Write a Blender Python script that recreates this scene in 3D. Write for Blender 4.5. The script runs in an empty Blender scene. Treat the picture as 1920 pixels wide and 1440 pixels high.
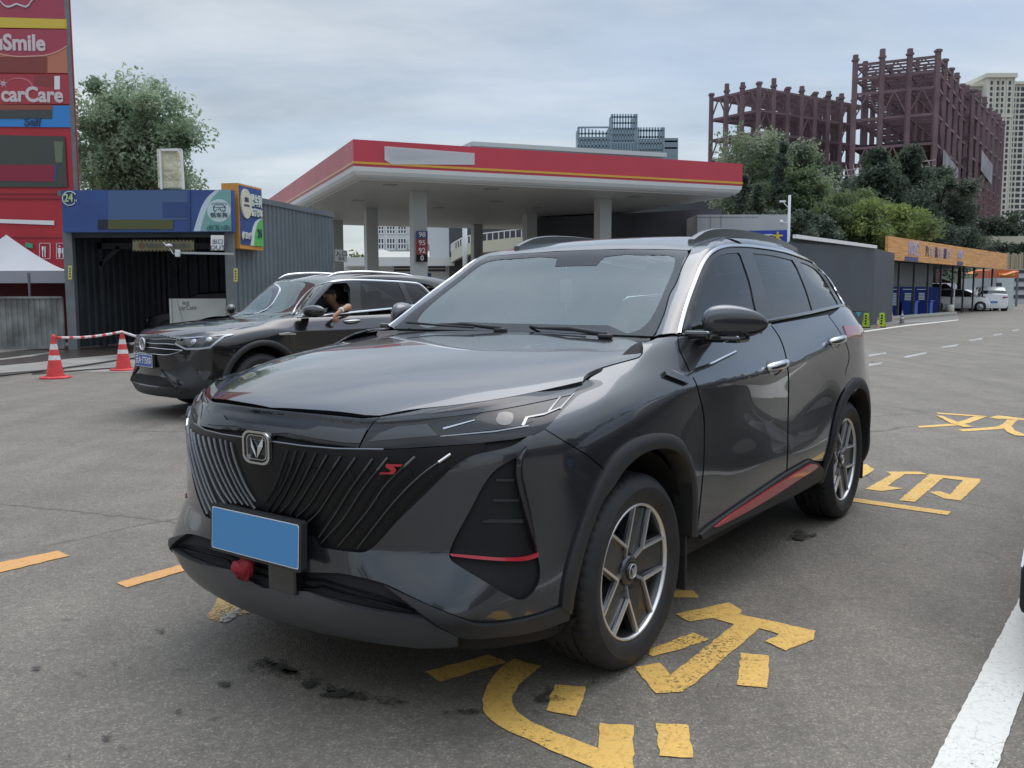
import bpy, bmesh, math, random
import numpy as np
from mathutils import Vector, Matrix
from mathutils.bvhtree import BVHTree
from mathutils.geometry import delaunay_2d_cdt, intersect_point_tri
R = math.radians
SC = bpy.context.scene
COL = SC.collection
# ------------------------------------------------------------------ camera
CAM_H, CAM_F, PITCH, ROLL = 1.3815, 1682.23, 0.1021, -0.0024
cd = bpy.data.cameras.new('camera'); cam = bpy.data.objects.new('camera', cd); COL.objects.link(cam)
cam.matrix_world = Matrix.Translation((0, 0, CAM_H)) @ Matrix.Rotation(math.pi/2-PITCH, 4, 'X') @ Matrix.Rotation(ROLL, 4, 'Z')
cd.sensor_width = 36; cd.lens = CAM_F/1920*36; cd.clip_start = .05; cd.clip_end = 3000
SC.camera = cam
# ------------------------------------------------------------------ light
SUN_EL, SUN_AZ = 68, 35          # degrees; azimuth clockwise from +Y (ahead of the camera)
world = bpy.data.worlds.new('World'); SC.world = world; world.use_nodes = True
def build_world():
    nt = world.node_tree; N = nt.nodes; Lk = nt.links; N.clear()
    out = N.new('ShaderNodeOutputWorld'); bg = N.new('ShaderNodeBackground'); bg.inputs[1].default_value = SKY_STRENGTH
    sky = N.new('ShaderNodeTexSky'); sky.sky_type = 'NISHITA'; sky.sun_disc = False
    sky.sun_elevation = R(SUN_EL); sky.sun_rotation = R(SUN_AZ); sky.air_density = 1.0; sky.dust_density = 1.2
    tc = N.new('ShaderNodeTexCoord')
    sep = N.new('ShaderNodeSeparateXYZ'); Lk.new(tc.outputs['Generated'], sep.inputs[0])
    # project the direction on a cloud layer
    mz = N.new('ShaderNodeMath'); mz.operation = 'MAXIMUM'; Lk.new(sep.outputs[2], mz.inputs[0]); mz.inputs[1].default_value = 0.0
    ad = N.new('ShaderNodeMath'); ad.operation = 'ADD'; Lk.new(mz.outputs[0], ad.inputs[0]); ad.inputs[1].default_value = .16
    comb = N.new('ShaderNodeCombineXYZ')
    for i in (0, 1):
        dv = N.new('ShaderNodeMath'); dv.operation = 'DIVIDE'; Lk.new(sep.outputs[i], dv.inputs[0]); Lk.new(ad.outputs[0], dv.inputs[1]); Lk.new(dv.outputs[0], comb.inputs[i])
    mp = N.new('ShaderNodeMapping'); mp.inputs['Scale'].default_value = (.75, 1.35, 1); mp.inputs['Location'].default_value = (1.3, .35, 0); mp.inputs['Rotation'].default_value = (0, 0, .25)
    Lk.new(comb.outputs[0], mp.inputs[0])
    n1 = N.new('ShaderNodeTexNoise'); n1.inputs['Scale'].default_value = .55; n1.inputs['Detail'].default_value = 9; n1.inputs['Roughness'].default_value = .52; n1.inputs['Distortion'].default_value = .35
    Lk.new(mp.outputs[0], n1.inputs[0])
    r1 = N.new('ShaderNodeValToRGB'); r1.color_ramp.elements[0].position = .36; r1.color_ramp.elements[1].position = .60
    r1.color_ramp.elements[0].color = (.30, .30, .30, 1); r1.color_ramp.elements[1].color = (1, 1, 1, 1)
    Lk.new(n1.outputs[0], r1.inputs[0])
    n2 = N.new('ShaderNodeTexNoise'); n2.inputs['Scale'].default_value = 1.5; n2.inputs['Detail'].default_value = 7; n2.inputs['Roughness'].default_value = .55; n2.inputs['Distortion'].default_value = .2
    Lk.new(mp.outputs[0], n2.inputs[0])
    r2 = N.new('ShaderNodeValToRGB'); e = r2.color_ramp.elements; e[0].position = .3; e[1].position = .7
    e[0].color = (*CLOUD_DARK, 1); e[1].color = (*CLOUD_LIGHT, 1)
    Lk.new(n2.outputs[0], r2.inputs[0])
    mix = N.new('ShaderNodeMixRGB'); Lk.new(r1.outputs[0], mix.inputs[0]); Lk.new(sky.outputs[0], mix.inputs[1]); Lk.new(r2.outputs[0], mix.inputs[2])
    # an overcast sky is brighter overhead than near the horizon
    mr = N.new('ShaderNodeMapRange'); mr.inputs['From Min'].default_value = .30; mr.inputs['From Max'].default_value = .95; mr.inputs['To Min'].default_value = 1.0; mr.inputs['To Max'].default_value = ZENITH
    mr.interpolation_type = 'SMOOTHSTEP'
    Lk.new(sep.outputs[2], mr.inputs[0]); sc_ = N.new('ShaderNodeVectorMath'); sc_.operation = 'SCALE'; Lk.new(mix.outputs[0], sc_.inputs[0]); Lk.new(mr.outputs[0], sc_.inputs['Scale'])
    Lk.new(sc_.outputs[0], bg.inputs[0]); Lk.new(bg.outputs[0], out.inputs[0])
SKY_STRENGTH = .105; ZENITH = 2.9
CLOUD_DARK, CLOUD_LIGHT = (3.9, 4.5, 5.1), (6.9, 7.25, 7.5)
build_world()
sd = bpy.data.lights.new('sun', 'SUN'); sd.energy = .85; sd.angle = R(50); sd.color = (1, .98, .95)
sun = bpy.data.objects.new('sun', sd); COL.objects.link(sun)
sun.rotation_euler = Vector((-math.sin(R(SUN_AZ))*math.cos(R(SUN_EL)), -math.cos(R(SUN_AZ))*math.cos(R(SUN_EL)), -math.sin(R(SUN_EL)))).to_track_quat('-Z', 'Y').to_euler()
SC.view_settings.view_transform = 'Standard'; SC.view_settings.look = 'None'; SC.view_settings.exposure = 0.2
SC.view_settings.gamma = 1
# ------------------------------------------------------------------ materials
MATS = {}
def mat(name, color=(.5,.5,.5), rough=.5, metal=0., coat=0., coatr=.03, ior=1.5, noise=None, bump=None, emit=None, spec=None, alpha=None):
    """noise=(scale, amount, detail[, coord]) varies the base colour; bump=(scale, strength, distance)"""
    if name in MATS: return MATS[name]
    m = bpy.data.materials.new(name); m.use_nodes = True; nt = m.node_tree; b = nt.nodes['Principled BSDF']
    b.inputs['Base Color'].default_value = (*color, 1); b.inputs['Roughness'].default_value = rough; b.inputs['Metallic'].default_value = metal
    b.inputs['Coat Weight'].default_value = coat; b.inputs['Coat Roughness'].default_value = coatr; b.inputs['IOR'].default_value = ior
    if spec is not None: b.inputs['Specular IOR Level'].default_value = spec
    tc = nt.nodes.new('ShaderNodeTexCoord')
    if noise:
        n = nt.nodes.new('ShaderNodeTexNoise'); n.inputs['Scale'].default_value = noise[0]; n.inputs['Detail'].default_value = noise[2] if len(noise) > 2 else 4
        nt.links.new(tc.outputs['Object'], n.inputs[0])
        rp = nt.nodes.new('ShaderNodeValToRGB'); a = noise[1]
        rp.color_ramp.elements[0].position = .3; rp.color_ramp.elements[1].position = .7
        rp.color_ramp.elements[0].color = tuple(c*(1-a) for c in color)+(1,); rp.color_ramp.elements[1].color = tuple(min(1, c*(1+a)) for c in color)+(1,)
        nt.links.new(n.outputs[0], rp.inputs[0]); nt.links.new(rp.outputs[0], b.inputs['Base Color'])
    if bump:
        n = nt.nodes.new('ShaderNodeTexNoise'); n.inputs['Scale'].default_value = bump[0]; n.inputs['Detail'].default_value = 3
        nt.links.new(tc.outputs['Object'], n.inputs[0])
        bp = nt.nodes.new('ShaderNodeBump'); bp.inputs['Strength'].default_value = bump[1]; bp.inputs['Distance'].default_value = bump[2]
        nt.links.new(n.outputs[0], bp.inputs['Height']); nt.links.new(bp.outputs[0], b.inputs['Normal'])
    if emit:
        b.inputs['Emission Color'].default_value = (*emit[0], 1); b.inputs['Emission Strength'].default_value = emit[1]
    MATS[name] = m
    return m
def glass_mat(name, tint, refl_ior=1.5, rough=0.0, dark=0.0, absorb=None):
    """thin window: fresnel mirror over a tinted see-through pane"""
    if name in MATS: return MATS[name]
    m = bpy.data.materials.new(name); m.use_nodes = True; nt = m.node_tree; nt.nodes.clear()
    out = nt.nodes.new('ShaderNodeOutputMaterial'); mx = nt.nodes.new('ShaderNodeMixShader'); fr = nt.nodes.new('ShaderNodeFresnel'); fr.inputs[0].default_value = refl_ior
    tr = nt.nodes.new('ShaderNodeBsdfTransparent'); tr.inputs[0].default_value = (*tint, 1)
    gl = nt.nodes.new('ShaderNodeBsdfGlossy'); gl.inputs['Roughness'].default_value = rough; gl.inputs[0].default_value = (1, 1, 1, 1)
    nt.links.new(fr.outputs[0], mx.inputs[0])
    if absorb:
        df = nt.nodes.new('ShaderNodeBsdfDiffuse'); df.inputs[0].default_value = (*absorb[:3], 1)
        m2 = nt.nodes.new('ShaderNodeMixShader'); m2.inputs[0].default_value = absorb[3]
        nt.links.new(tr.outputs[0], m2.inputs[1]); nt.links.new(df.outputs[0], m2.inputs[2]); nt.links.new(m2.outputs[0], mx.inputs[1])
    else: nt.links.new(tr.outputs[0], mx.inputs[1])
    nt.links.new(gl.outputs[0], mx.inputs[2]); nt.links.new(mx.outputs[0], out.inputs[0])
    MATS[name] = m
    return m
# ------------------------------------------------------------------ object helpers
def link(o, parent=None):
    COL.objects.link(o)
    if parent is not None: o.parent = parent
    return o
def tag(o, label=None, cat=None, group=None, kind=None):
    if label: o['label'] = label
    if cat: o['category'] = cat
    if group: o['group'] = group
    if kind: o['kind'] = kind
    return o
def empty(name, loc=(0,0,0), rz=0, label=None, cat=None, group=None):
    o = bpy.data.objects.new(name, None); o.empty_display_size = .2; link(o); o.location = loc; o.rotation_euler = (0, 0, rz)
    return tag(o, label, cat, group)
def mesh_obj(name, verts, faces, m, parent=None, smooth=False, mi=None):
    me = bpy.data.meshes.new(name); me.from_pydata([tuple(v) for v in verts], [], [tuple(f) for f in faces]); me.update()
    for x in (m if isinstance(m, (list, tuple)) else [m]): me.materials.append(x)
    if mi is not None: me.polygons.foreach_set('material_index', mi)
    if smooth: me.polygons.foreach_set('use_smooth', [True]*len(me.polygons))
    return link(bpy.data.objects.new(name, me), parent)
class MB:
    """collects shapes into one mesh; each add takes an optional material slot"""
    def __init__(s): s.v = []; s.f = []; s.m = []; s.sm = []
    def add(s, vs, fs, mi=0, sm=False):
        o = len(s.v); s.v += [tuple(v) for v in vs]; s.f += [tuple(i+o for i in f) for f in fs]; s.m += [mi]*len(fs); s.sm += [sm]*len(fs); return s
    def box(s, c, d, rz=0, mi=0, rx=0, bev=0):
        x, y, z = [k/2 for k in d]; M = Matrix.Translation(c) @ Matrix.Rotation(rz, 4, 'Z') @ Matrix.Rotation(rx, 4, 'X')
        if bev <= 0:
            vs = [M @ Vector((a*x, b*y, e*z)) for a in (-1,1) for b in (-1,1) for e in (-1,1)]
            return s.add(vs, [(0,1,3,2),(4,6,7,5),(0,4,5,1),(2,3,7,6),(0,2,6,4),(1,5,7,3)], mi)
        bm = bmesh.new(); bmesh.ops.create_cube(bm, size=1)
        for v in bm.verts: v.co = Vector((v.co.x*d[0], v.co.y*d[1], v.co.z*d[2]))
        bmesh.ops.bevel(bm, geom=bm.edges[:], offset=bev, segments=2, affect='EDGES', profile=.5)
        bm.verts.index_update(); s.add([M @ v.co for v in bm.verts], [[v.index for v in f.verts] for f in bm.faces], mi); bm.free(); return s
    def b2(s, a, b, mi=0, bev=0):
        return s.box([(a[i]+b[i])/2 for i in range(3)], [abs(b[i]-a[i]) for i in range(3)], mi=mi, bev=bev)
    def bar(s, p, q, w, h=None, mi=0):
        p, q = Vector(p), Vector(q); h = h or w; d = (q-p); L = d.length
        if L < 1e-6: return s
        d.normalize(); up = Vector((0,0,1)) if abs(d.z) < .95 else Vector((0,1,0)); a = d.cross(up).normalized()*w/2; b = d.cross(a).normalized()*h/2
        vs = [p-a-b, p+a-b, p+a+b, p-a+b, q-a-b, q+a-b, q+a+b, q-a+b]
        return s.add(vs, [(0,1,2,3),(7,6,5,4),(0,4,5,1),(1,5,6,2),(2,6,7,3),(3,7,4,0)], mi)
    def tube(s, pts, r, n=10, mi=0, cap=True):
        pts = [Vector(p) for p in pts]; rs = r if isinstance(r, (list, tuple)) else [r]*len(pts); vs = []; fs = []
        t0 = (pts[1]-pts[0]).normalized(); up = Vector((0,0,1)) if abs(t0.z) < .9 else Vector((0,1,0)); a = t0.cross(up).normalized()
        for i, p in enumerate(pts):
            t = ((pts[min(i+1, len(pts)-1)]-pts[max(i-1, 0)])).normalized(); a = (a-t*a.dot(t)).normalized(); b = t.cross(a)
            for k in range(n):
                w = 2*math.pi*k/n; vs.append(p+(a*math.cos(w)+b*math.sin(w))*rs[i])
        for i in range(len(pts)-1):
            for k in range(n): fs.append((i*n+k, i*n+(k+1) % n, (i+1)*n+(k+1) % n, (i+1)*n+k))
        if cap: fs += [tuple(range(n))[::-1], tuple((len(pts)-1)*n+k for k in range(n))]
        return s.add(vs, fs, mi, True)
    def lathe(s, prof, n=32, c=(0,0,0), axis='Z', mi=0, closed=False, a0=0, a1=2*math.pi):
        vs = []; fs = []; full = abs(a1-a0-2*math.pi) < 1e-6; nn = n if full else n+1
        for (r, h) in prof:
            for k in range(nn):
                w = a0+(a1-a0)*k/n; x, y = r*math.cos(w), r*math.sin(w)
                v = {'Z': (x, y, h), 'X': (h, x, y), 'Y': (x, h, y)}[axis]; vs.append((v[0]+c[0], v[1]+c[1], v[2]+c[2]))
        m = len(prof)
        for i in range(m-1 if not closed else m):
            j = (i+1) % m
            for k in range(n): k2 = (k+1) % nn; fs.append((i*nn+k, i*nn+k2, j*nn+k2, j*nn+k))
        return s.add(vs, fs, mi, True)
    def prism(s, poly, z0, z1, mi=0, M=None):
        n = len(poly); vs = [Vector((x, y, z0)) for x, y in poly]+[Vector((x, y, z1)) for x, y in poly]
        if M is not None: vs = [M @ v for v in vs]
        return s.add(vs, [tuple(range(n))[::-1], tuple(range(n, 2*n))]+[(i, (i+1) % n, n+(i+1) % n, n+i) for i in range(n)], mi)
    def build(s, name, m, parent=None, smooth=None, bevel=0):
        o = mesh_obj(name, s.v, s.f, m, parent, mi=s.m); o.data.polygons.foreach_set('use_smooth', s.sm if smooth is None else [smooth]*len(s.f))
        bm = bmesh.new(); bm.from_mesh(o.data); bmesh.ops.recalc_face_normals(bm, faces=bm.faces[:]); bm.to_mesh(o.data); bm.free()
        if bevel: md = o.modifiers.new('bevel', 'BEVEL'); md.width = bevel; md.segments = 2; md.limit_method = 'ANGLE'
        return o
def edge_split(o, ang=35):
    """smooth faces but keep creases sharper than ang"""
    me = o.data; bm = bmesh.new(); bm.from_mesh(me)
    bmesh.ops.remove_doubles(bm, verts=bm.verts[:], dist=1e-5)
    for f in bm.faces: f.smooth = True
    for e in bm.edges:
        e.smooth = not (len(e.link_faces) == 2 and e.calc_face_angle(0) > R(ang))
    bm.to_mesh(me); bm.free(); return o
def copy_tree(o, parent=None):
    c = o.copy(); COL.objects.link(c)
    if parent is not None: c.parent = parent; c.matrix_parent_inverse = o.matrix_parent_inverse
    for ch in [k for k in bpy.data.objects if k.parent == o]: copy_tree(ch, c)
    return c
def text_mesh(s, size, ext=.002, align='CENTER', bold=0., shear=0):
    c = bpy.data.curves.new('t', 'FONT'); c.body = s; c.size = size; c.extrude = ext; c.align_x = align; c.align_y = 'CENTER'; c.offset = bold; c.shear = shear; c.resolution_u = 3
    o = bpy.data.objects.new('t', c); COL.objects.link(o); dg = bpy.context.evaluated_depsgraph_get(); me = bpy.data.meshes.new_from_object(o.evaluated_get(dg)); bpy.data.objects.remove(o); bpy.data.curves.remove(c); return me
def text(name, s, size, M, m, parent=None, ext=.002, align='CENTER', bold=0., sx=1, shear=0):
    """M places the text: local x right, y up, z towards the reader"""
    me = text_mesh(s, size, ext, align, bold, shear); me.name = name; me.transform(M @ Matrix.Diagonal((sx, 1, 1, 1))); me.materials.clear(); me.materials.append(m)
    return link(bpy.data.objects.new(name, me), parent)
def frame(o, xr, up):
    """matrix with local x = xr, y = up, z = xr x up at origin o"""
    x = Vector(xr).normalized(); y = Vector(up).normalized(); z = x.cross(y).normalized(); y = z.cross(x)
    M = Matrix((x, y, z)).transposed().to_4x4(); M.translation = Vector(o); return M
# ------------------------------------------------------------------ pixel <-> world
def pray(px, py):
    a, b = px-960, py-720; X = a*math.cos(ROLL)+b*math.sin(ROLL); Y = -a*math.sin(ROLL)+b*math.cos(ROLL)
    x = X/CAM_F; u = -Y/CAM_F
    return Vector((x, math.cos(PITCH)+u*math.sin(PITCH), -math.sin(PITCH)+u*math.cos(PITCH)))
def at(px, py, Y=None, Z=None, X=None):
    d = pray(px, py)
    t = Y/d.y if Y is not None else ((Z-CAM_H)/d.z if Z is not None else X/d.x)
    return Vector((d.x*t, d.y*t, CAM_H+d.z*t))
def onplane(px, py, o, n):
    d = pray(px, py); n = Vector(n); t = (Vector(o)-Vector((0,0,CAM_H))).dot(n)/d.dot(n); return Vector((0,0,CAM_H))+d*t
# ------------------------------------------------------------------ smooth car surfaces
def nat_spline(t, Y, tq):
    """natural cubic spline through Y (n,...) at t (n,), evaluated at tq"""
    n = len(t); h = np.diff(t); A = np.zeros((n, n)); B = np.zeros((n,)+Y.shape[1:]); A[0,0] = A[-1,-1] = 1
    for i in range(1, n-1):
        A[i,i-1] = h[i-1]; A[i,i] = 2*(h[i-1]+h[i]); A[i,i+1] = h[i]; B[i] = 6*((Y[i+1]-Y[i])/h[i]-(Y[i]-Y[i-1])/h[i-1])
    M = np.linalg.solve(A, B.reshape(n, -1)).reshape(B.shape)
    k = np.clip(np.searchsorted(t, tq, side='right')-1, 0, n-2); a = (tq-t[k]); b = (t[k+1]-tq); hk = h[k]
    sh = (-1,)+(1,)*(Y.ndim-1); a = a.reshape(sh); b = b.reshape(sh); hk = hk.reshape(sh)
    return (M[k]*b**3+M[k+1]*a**3)/(6*hk)+(Y[k]/hk-M[k]*hk/6)*b+(Y[k+1]/hk-M[k+1]*hk/6)*a
def chord(P):
    d = np.linalg.norm(np.diff(P, axis=0), axis=-1)
    if d.ndim > 1: d = d.mean(axis=1)
    d = np.maximum(d, .01)**.7
    return np.concatenate([[0], np.cumsum(d)])
class Surf:
    def __init__(s, P, ni=8, nj=8, flip=False):
        """P (stations, rows, 3)"""
        P = np.array(P, float)
        for ax, nn in ((0, ni), (1, nj)):
            Q = np.moveaxis(P, ax, 0); t = chord(Q)
            tq = np.concatenate([np.linspace(t[i], t[i+1], nn, endpoint=False) for i in range(len(t)-1)]+[[t[-1]]])
            P = np.moveaxis(nat_spline(t, Q, tq), 0, ax)
        s.P = P; n, m = P.shape[:2]; s.n, s.m = n, m
        s.v = P.reshape(-1, 3)
        du = np.gradient(P, axis=0); dv = np.gradient(P, axis=1); N = np.cross(du, dv); N /= np.maximum(np.linalg.norm(N, axis=2, keepdims=True), 1e-9)
        if flip: N = -N
        s.N = N.reshape(-1, 3)
        s.quads = [(i*m+j, (i+1)*m+j, (i+1)*m+j+1, i*m+j+1) for i in range(n-1) for j in range(m-1)]
        if flip: s.quads = [q[::-1] for q in s.quads]
        s.tris = []
        for q in s.quads: s.tris += [(q[0], q[1], q[2]), (q[0], q[2], q[3])]
        s.vv = [Vector(v) for v in s.v]
        s.bvh = BVHTree.FromPolygons(s.vv, s.tris)
    def nrm(s, p, idx):
        a, b, c = s.tris[idx]; A, B, C_ = s.vv[a], s.vv[b], s.vv[c]
        v0, v1, v2 = B-A, C_-A, p-A; d00, d01, d11, d20, d21 = v0.dot(v0), v0.dot(v1), v1.dot(v1), v2.dot(v0), v2.dot(v1)
        den = d00*d11-d01*d01
        if abs(den) < 1e-14: return Vector(s.N[a])
        v = (d11*d20-d01*d21)/den; w = (d00*d21-d01*d20)/den; u = 1-v-w
        return Vector(s.N[a]*u+s.N[b]*v+s.N[c]*w).normalized()
    def cast(s, o, d):
        loc, n, i, dist = s.bvh.ray_cast(o, d)
        if loc is None: return None
        return loc, s.nrm(loc, i)
    def near(s, p):
        loc, n, i, dist = s.bvh.find_nearest(p); return loc, s.nrm(loc, i)
def pip(x, y, poly):
    c = False; n = len(poly); j = n-1
    for i in range(n):
        xi, yi = poly[i]; xj, yj = poly[j]
        if (yi > y) != (yj > y) and x < (xj-xi)*(y-yi)/(yj-yi)+xi: c = not c
        j = i
    return c
def crv(pts, n=6):
    """smooth open curve through points (any dimension)"""
    P = np.array(pts, float)
    if len(P) < 3: return [tuple(p) for p in P]
    d = np.linalg.norm(np.diff(P, axis=0), axis=1)**.5; t = np.concatenate([[0], np.cumsum(d)])
    tq = np.concatenate([np.linspace(t[i], t[i+1], n, endpoint=False) for i in range(len(t)-1)]+[[t[-1]]])
    # centripetal catmull-rom
    out = []; E_ = np.vstack([2*P[0]-P[1], P, 2*P[-1]-P[-2]]); te = np.concatenate([[t[0]-(t[1]-t[0])], t, [t[-1]+(t[-1]-t[-2])]])
    for q in tq:
        k = min(max(np.searchsorted(t, q, side='right')-1, 0), len(t)-2)+1
        t0, t1, t2, t3 = te[k-1:k+3]; p0, p1, p2, p3 = E_[k-1:k+3]
        a1 = (t1-q)/(t1-t0)*p0+(q-t0)/(t1-t0)*p1; a2 = (t2-q)/(t2-t1)*p1+(q-t1)/(t2-t1)*p2; a3 = (t3-q)/(t3-t2)*p2+(q-t2)/(t3-t2)*p3
        b1 = (t2-q)/(t2-t0)*a1+(q-t0)/(t2-t0)*a2; b2 = (t3-q)/(t3-t1)*a2+(q-t1)/(t3-t1)*a3
        out.append(tuple((t2-q)/(t2-t1)*b1+(q-t1)/(t2-t1)*b2))
    return out
class Body:
    """car frame: X to the car's left, Y rearward from the front axle, Z up"""
    def __init__(s, root, tx, ty, th):
        s.root = root; s.tx, s.ty, s.c, s.s = tx, ty, math.cos(th), math.sin(th); s.o = s.tocar(Vector((0,0,CAM_H)))
    def tocar(s, P, vec=False):
        P = Vector(P)
        if not vec: P = P-Vector((s.tx, s.ty, 0))
        return Vector((s.c*P.x+s.s*P.y, -s.s*P.x+s.c*P.y, P.z))
    def ray(s, px, py): return s.o, s.tocar(pray(px, py), True).normalized()
    def lift(s, px, py, ax, v):
        o, d = s.ray(px, py); k = 'XYZ'.index(ax); return o+d*((v-o[k])/d[k])
    def proj(s, p):
        p = Vector(p); w = Vector((s.c*p.x-s.s*p.y+s.tx, s.s*p.x+s.c*p.y+s.ty, p.z-CAM_H))
        d = w.y*math.cos(PITCH)-w.z*math.sin(PITCH); u = w.y*math.sin(PITCH)+w.z*math.cos(PITCH); X = CAM_F*w.x/d; Y = -CAM_F*u/d
        return (960+X*math.cos(ROLL)-Y*math.sin(ROLL), 720+X*math.sin(ROLL)+Y*math.cos(ROLL))
    def hit(s, surf, p):
        """3D point+normal on the surface for a pixel (2) or a car point (3)"""
        if len(p) == 3: return surf.near(Vector(p))
        o, d = s.ray(*p); h = surf.cast(o, d)
        if h: return h
        best = None
        for t in np.linspace(1.5, 9, 200):
            q = o+d*t; l = surf.near(q); e = (l[0]-q).length
            if best is None or e < best[0]: best = (e, l)
        return best[1]
    def panel(s, name, surf, outline, mt, dom='img', off=0., holes=(), res=.022, sym='both', thick=.008, parent=None, lines=()):
        S_ = {'img': 1/420.}.get(dom, 1.)
        def todom(p):
            """outline point -> domain coords"""
            if dom == 'img': q = p if len(p) == 2 else s.proj(p); return (q[0]*S_, -q[1]*S_)
            if len(p) == 2 or dom in ('img',): p = s.hit(surf, p)[0]
            return {'xz': (p[0], p[2]), 'xy': (p[0], p[1]), 'yz': (p[1], p[2])}[dom]
        def densify(ol):
            out = []; n = len(ol)
            for i in range(n):
                a, b = ol[i], ol[(i+1) % n]
                if len(a) != len(b): out.append(todom(a)); continue
                L = math.dist(a, b)/(420. if len(a) == 2 else 1.); k = max(1, int(L/res+.5))
                for j in range(k):
                    q = tuple(a[c]+(b[c]-a[c])*j/k for c in range(len(a))); out.append(todom(q))
            r2 = [out[0]]
            for q in out[1:]:
                if math.dist(q, r2[-1]) > res*.15: r2.append(q)
            if math.dist(r2[0], r2[-1]) < res*.15: r2.pop()
            return r2
        OL = densify(list(outline)); HL = [densify(list(h)) for h in holes]
        xs = [p[0] for p in OL]; ys = [p[1] for p in OL]
        bd = [np.array(OL)]+[np.array(h) for h in HL]; B = np.vstack(bd)
        V = [Vector(p) for p in OL]; Ed = [(i, (i+1) % len(OL)) for i in range(len(OL))]
        for h in HL:
            o0 = len(V); V += [Vector(p) for p in h]; Ed += [(o0+i, o0+(i+1) % len(h)) for i in range(len(h))]
        LP = []
        for ln in lines:
            for p in ln:
                q = todom(tuple(p)) 
                if pip(q[0], q[1], OL) and not any(pip(q[0], q[1], h) for h in HL) and np.min((B[:,0]-q[0])**2+(B[:,1]-q[1])**2) > (res*.3)**2:
                    LP.append(q); V.append(Vector(q))
        LPA = np.array(LP) if LP else None
        x = min(xs)+res*.5; row = 0
        while x < max(xs):
            y = min(ys)+res*(.5 if row % 2 else 0.0)
            while y < max(ys):
                if pip(x, y, OL) and not any(pip(x, y, h) for h in HL) and np.min((B[:,0]-x)**2+(B[:,1]-y)**2) > (res*.5)**2 and (LPA is None or np.min((LPA[:,0]-x)**2+(LPA[:,1]-y)**2) > (res*.45)**2): V.append(Vector((x, y)))
                y += res
            x += res*.9; row += 1
        r = delaunay_2d_cdt(V, Ed, [], 1, 1e-7)
        v2, f2 = r[0], r[2]
        faces = []
        for f in f2:
            cx = sum(v2[i].x for i in f)/3; cy = sum(v2[i].y for i in f)/3
            if not pip(cx, cy, OL) or any(pip(cx, cy, h) for h in HL): continue
            faces.append(tuple(f))
        P3 = []; N3 = []
        for v in v2:
            if dom == 'img': h = s.hit(surf, (v.x/S_, -v.y/S_))
            else:
                o, d = {'xz': (Vector((v.x, -6, v.y)), Vector((0,1,0))), 'xy': (Vector((v.x, v.y, 6)), Vector((0,0,-1))), 'yz': (Vector((6, v.x, v.y)), Vector((-1,0,0)))}[dom]
                h = surf.cast(o, d)
                if h is None:
                    g = {'xz': Vector((v.x, -.8, v.y)), 'xy': Vector((v.x, v.y, 1.1)), 'yz': Vector((.9, v.x, v.y))}[dom]; h = surf.near(g)
            P3.append(h[0]+h[1]*off); N3.append(h[1])
        # orientation
        F = []
        for f in faces:
            a, b, c = (P3[i] for i in f); n = (b-a).cross(c-a)
            if n.dot(N3[f[0]]+N3[f[1]]+N3[f[2]]) < 0: f = (f[0], f[2], f[1])
            F.append(f)
        used = sorted({i for f in F for i in f}); mp = {k: i for i, k in enumerate(used)}
        P3 = [P3[i] for i in used]; N3 = [N3[i] for i in used]; F = [tuple(mp[i] for i in f) for f in F]
        def make(P3, N3, F, nm):
            cnt = {}
            for f in F:
                for k in range(3):
                    a, b = f[k], f[(k+1) % 3]; cnt[(a, b)] = 1
            be = [(a, b) for (a, b) in cnt if (b, a) not in cnt]
            P = [tuple(p) for p in P3]; N = [tuple(n) for n in N3]; FF = [tuple(f) for f in F]; ns = []
            ln = [[tuple(N3[i]) for i in f] for f in FF]
            if thick:
                idx = {}
                for a, b in be:
                    for q in (a, b):
                        if q not in idx: idx[q] = (len(P), len(P)+1); P.append(tuple(P3[q])); P.append(tuple(P3[q]-N3[q]*thick))
                for a, b in be:
                    ai, bi = idx[a], idx[b]; FF.append((ai[0], ai[1], bi[1], bi[0]))
                    n = (P3[b]-P3[a]).cross(N3[a]); n = n.normalized() if n.length > 1e-9 else N3[a]; ln.append([tuple(n)]*4)
            me = bpy.data.meshes.new(nm); me.from_pydata(P, [], FF); me.update(); me.materials.append(mt)
            me.polygons.foreach_set('use_smooth', [True]*len(FF))
            me.normals_split_custom_set([n for l in ln for n in l])
            return link(bpy.data.objects.new(nm, me), parent or s.root)
        def mir(P): return [Vector((-p.x, p.y, p.z)) for p in P]
        if sym == 'merge':
            n = len(P3); P = list(P3); N = list(N3); mm = {}
            for i in range(n):
                if abs(P[i].x) < res*.3: P[i] = Vector((0, P[i].y, P[i].z)); N[i] = Vector((0, N[i].y, N[i].z)).normalized(); mm[i] = i
                else: mm[i] = len(P); P.append(Vector((-P[i].x, P[i].y, P[i].z))); N.append(Vector((-N[i].x, N[i].y, N[i].z)))
            F2 = F+[(mm[c], mm[b], mm[a]) for a, b, c in F]
            return make(P, N, F2, name)
        o = make(P3, N3, F, name)
        if sym == 'both':
            o2 = make(mir(P3), mir(N3), [f[::-1] for f in F], name); return o, o2
        return o
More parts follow.
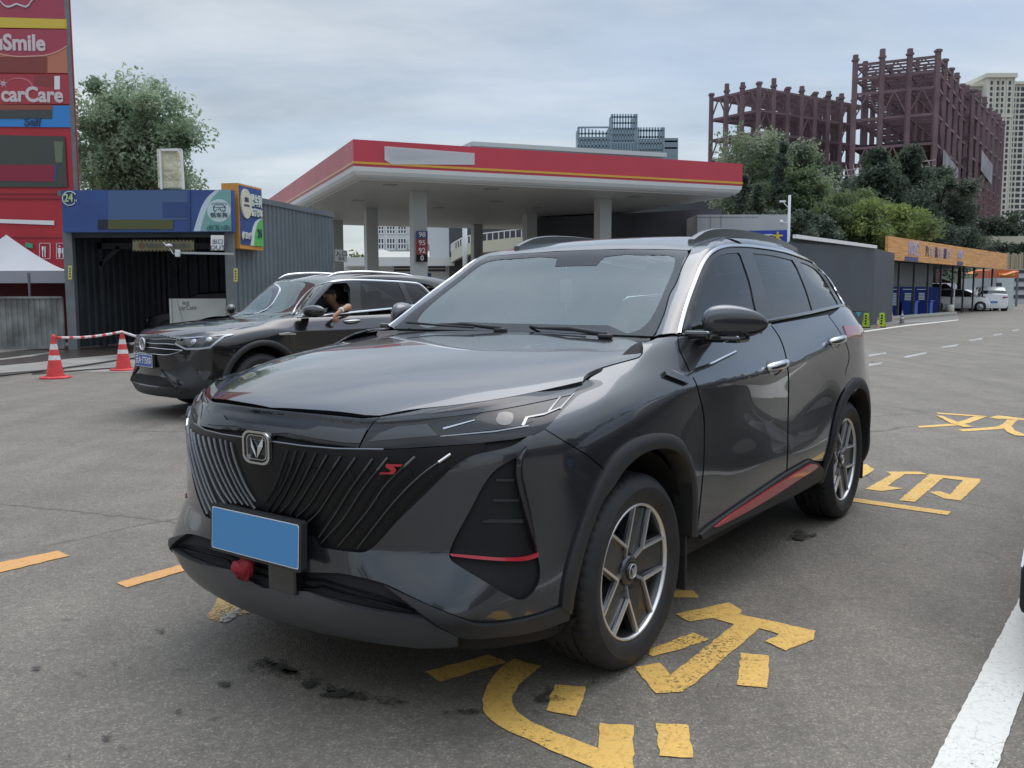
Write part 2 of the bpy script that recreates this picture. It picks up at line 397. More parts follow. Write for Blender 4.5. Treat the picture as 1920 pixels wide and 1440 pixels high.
    def strip(s, name, surf, pts, w, mt, off=.004, h=.006, sym='both', parent=None, dom=None, taper=False, cap=True):
        """raised half-round strip following points on the surface; w width in m"""
        hs = [s.hit(surf, p) for p in pts]; P = [h_[0] for h_ in hs]; N = [h_[1] for h_ in hs]; out = []
        prof = [(-.5, -.4), (-.42, .6), (0, 1), (.42, .6), (.5, -.4)]
        for sg in ((1, -1) if sym == 'both' else (1,)):
            vs = []; fs = []; n = len(P)
            for i in range(n):
                t = (P[min(i+1, n-1)]-P[max(i-1, 0)]).normalized(); b = t.cross(N[i]).normalized()
                k = 1 if not taper else max(.15, math.sin(math.pi*min(1, max(0, (i+.5)/n)))**.5)
                for a, c in prof:
                    v = P[i]+N[i]*off+b*(a*w*k)+N[i]*(c*h); vs.append((v.x*sg, v.y, v.z))
            for i in range(n-1):
                for k in range(4): fs.append((i*5+k, i*5+k+1, i*5+k+6, i*5+k+5)[::sg])
            fs += [(0,1,2,3,4), tuple((n-1)*5+k for k in range(5))]
            o = mesh_obj(name, vs, fs, mt, parent or s.root); edge_split(o, 50); out.append(o)
        return out
    def mesh(s, mb, name, mt, sym='both', parent=None, smooth=None, ang=None):
        o = mb.build(name, mt, parent or s.root, smooth)
        if ang: edge_split(o, ang)
        if sym == 'both':
            me = o.data.copy(); me.transform(Matrix.Diagonal((-1, 1, 1, 1))); me.flip_normals()
            o2 = link(bpy.data.objects.new(name, me), parent or s.root); return o, o2
        return o

def GRL_(): return mat('grille_black', (.006,.006,.007), .35, spec=.3)
# ------------------------------------------------------------------ car materials
PAINT = mat('grey_metallic_paint', (.052,.056,.063), .22, .6, 1.0, .010, ior=1.5)
BLACKGL = mat('gloss_black', (.008,.008,.01), .08, 0, 1.0, .02)
BLACKPL = mat('black_plastic', (.022,.023,.024), .55, bump=(900, .15, .001))
DARKIN = mat('dark_cavity', (.006,.006,.007), .8)
CHROME = mat('chrome', (.72,.73,.74), .12, 1.0)
DCHROME = mat('dark_chrome', (.22,.225,.235), .25, 1.0)
REDT = mat('red_trim', (.42,.012,.022), .3, 0, .8)
TYRE = mat('tyre_rubber', (.018,.018,.019), .62, noise=(14, .3))
ALU = mat('machined_alloy', (.78,.78,.78), .38, .9)
DALLOY = mat('dark_alloy', (.07,.072,.075), .35, .8, .4)
STEEL = mat('brake_steel', (.2,.19,.18), .45, .9)
LENS = glass_mat('lamp_lens', (.62,.64,.66), 1.5)
WSGL = glass_mat('windscreen_glass', (.50,.60,.58), 1.95, absorb=(.17,.27,.26,.26))
DKGL = glass_mat('dark_side_glass', (.10,.11,.115), 1.62)
SEATM = mat('seat_cloth', (.03,.03,.032), .8)
PLATEB = mat('plate_blue', (.065,.26,.54), .35, 0, .3); PLATED = mat('plate_deep_blue', (.02,.07,.33), .35, 0, .3)
PLATEW = mat('plate_white', (.75,.77,.78), .4)
LAMPGREY = mat('lamp_inner_grey', (.06,.063,.068), .3, .3, .3, ior=1.35)
LAMPBR = mat('lamp_bright', (.42,.44,.47), .3, .5)

def wheel(parent, cx, cy, cz, side, Rt=.362, Rr=.2525, wd=.235, rot=-22, style='y5', steer=0., mats=None, name='wheel', emblem=True):
    """side=+1: outer face towards +X. centre at the outer face plane cx"""
    al, da = (ALU, DALLOY) if mats is None else mats
    def place(o, par): o.parent = par; return o
    b = MB()
    # rim barrel + lip
    b.lathe([(Rr-.022, -.19), (Rr-.03, -.10), (Rr-.02, -.03), (Rr-.012, -.012)], 64, axis='X', mi=1)
    b.lathe([(Rr-.011, -.012), (Rr-.009, .000), (Rr-.003, .002), (Rr+.001, -.002), (Rr+.001, -.014)], 72, axis='X', mi=0)
    # spokes: bright Y arms with dark faces between neighbours
    def arm(p, q, w0, w1, x0, x1, mi, t=.012):
        (a0, r0), (a1, r1) = p, q
        P = Vector((x0, r0*math.sin(a0), r0*math.cos(a0))); Q = Vector((x1, r1*math.sin(a1), r1*math.cos(a1)))
        d = (Q-P).normalized(); n = Vector((1,0,0)); s_ = d.cross(n).normalized()
        vs = []
        for c, w in ((P, w0), (Q, w1)):
            vs += [c-s_*w/2-n*t, c-s_*w/2, c+s_*w/2, c+s_*w/2-n*t]
        b.add(vs, [(0,1,5,4),(1,2,6,5),(2,3,7,6),(3,0,4,7),(0,3,2,1),(4,5,6,7)], mi)
    for k in range(5):
        a = R(rot+72*k); f = R(21.5)
        fk = Rr*.43
        for sg in (-1, 1):
            arm((a, Rr*.20), (a, fk), .012, .011, -.030, -.012, 0)
            arm((a, fk-.004), (a+sg*f, Rr-.010), .010, .009, -.012, -.003, 0)
            arm((a, fk-.004), (a+sg*f, Rr-.012), .028, .03, -.030, -.014, 1, .03)
        # dark recessed face between this Y and the next
        aa = a+R(36); vs = []
        for (an, rr, x) in ((a+R(6), Rr*.22, -.034), (a+R(66), Rr*.22, -.034), (a+R(38), fk*1.08, -.03), (a+R(34), fk*1.08, -.03)): pass
        p0 = (a+R(5), Rr*.20); p1 = (a+R(67), Rr*.20); q0 = (a+f+R(2.5), Rr-.014); q1 = (a+R(72)-f-R(2.5), Rr-.014)
        m0 = (a+R(3), fk); m1 = (a+R(69), fk)
        def V(p, x): return Vector((x, p[1]*math.sin(p[0]), p[1]*math.cos(p[0])))
        pts = [V(p0, -.036), V(p1, -.036), V(m1, -.027), V(q1, -.018), V(q0, -.018), V(m0, -.027)]
        back = [v-Vector((.02, 0, 0)) for v in pts]
        b.add(pts+back, [(0,1,2,3,4,5), (11,10,9,8,7,6)]+[(i, (i+1) % 6, 6+(i+1) % 6, 6+i) for i in range(6)], 1)
        # wheel nut
        nn = a+R(36); b.lathe([(.0, .004), (.010, .004), (.011, -.01)], 10, (-.034, .055*math.sin(nn), .055*math.cos(nn)), 'X', 2)
    b.lathe([(.058, -.05), (.056, -.026), (.036, -.018), (.034, -.022)], 32, axis='X', mi=1)
    w = b.build(name, [al, da, DARKIN], parent)
    c = MB(); c.lathe([(0, -.012), (.026, -.012), (.031, -.016), (.031, -.03)], 28, axis='X'); 
    c.lathe([(.024, -.0115), (.024, -.010), (.027, -.010), (.027, -.0115)], 28, axis='X', mi=1)
    c.bar((-.0105, -.008, .012), (-.0105, 0, -.014), .005, .002, 1); c.bar((-.0105, .008, .012), (-.0105, 0, -.014), .005, .002, 1)
    hc = c.build('hub_cap', [BLACKGL, al], w)
    d = MB(); d.lathe([(.05, -.085), (.155, -.085), (.155, -.11), (.05, -.11)], 40, axis='X', closed=True)
    d.b2((-.12, .03, .07), (-.055, .13, .15), 1) ; d.lathe([(0, -.08), (.07, -.08), (.07, -.12)], 24, axis='X', mi=1)
    bd = d.build('brake_disc', [STEEL, DALLOY], w)
    # tyre
    n = 220; W_ = wd; prof = []
    sw = .012
    for (r, x, g) in [(Rr-.004, -.008, 0), (Rr+.006, .004, 0), (Rr+.02, sw+.001, 0), (Rr+.045, sw+.008, 0), (Rr+.062, sw+.009, 0), (Rr+.064, sw+.0075, 0), (Rr+.08, sw+.003, 0), (Rt-.012, -.002, 0), (Rt-.004, -.012, 1), (Rt-.001, -.022, 1), (Rt, -.034, 1), (Rt, -.060, 1), (Rt-.009, -.062, 0), (Rt-.009, -.070, 0), (Rt+.001, -.072, 2), (Rt+.002, -.104, 2), (Rt-.008, -.106, 0), (Rt-.008, -.114, 0), (Rt+.002, -.116, 2), (Rt+.001, -.146, 2), (Rt-.009, -.148, 0), (Rt-.009, -.157, 0), (Rt, -.159, 1), (Rt-.001, -.185, 1), (Rt-.006, -.203, 1), (Rt-.02, -.216, 0), (Rr+.05, -.226, 0), (Rr, -.21, 0)]: prof.append((r, x, g))
    vs = []; fs = []
    for i, (r, x, g) in enumerate(prof):
        for k in range(n):
            a = 2*math.pi*k/n; rr = r
            if g == 1 and k % 4 == 0: rr -= .006
            if g == 2 and (k+i) % 6 == 0: rr -= .003
            vs.append((x*1.0, rr*math.sin(a), max(rr*math.cos(a), -Rt+.006)))
    for i in range(len(prof)-1):
        for k in range(n): fs.append((i*n+k, i*n+(k+1) % n, (i+1)*n+(k+1) % n, (i+1)*n+k))
    ty = mesh_obj('tyre', vs, fs, TYRE, w); bmm = bmesh.new(); bmm.from_mesh(ty.data); bmesh.ops.recalc_face_normals(bmm, faces=bmm.faces[:]); bmm.to_mesh(ty.data); bmm.free(); edge_split(ty, 40)
    w.location = (cx, cy, cz-.004); w.rotation_euler = (0, 0, (0 if side > 0 else math.pi)+steer)
    return w

def mirror_full(stations):
    """stations from the front centre round the left side to the rear centre -> full ring"""
    L_ = [[(-x, y, z) for x, y, z in st] for st in stations[1:-1]][::-1]
    first = stations[-1]
    return [first]+L_+stations      # rear centre, right side backwards, front, left, rear centre

def car_surfaces(warp=lambda p: tuple(p)):
    # ---- lower body surface
    Z = [.25,.30,.38,.46,.58,.72,.87,.945,1.0]
    def st(xs, ys, zs=None):
        zs = zs or Z; n = len(zs); xs = xs if isinstance(xs, (list, tuple)) else [xs]*n; ys = ys if isinstance(ys, (list, tuple)) else [ys]*n
        return [(xs[i], ys[i], zs[i]) for i in range(n)]
    S = []
    S.append(st(0, [-.90,-.955,-.975,-.957,-.962,-.982,-.983,-.962,-.925]))
    S.append(st(.22, [-.885,-.942,-.962,-.945,-.948,-.966,-.966,-.945,-.905], [.25,.30,.38,.46,.58,.72,.87,.945,.998]))
    S.append(st(.42, [-.85,-.908,-.932,-.938,-.905,-.918,-.918,-.893,-.855], [.25,.305,.385,.45,.58,.72,.87,.94,.992]))
    S.append(st([.59,.59,.595,.60,.60,.60,.60,.61,.62], [-.80,-.862,-.892,-.899,-.842,-.836,-.822,-.79,-.715], [.25,.31,.385,.44,.585,.72,.87,.945,1.022]))
    S.append(st([.70,.70,.72,.735,.735,.74,.75,.755,.71], [-.73,-.80,-.825,-.832,-.757,-.750,-.735,-.69,-.57], [.25,.315,.375,.42,.59,.72,.87,.955,1.043]))
    S.append(st([.79,.80,.82,.832,.835,.84,.85,.845,.755], [-.62,-.68,-.69,-.685,-.65,-.64,-.628,-.58,-.44], [.25,.315,.39,.46,.58,.72,.87,.96,1.05]))
    S.append(st([.84,.86,.878,.888,.893,.90,.905,.885,.80], [-.50,-.53,-.53,-.53,-.51,-.50,-.49,-.44,-.29], [.25,.315,.39,.46,.58,.72,.87,.965,1.055]))
    S.append(st([.85,.88,.90,.912,.92,.925,.925,.905,.835], [-.34,-.34,-.34,-.34,-.335,-.33,-.32,-.28,-.13], [.25,.315,.39,.46,.58,.72,.87,.975,1.07]))
    S.append(st([.85,.885,.91,.92,.93,.936,.934,.918,.822], [-.12,-.12,-.12,-.12,-.12,-.12,-.11,-.08,.03], [.25,.315,.39,.46,.58,.73,.875,.99,1.11]))
    S.append(st([.85,.885,.91,.92,.93,.936,.934,.923,.81], [.10,.10,.10,.10,.10,.10,.10,.12,.19], [.25,.31,.39,.46,.58,.74,.88,1.0,1.162]))
    S.append(st([.85,.88,.905,.914,.922,.926,.928,.928,.812], [.30,.30,.30,.30,.30,.30,.30,.30,.33], [.25,.30,.38,.46,.59,.75,.89,1.008,1.192]))
    def side(y, x7, z7, x8, z8, x6=.908, x5=.900, x4=.910, x3=.905):
        return st([.82,.865,.893,x3,x4,x5,x6,x7,x8], y, [.25,.29,.38,.47,.60,.755,.90,z7,z8])
    S.append(side(.50, .930, 1.012, .815, 1.208, .918, .914, .916))
    S.append(side(.80, .932, 1.012, .818, 1.214, .912, .902, .910))
    S.append(side(1.15, .932, 1.012, .820, 1.222, .908, .896, .908))
    S.append(side(1.50, .931, 1.02, .820, 1.233, .906, .892, .908))
    S.append(side(1.85, .930, 1.045, .819, 1.247, .908, .893, .912, .91))
    S.append(side(2.15, .930, 1.075, .816, 1.261, .916, .908, .922, .915))
    S.append(side(2.42, .931, 1.105, .812, 1.273, .928, .928, .93, .92))
    S.append(side(2.70, .930, 1.130, .805, 1.287, .934, .938, .936, .925))
    S.append(side(2.98, .900, 1.145, .780, 1.298, .918, .928, .93, .92))
    S.append(side(3.22, .815, 1.14, .722, 1.302, .865, .885, .893, .89))
    S.append(st([.76,.79,.81,.825,.832,.828,.805,.755,.665], [3.40,3.42,3.44,3.46,3.46,3.45,3.44,3.42,3.38], [.28,.32,.40,.48,.60,.755,.90,1.12,1.30]))
    S.append(st([.60,.62,.64,.65,.66,.66,.65,.62,.56], [3.56,3.60,3.63,3.65,3.65,3.64,3.62,3.60,3.55], [.28,.32,.40,.48,.60,.755,.90,1.12,1.30]))
    S.append(st([.32,.32,.33,.33,.34,.34,.34,.34,.33], [3.64,3.68,3.72,3.73,3.73,3.72,3.70,3.66,3.62], [.28,.32,.40,.48,.60,.755,.90,1.12,1.30]))
    S.append(st(0, [3.66,3.70,3.74,3.75,3.75,3.74,3.72,3.68,3.64], [.28,.32,.40,.48,.60,.755,.90,1.12,1.30]))
    # sharpen the shoulder crease: extra rows hugging row 7
    S2 = []
    for s_ in S:
        a, b, c = (np.array(s_[k]) for k in (6, 7, 8)); y = b[1]
        w = 1. if y > .2 else max(0., min(1., (y+.5)/.7)) if abs(b[0]) > .8 else 0.
        lo = b+(a-b)*.16; hi = b+(c-b)*.10
        A9 = np.array(s_); t9 = chord(A9[:, None, :]); E9 = lambda t_: nat_spline(t9, A9, np.array([t_]))[0]
        ks = min(1., max(0., (y-.05)/.35)); ks = ks if y < 3.3 else 0.
        lo = lo*ks+E9(t9[7]-.30*(t9[7]-t9[6]))*(1-ks); hi = hi*ks+E9(t9[7]+.25*(t9[8]-t9[7]))*(1-ks); mid = (b+(c-b)*.55+np.array([.004*w, 0, 0]))*ks+E9(t9[7]+.62*(t9[8]-t9[7]))*(1-ks)
        ins_ = c+(np.array([0,.06,.012]) if y < -.8 else (np.array([-.03,.05,.014]) if y < -.35 else (np.array([-.05,.02,.030 if y < .2 else .010]) if y < .6 else np.array([-.06,0,.01]))))
        if y > 3.35: ins_ = c+np.array([-.04 if abs(b[0]) > .5 else 0, -.05, .006])
        r3, r4, r5 = (np.array(s_[k]) for k in (3, 4, 5)); l4 = r4+(r3-r4)*.14; h4 = r4+(r5-r4)*.10; kf = min(1., max(0., (-.30-y)/.3)); l4 = l4*kf+E9(t9[4]-.3*(t9[4]-t9[3]))*(1-kf); h4 = h4*kf+E9(t9[4]+.3*(t9[5]-t9[4]))*(1-kf)
        S2.append(list(s_[:4])+[tuple(l4), s_[4], tuple(h4)]+list(s_[5:7])+[tuple(lo), tuple(b), tuple(hi)]+[tuple(mid)]+[s_[8], tuple(ins_)])
    S2 = [[warp(p) for p in s_] for s_ in S2]
    TUB = Surf(mirror_full(S2), 7, 6)
    CRL = []
    for jj in (9*6, 10*6, 11*6):
        L_ = [Vector(v) for v in TUB.P[:, jj]]; CRL.append([v for v in L_ if v.x > 0 and .1 < v.y < 3.3])
    CRT = [[v for v in [Vector(q) for q in TUB.P[:, jj*6]] if v.x > .03 and v.y < -.05] for jj in (9, 10, 11, 12)]
    CRF = [[v for v in [Vector(q) for q in TUB.P[:, jj*6]] if v.x > .05 and v.y < -.3] for jj in (4, 5, 6)]
    # ---- hood surface
    xs = [0,.25,.42,.55,.65,.74,.82,.90]; ys = [-.97,-.90,-.80,-.66,-.50,-.25,0,.25,.5,.68]
    zt = [[.965,1.015,1.052,1.087,1.115,1.149,1.173,1.189,1.197,1.20],
          [.95,1.005,1.045,1.083,1.112,1.147,1.171,1.187,1.196,1.20],
          [.915,.968,1.020,1.066,1.101,1.139,1.165,1.183,1.194,1.20],
          [.87,.925,.984,1.044,1.087,1.129,1.157,1.178,1.191,1.20],
          [.81,.87,.94,1.012,1.068,1.117,1.147,1.172,1.188,1.197],
          [.75,.81,.88,.965,1.037,1.096,1.134,1.166,1.184,1.195],
          [.68,.75,.82,.91,.99,1.055,1.106,1.155,1.18,1.192],
          [.60,.67,.74,.83,.92,.99,1.05,1.12,1.17,1.19]]
    G = []
    for sx in (-1, 1):
        rng = range(len(xs)-1, 0, -1) if sx < 0 else range(len(xs))
        for i in rng: G.append([(sx*xs[i], ys[j], zt[i][j]) for j in range(len(ys))])
    G = [[warp(p) for p in g] for g in G]
    HOOD = Surf(G, 9, 8)
    # ---- greenhouse
    Ed = [(.721,.443,1.196),(.692,.580,1.287),(.660,.721,1.376),(.625,.885,1.475),(.592,1.053,1.571)]
    Co = [(.803,.500,1.212),(.774,.645,1.297),(.744,.790,1.386),(.713,.945,1.472),(.684,1.10,1.562)]
    Ce = [(0,.600,1.190),(0,.738,1.293),(0,.866,1.393),(0,.992,1.493),(0,1.113,1.592)]
    K = []
    def sect(C, E, c, by, bx, bz, wind):
        C, E, c = map(np.array, (C, E, c)); b = np.array((bx, by, bz)); f = lambda t, k: b+(C-b)*t+np.array((k, 0, k*.3))
        rows = [b, f(.25, .004), f(.5, .006), f(.75, .004), C]
        m = (C+E)/2; rows.append(m+np.array((.012, -.006, .008) if wind else (.012, 0, .012)))
        rows.append(E)
        for u in (.75, .5, .25):
            q = np.array((E[0]*u, c[1]+(E[1]-c[1])*u**2.0, c[2]+(E[2]-c[2])*u**2.2)); rows.append(q)
        rows.append(c); return [tuple(r) for r in rows]
    for i in range(5): K.append(sect(Co[i], Ed[i], Ce[i], Co[i][1], .808+.008*i/4, 1.203+.012*i/4, True))
    for (y, C, E, c, bx, bz) in [(1.27, (.676,1.590), (.582,1.618), 1.638, .818, 1.224), (1.5, (.670,1.603), (.575,1.654), 1.672, .818, 1.235), (2.0, (.662,1.600), (.568,1.666), 1.690, .816, 1.255), (2.4, (.660,1.563), (.560,1.655), 1.681, .810, 1.274),
                                 (2.72, (.672,1.490), (.552,1.624), 1.662, .803, 1.288), (2.98, (.688,1.400), (.532,1.585), 1.636, .780, 1.298), (3.2, (.672,1.345), (.51,1.548), 1.612, .722, 1.302)]:
        K.append(sect((C[0], y, C[1]), (E[0], y, E[1]), (0, y, c), y, bx, bz, False))
    K.append(sect((.640,3.36,1.325), (.485,3.44,1.50), (0,3.50,1.560), 3.33, .680, 1.302, False))
    K.append(sect((.625,3.44,1.312), (.48,3.56,1.40), (0,3.60,1.44), 3.42, .655, 1.302, False))
    K.append(sect((.72,3.46,1.304), (.48,3.58,1.305), (0,3.64,1.305), 3.44, .645, 1.300, False))
    K = [[warp(p) for p in k] for k in K]
    K = [k+[(-x, y, z) for x, y, z in k[:-1]][::-1] for k in K]
    GH = Surf(K, 7, 6)
    return TUB, HOOD, GH, CRL, CRF, CRT

def main_car():
    car = empty('sport_utility_vehicle', (-.2659, 3.7258, 0), -.6226, 'big dark grey SUV in front with a blank blue plate, parked on yellow road lettering', 'car')
    B = Body(car, -.2659, 3.7258, -.6226)
    TUB, HOOD, GH, CRL, CRF, CRT = car_surfaces()
    gx = [(0,0),(.22,.016),(.42,.064),(.60,.150),(.74,.255)]; gz = [(.46,-.930),(.55,-.955),(.65,-.972),(.76,-.983),(.87,-.984),(.945,-.970)]
    GG = [[(x, y+dx*(1+.10*(z-.7)), z) for z, y in gz] for x, dx in gx]
    GRS = Surf([[(-x, y, z) for x, y, z in st_] for st_ in GG[1:]][::-1]+GG, 8, 6)
    def ins(pts, c, k): return [(p[0]+(c[0]-p[0])*k, p[1]+(c[1]-p[1])*k) for p in pts]
    # ================= painted panels
    LT = [(1093,715.5),(1116,711.5),(1127,714),(1131,719)]                                   # lamp tail, top side
    LO = crv([(1131,719),(1127,723),(1106,731.7),(1085,741),(1072.5,752.5),(1049.6,775.4),(1026.7,800.4),(1022,804)], 3)
    LB = [(1022,804),(999.6,815.5),(960,823.5),(931.7,826),(885,831),(827.5,835),(744,840),(671,841.5)]
    LTOP = [(711.9,780),(765,770),(848,760.5),(940,747.7),(1040,727.5),(1093,715.5)]
    shut = crv([(1093,715.5),(1095.4,706.7),(1101.7,700.4),(1114,693.8),(1141,684.8),(1168,677.5),(1189,671.7),(1198,668.5),(1202.5,663),(1203.8,652.5),(1201.7,644.5),(1193,640)], 4)
    # hood
    hood_front = crv([(0,-.925,1.0),(.22,-.905,.998),(.42,-.857,.991)], 5)
    hood_out = hood_front[:-1]+crv([(711.9,779),(765,768.5),(848,759.5),(940,746.7),(1040,726.5),(1092,714.5)], 4)+shut[1:]+crv([(.735,.33,1.18),(.60,.43,1.19),(.40,.49,1.19),(.20,.52,1.19),(0,.53,1.19)], 4)
    hood = B.panel('hood', HOOD, hood_out, PAINT, 'xy', .0, res=.02, sym='merge', thick=.02)
    # fender
    seam = [(1023.5,804.5),(1103.7,854),(1133,876)]
    fl_top = crv([(1134,877.5),(1147.5,856.7),(1166,838),(1189,823),(1216,814),(1237,811.5),(1258,814.5),(1274.6,825),(1285,844),(1293,865),(1301.7,900),(1303.7,938),(1304.5,975),(1304.5,1003)], 4)
    fl_in = ins(fl_top, (1215,1000), .04)
    dseam = crv([(1272.5,655.6),(1293,699),(1303.7,719),(1314,756.7),(1318.8,785.8),(1319,848),(1317.5,880),(1313.6,921.5),(1306,998)], 4)
    fend = list(LO)[::1]+seam[1:2]+fl_in+[(1307,1003)]+dseam[::-1]+[(1270,640),(1270,631),(1232,634),(1226,637),(1210,643),(1204,641.5)]+[(1206,652),(1205.5,663.5),(1199,671)]+crv([(1189,674.5),(1168,680),(1141,687.5),(1114,696.8),(1103,702.5),(1098,708),(1096,714)], 3)+[(1116,711.5),(1127,714)]
    B.panel('front_fender', TUB, fend, PAINT, 'img', .0, res=.018, lines=CRL)
    # bumper corner + lower body
    GR_R = crv([(994,815),(965,834),(940,842),(890,853),(869,863),(848,877),(823,901),(796,928),(744,978),(711,1015),(696,1029),(681.7,1035.5),(661,1035),(640,1032.7),(599,1026)], 3)
    gr_low = [(.22,-.948,.60),(0,-.96,.605)]
    low_top = crv([(0,-.96,.475),(.16,-.953,.472)], 3)+crv([(640,1075),(681.7,1083.5),(723,1095),(765,1115),(806.7,1134.5),(848,1151),(879.6,1162),(894,1165.5),(931.7,1165.5),(973,1159),(1010,1150),(1035,1141),(1052,1134)], 4)
    FOG = [(985,842)]+crv([(985,842),(975,858),(972,890),(984,940),(1000,1010),(1009,1045),(1013,1075),(1008,1098),(990,1120),(980,1125),(968,1124)], 4)[1:]+crv([(940,1110),(900,1085),(862,1062),(846,1050),(842,1040),(848,1020),(885,950),(905,912),(925,885),(945,870),(968,858)], 4)
    fl_frontlow = [(1122,897),(1106,932),(1090,972),(1075,1015),(1062,1060),(1054,1100),(1051,1132)]
    bump = [(1021,805.5)]+[(999.6,817)]+GR_R+gr_low+low_top+ins(fl_frontlow[::-1], (1215,1000), .05)+ins([(1131,878)], (1215,1000), .04)+[(1102,855.5)]
    # split: merged centre half in img domain -> both halves share the x=0 edge
    B.panel('front_bumper', TUB, bump, PAINT, 'img', .0, holes=[FOG], res=.018, lines=CRF)
    # doors
    fs = [(1475,883)]
    seam2 = crv([(1447.5,612),(1460,630),(1469,651),(1474.6,674),(1478,700),(1478.5,740),(1477.5,790),(1477,840),(1475.5,881)], 4)
    beltF = [(1275,631),(1360,619),(1446,606)]
    d1 = [(1275,655)]+[(a+2.6, b) for a, b in dseam]+[(1308,998),(1327.5,982),(1394,936),(1471,884)]+[(a-1.3, b) for a, b in seam2[::-1]]+[(1446,606),(1360,619),(1272,632)]
    B.panel('front_door', TUB, d1, PAINT, 'img', 0, res=.018, lines=CRL)
    fr_top = crv([(1543,864.6),(1550,833),(1554.6,800),(1561,771),(1569,741.7),(1579.6,723),(1592,710),(1606.7,705),(1619,712.5),(1625,725),(1628,742)], 4)
    qs = crv([(1554,593),(1572,618),(1588,648),(1592,672),(1586,695)], 4)
    d2 = [(a+1.3, b) for a, b in seam2]+[(1475.5,881),(1515,859),(1529.6,864)]+ins([p for p in fr_top if p[0] < 1587], (1600,850), .06)+[(a-.8, b) for a, b in qs[::-1]]+[(1553,590),(1446,609)]
    B.panel('rear_door', TUB, d2, PAINT, 'img', 0, res=.018, lines=CRL)
    yz_arc = lambda r, a0, a1, n=16, cy=2.71, cz=.375: [(.93, cy-r*math.cos(R(a0+(a1-a0)*k/n)), cz+r*math.sin(R(a0+(a1-a0)*k/n))) for k in range(n+1)]
    q3 = [tuple(B.hit(TUB, p)[0]) for p in [(a+.8, b) for a, b in qs]]
    cut = [p for p in yz_arc(.475, 62, 205)]
    quart = q3+cut+[(.88,3.22,.32),(.88,3.30,.6),(.83,3.36,.9),(.77,3.38,1.12),(.68,3.33,1.295),(.78,2.98,1.296),(.80,2.76,1.284)]
    B.panel('quarter_panel', TUB, quart, PAINT, 'yz', 0, res=.03, lines=CRL)
    # rear bumper/tailgate wrap (coarse)
    tg = [(0,3.7,.5),(.5,3.6,.5),(.84,3.47,.5),(.855,3.46,.9),(.84,3.43,1.12),(.765,3.39,1.295),(.64,3.55,1.295),(.33,3.62,1.295),(0,3.64,1.295)]
    P_ = []; 
    rr = [(i, j) for i in range(TUB.n-1) for j in range(TUB.m-1)]
    vs = TUB.v; fsr = []
    for q in TUB.quads:
        c = np.mean([vs[i] for i in q], axis=0)
        if c[1] > 3.3 and c[2] > .3: fsr.append(q)
    used = sorted({i for f in fsr for i in f}); mp = {k: i for i, k in enumerate(used)}
    mesh_obj('rear_bumper', [vs[i] for i in used], [tuple(mp[i] for i in f) for f in fsr], PAINT, car, True)
    # tail lamp wrapping the corner
    B.panel('tail_lamp', TUB, [(.80,3.26,1.16),(.74,3.42,1.15),(.60,3.60,1.14),(.63,3.60,1.06),(.78,3.42,1.06),(.84,3.26,1.10)], mat('tail_lamp_red', (.12,.006,.01), .12, 0, 1), 'img', .006, res=.03)
    # inner dark shell
    fsr = []
    def keep(c):
        if c[1] < -.5 and c[2] > .968 and abs(c[0]) < .55: return False
        if c[2] < .28: return True
        for wy in (0., 2.71):
            if abs(c[0]) > .5 and math.hypot(c[1]-wy, c[2]-.365) < .478: return False
        return True
    for q in TUB.quads:
        c = np.mean([vs[i] for i in q], axis=0)
        if keep(c): fsr.append(q)
    used = sorted({i for f in fsr for i in f}); mp = {k: i for i, k in enumerate(used)}
    mesh_obj('inner_shell', [vs[i]-TUB.N[i]*.014 for i in used], [tuple(mp[i] for i in f) for f in fsr], DARKIN, car, True)
    # underbody and wheel-arch liners
    u = MB(); u.b2((-.55,-.60,.21), (.55,3.5,.24))
    u.b2((-.55,-.70,.24), (.55,3.5,.9)); 
    for wy in (0, 2.71):
        for sx in (-1, 1): u.lathe([(.44, .60*sx), (.44, .875*sx)], 24, (0, wy, .365), 'X', a0=R(-20), a1=R(200))
    u.build('underbody', DARKIN, car)
    # ================= roof and pillars
    wr = crv([(1227,634),(1246.7,588),(1257,552),(1268,533),(1282,497),(1295.5,471.5)], 4)
    ch_o = crv([(1272,627),(1285,578),(1301.7,531),(1320,489.5),(1337,470.5),(1360,462),(1395,461),(1426.7,464.2),(1468,471.5),(1510,485),(1531,495.5),(1547.5,512),(1564,539.5),(1583,573)], 5)
    edge3 = [(.582,1.27,1.618),(.575,1.5,1.654),(.568,2.0,1.666),(.560,2.4,1.655),(.552,2.72,1.624),(.532,2.98,1.585),(.51,3.2,1.548),(.485,3.44,1.50)]
    ap = wr+[(.594,1.10,1.585)]+edge3+[(.56,3.56,1.40),(.565,3.58,1.31),(.75,3.44,1.303),(.80,3.30,1.303),(.826,3.05,1.31)]+ch_o[::-1]+[(1272,634)]
    ap = [tuple(B.hit(GH, p)[0]) for p in wr]+[(.594,1.08,1.58)]+edge3+[(.56,3.55,1.40),(.735,3.42,1.31),(.80,3.24,1.303),(.828,2.99,1.299)]+[tuple(B.hit(GH, p)[0]) for p in ch_o[::-1]]
    cutp = (.575,1.5,1.654)
    apf = wr+[(.589,1.085,1.583),(.582,1.27,1.618),cutp]+[p for p in ch_o[::-1] if p[0] <= 1397]+[(1272,634)]
    apf = [p if len(p) == 2 else B.proj(p) for p in apf]
    B.panel('front_pillar', GH, apf, PAINT, 'img', 0, res=.018)
    apr = [cutp]+edge3[2:]+[(.48,3.55,1.40),(.62,3.42,1.31),(.70,3.24,1.303),(.775,2.99,1.299)]+[tuple(B.hit(GH, p)[0]) for p in ch_o[::-1] if p[0] >= 1394]
    B.panel('side_frame', GH, apr, PAINT, 'yz', 0, res=.022)
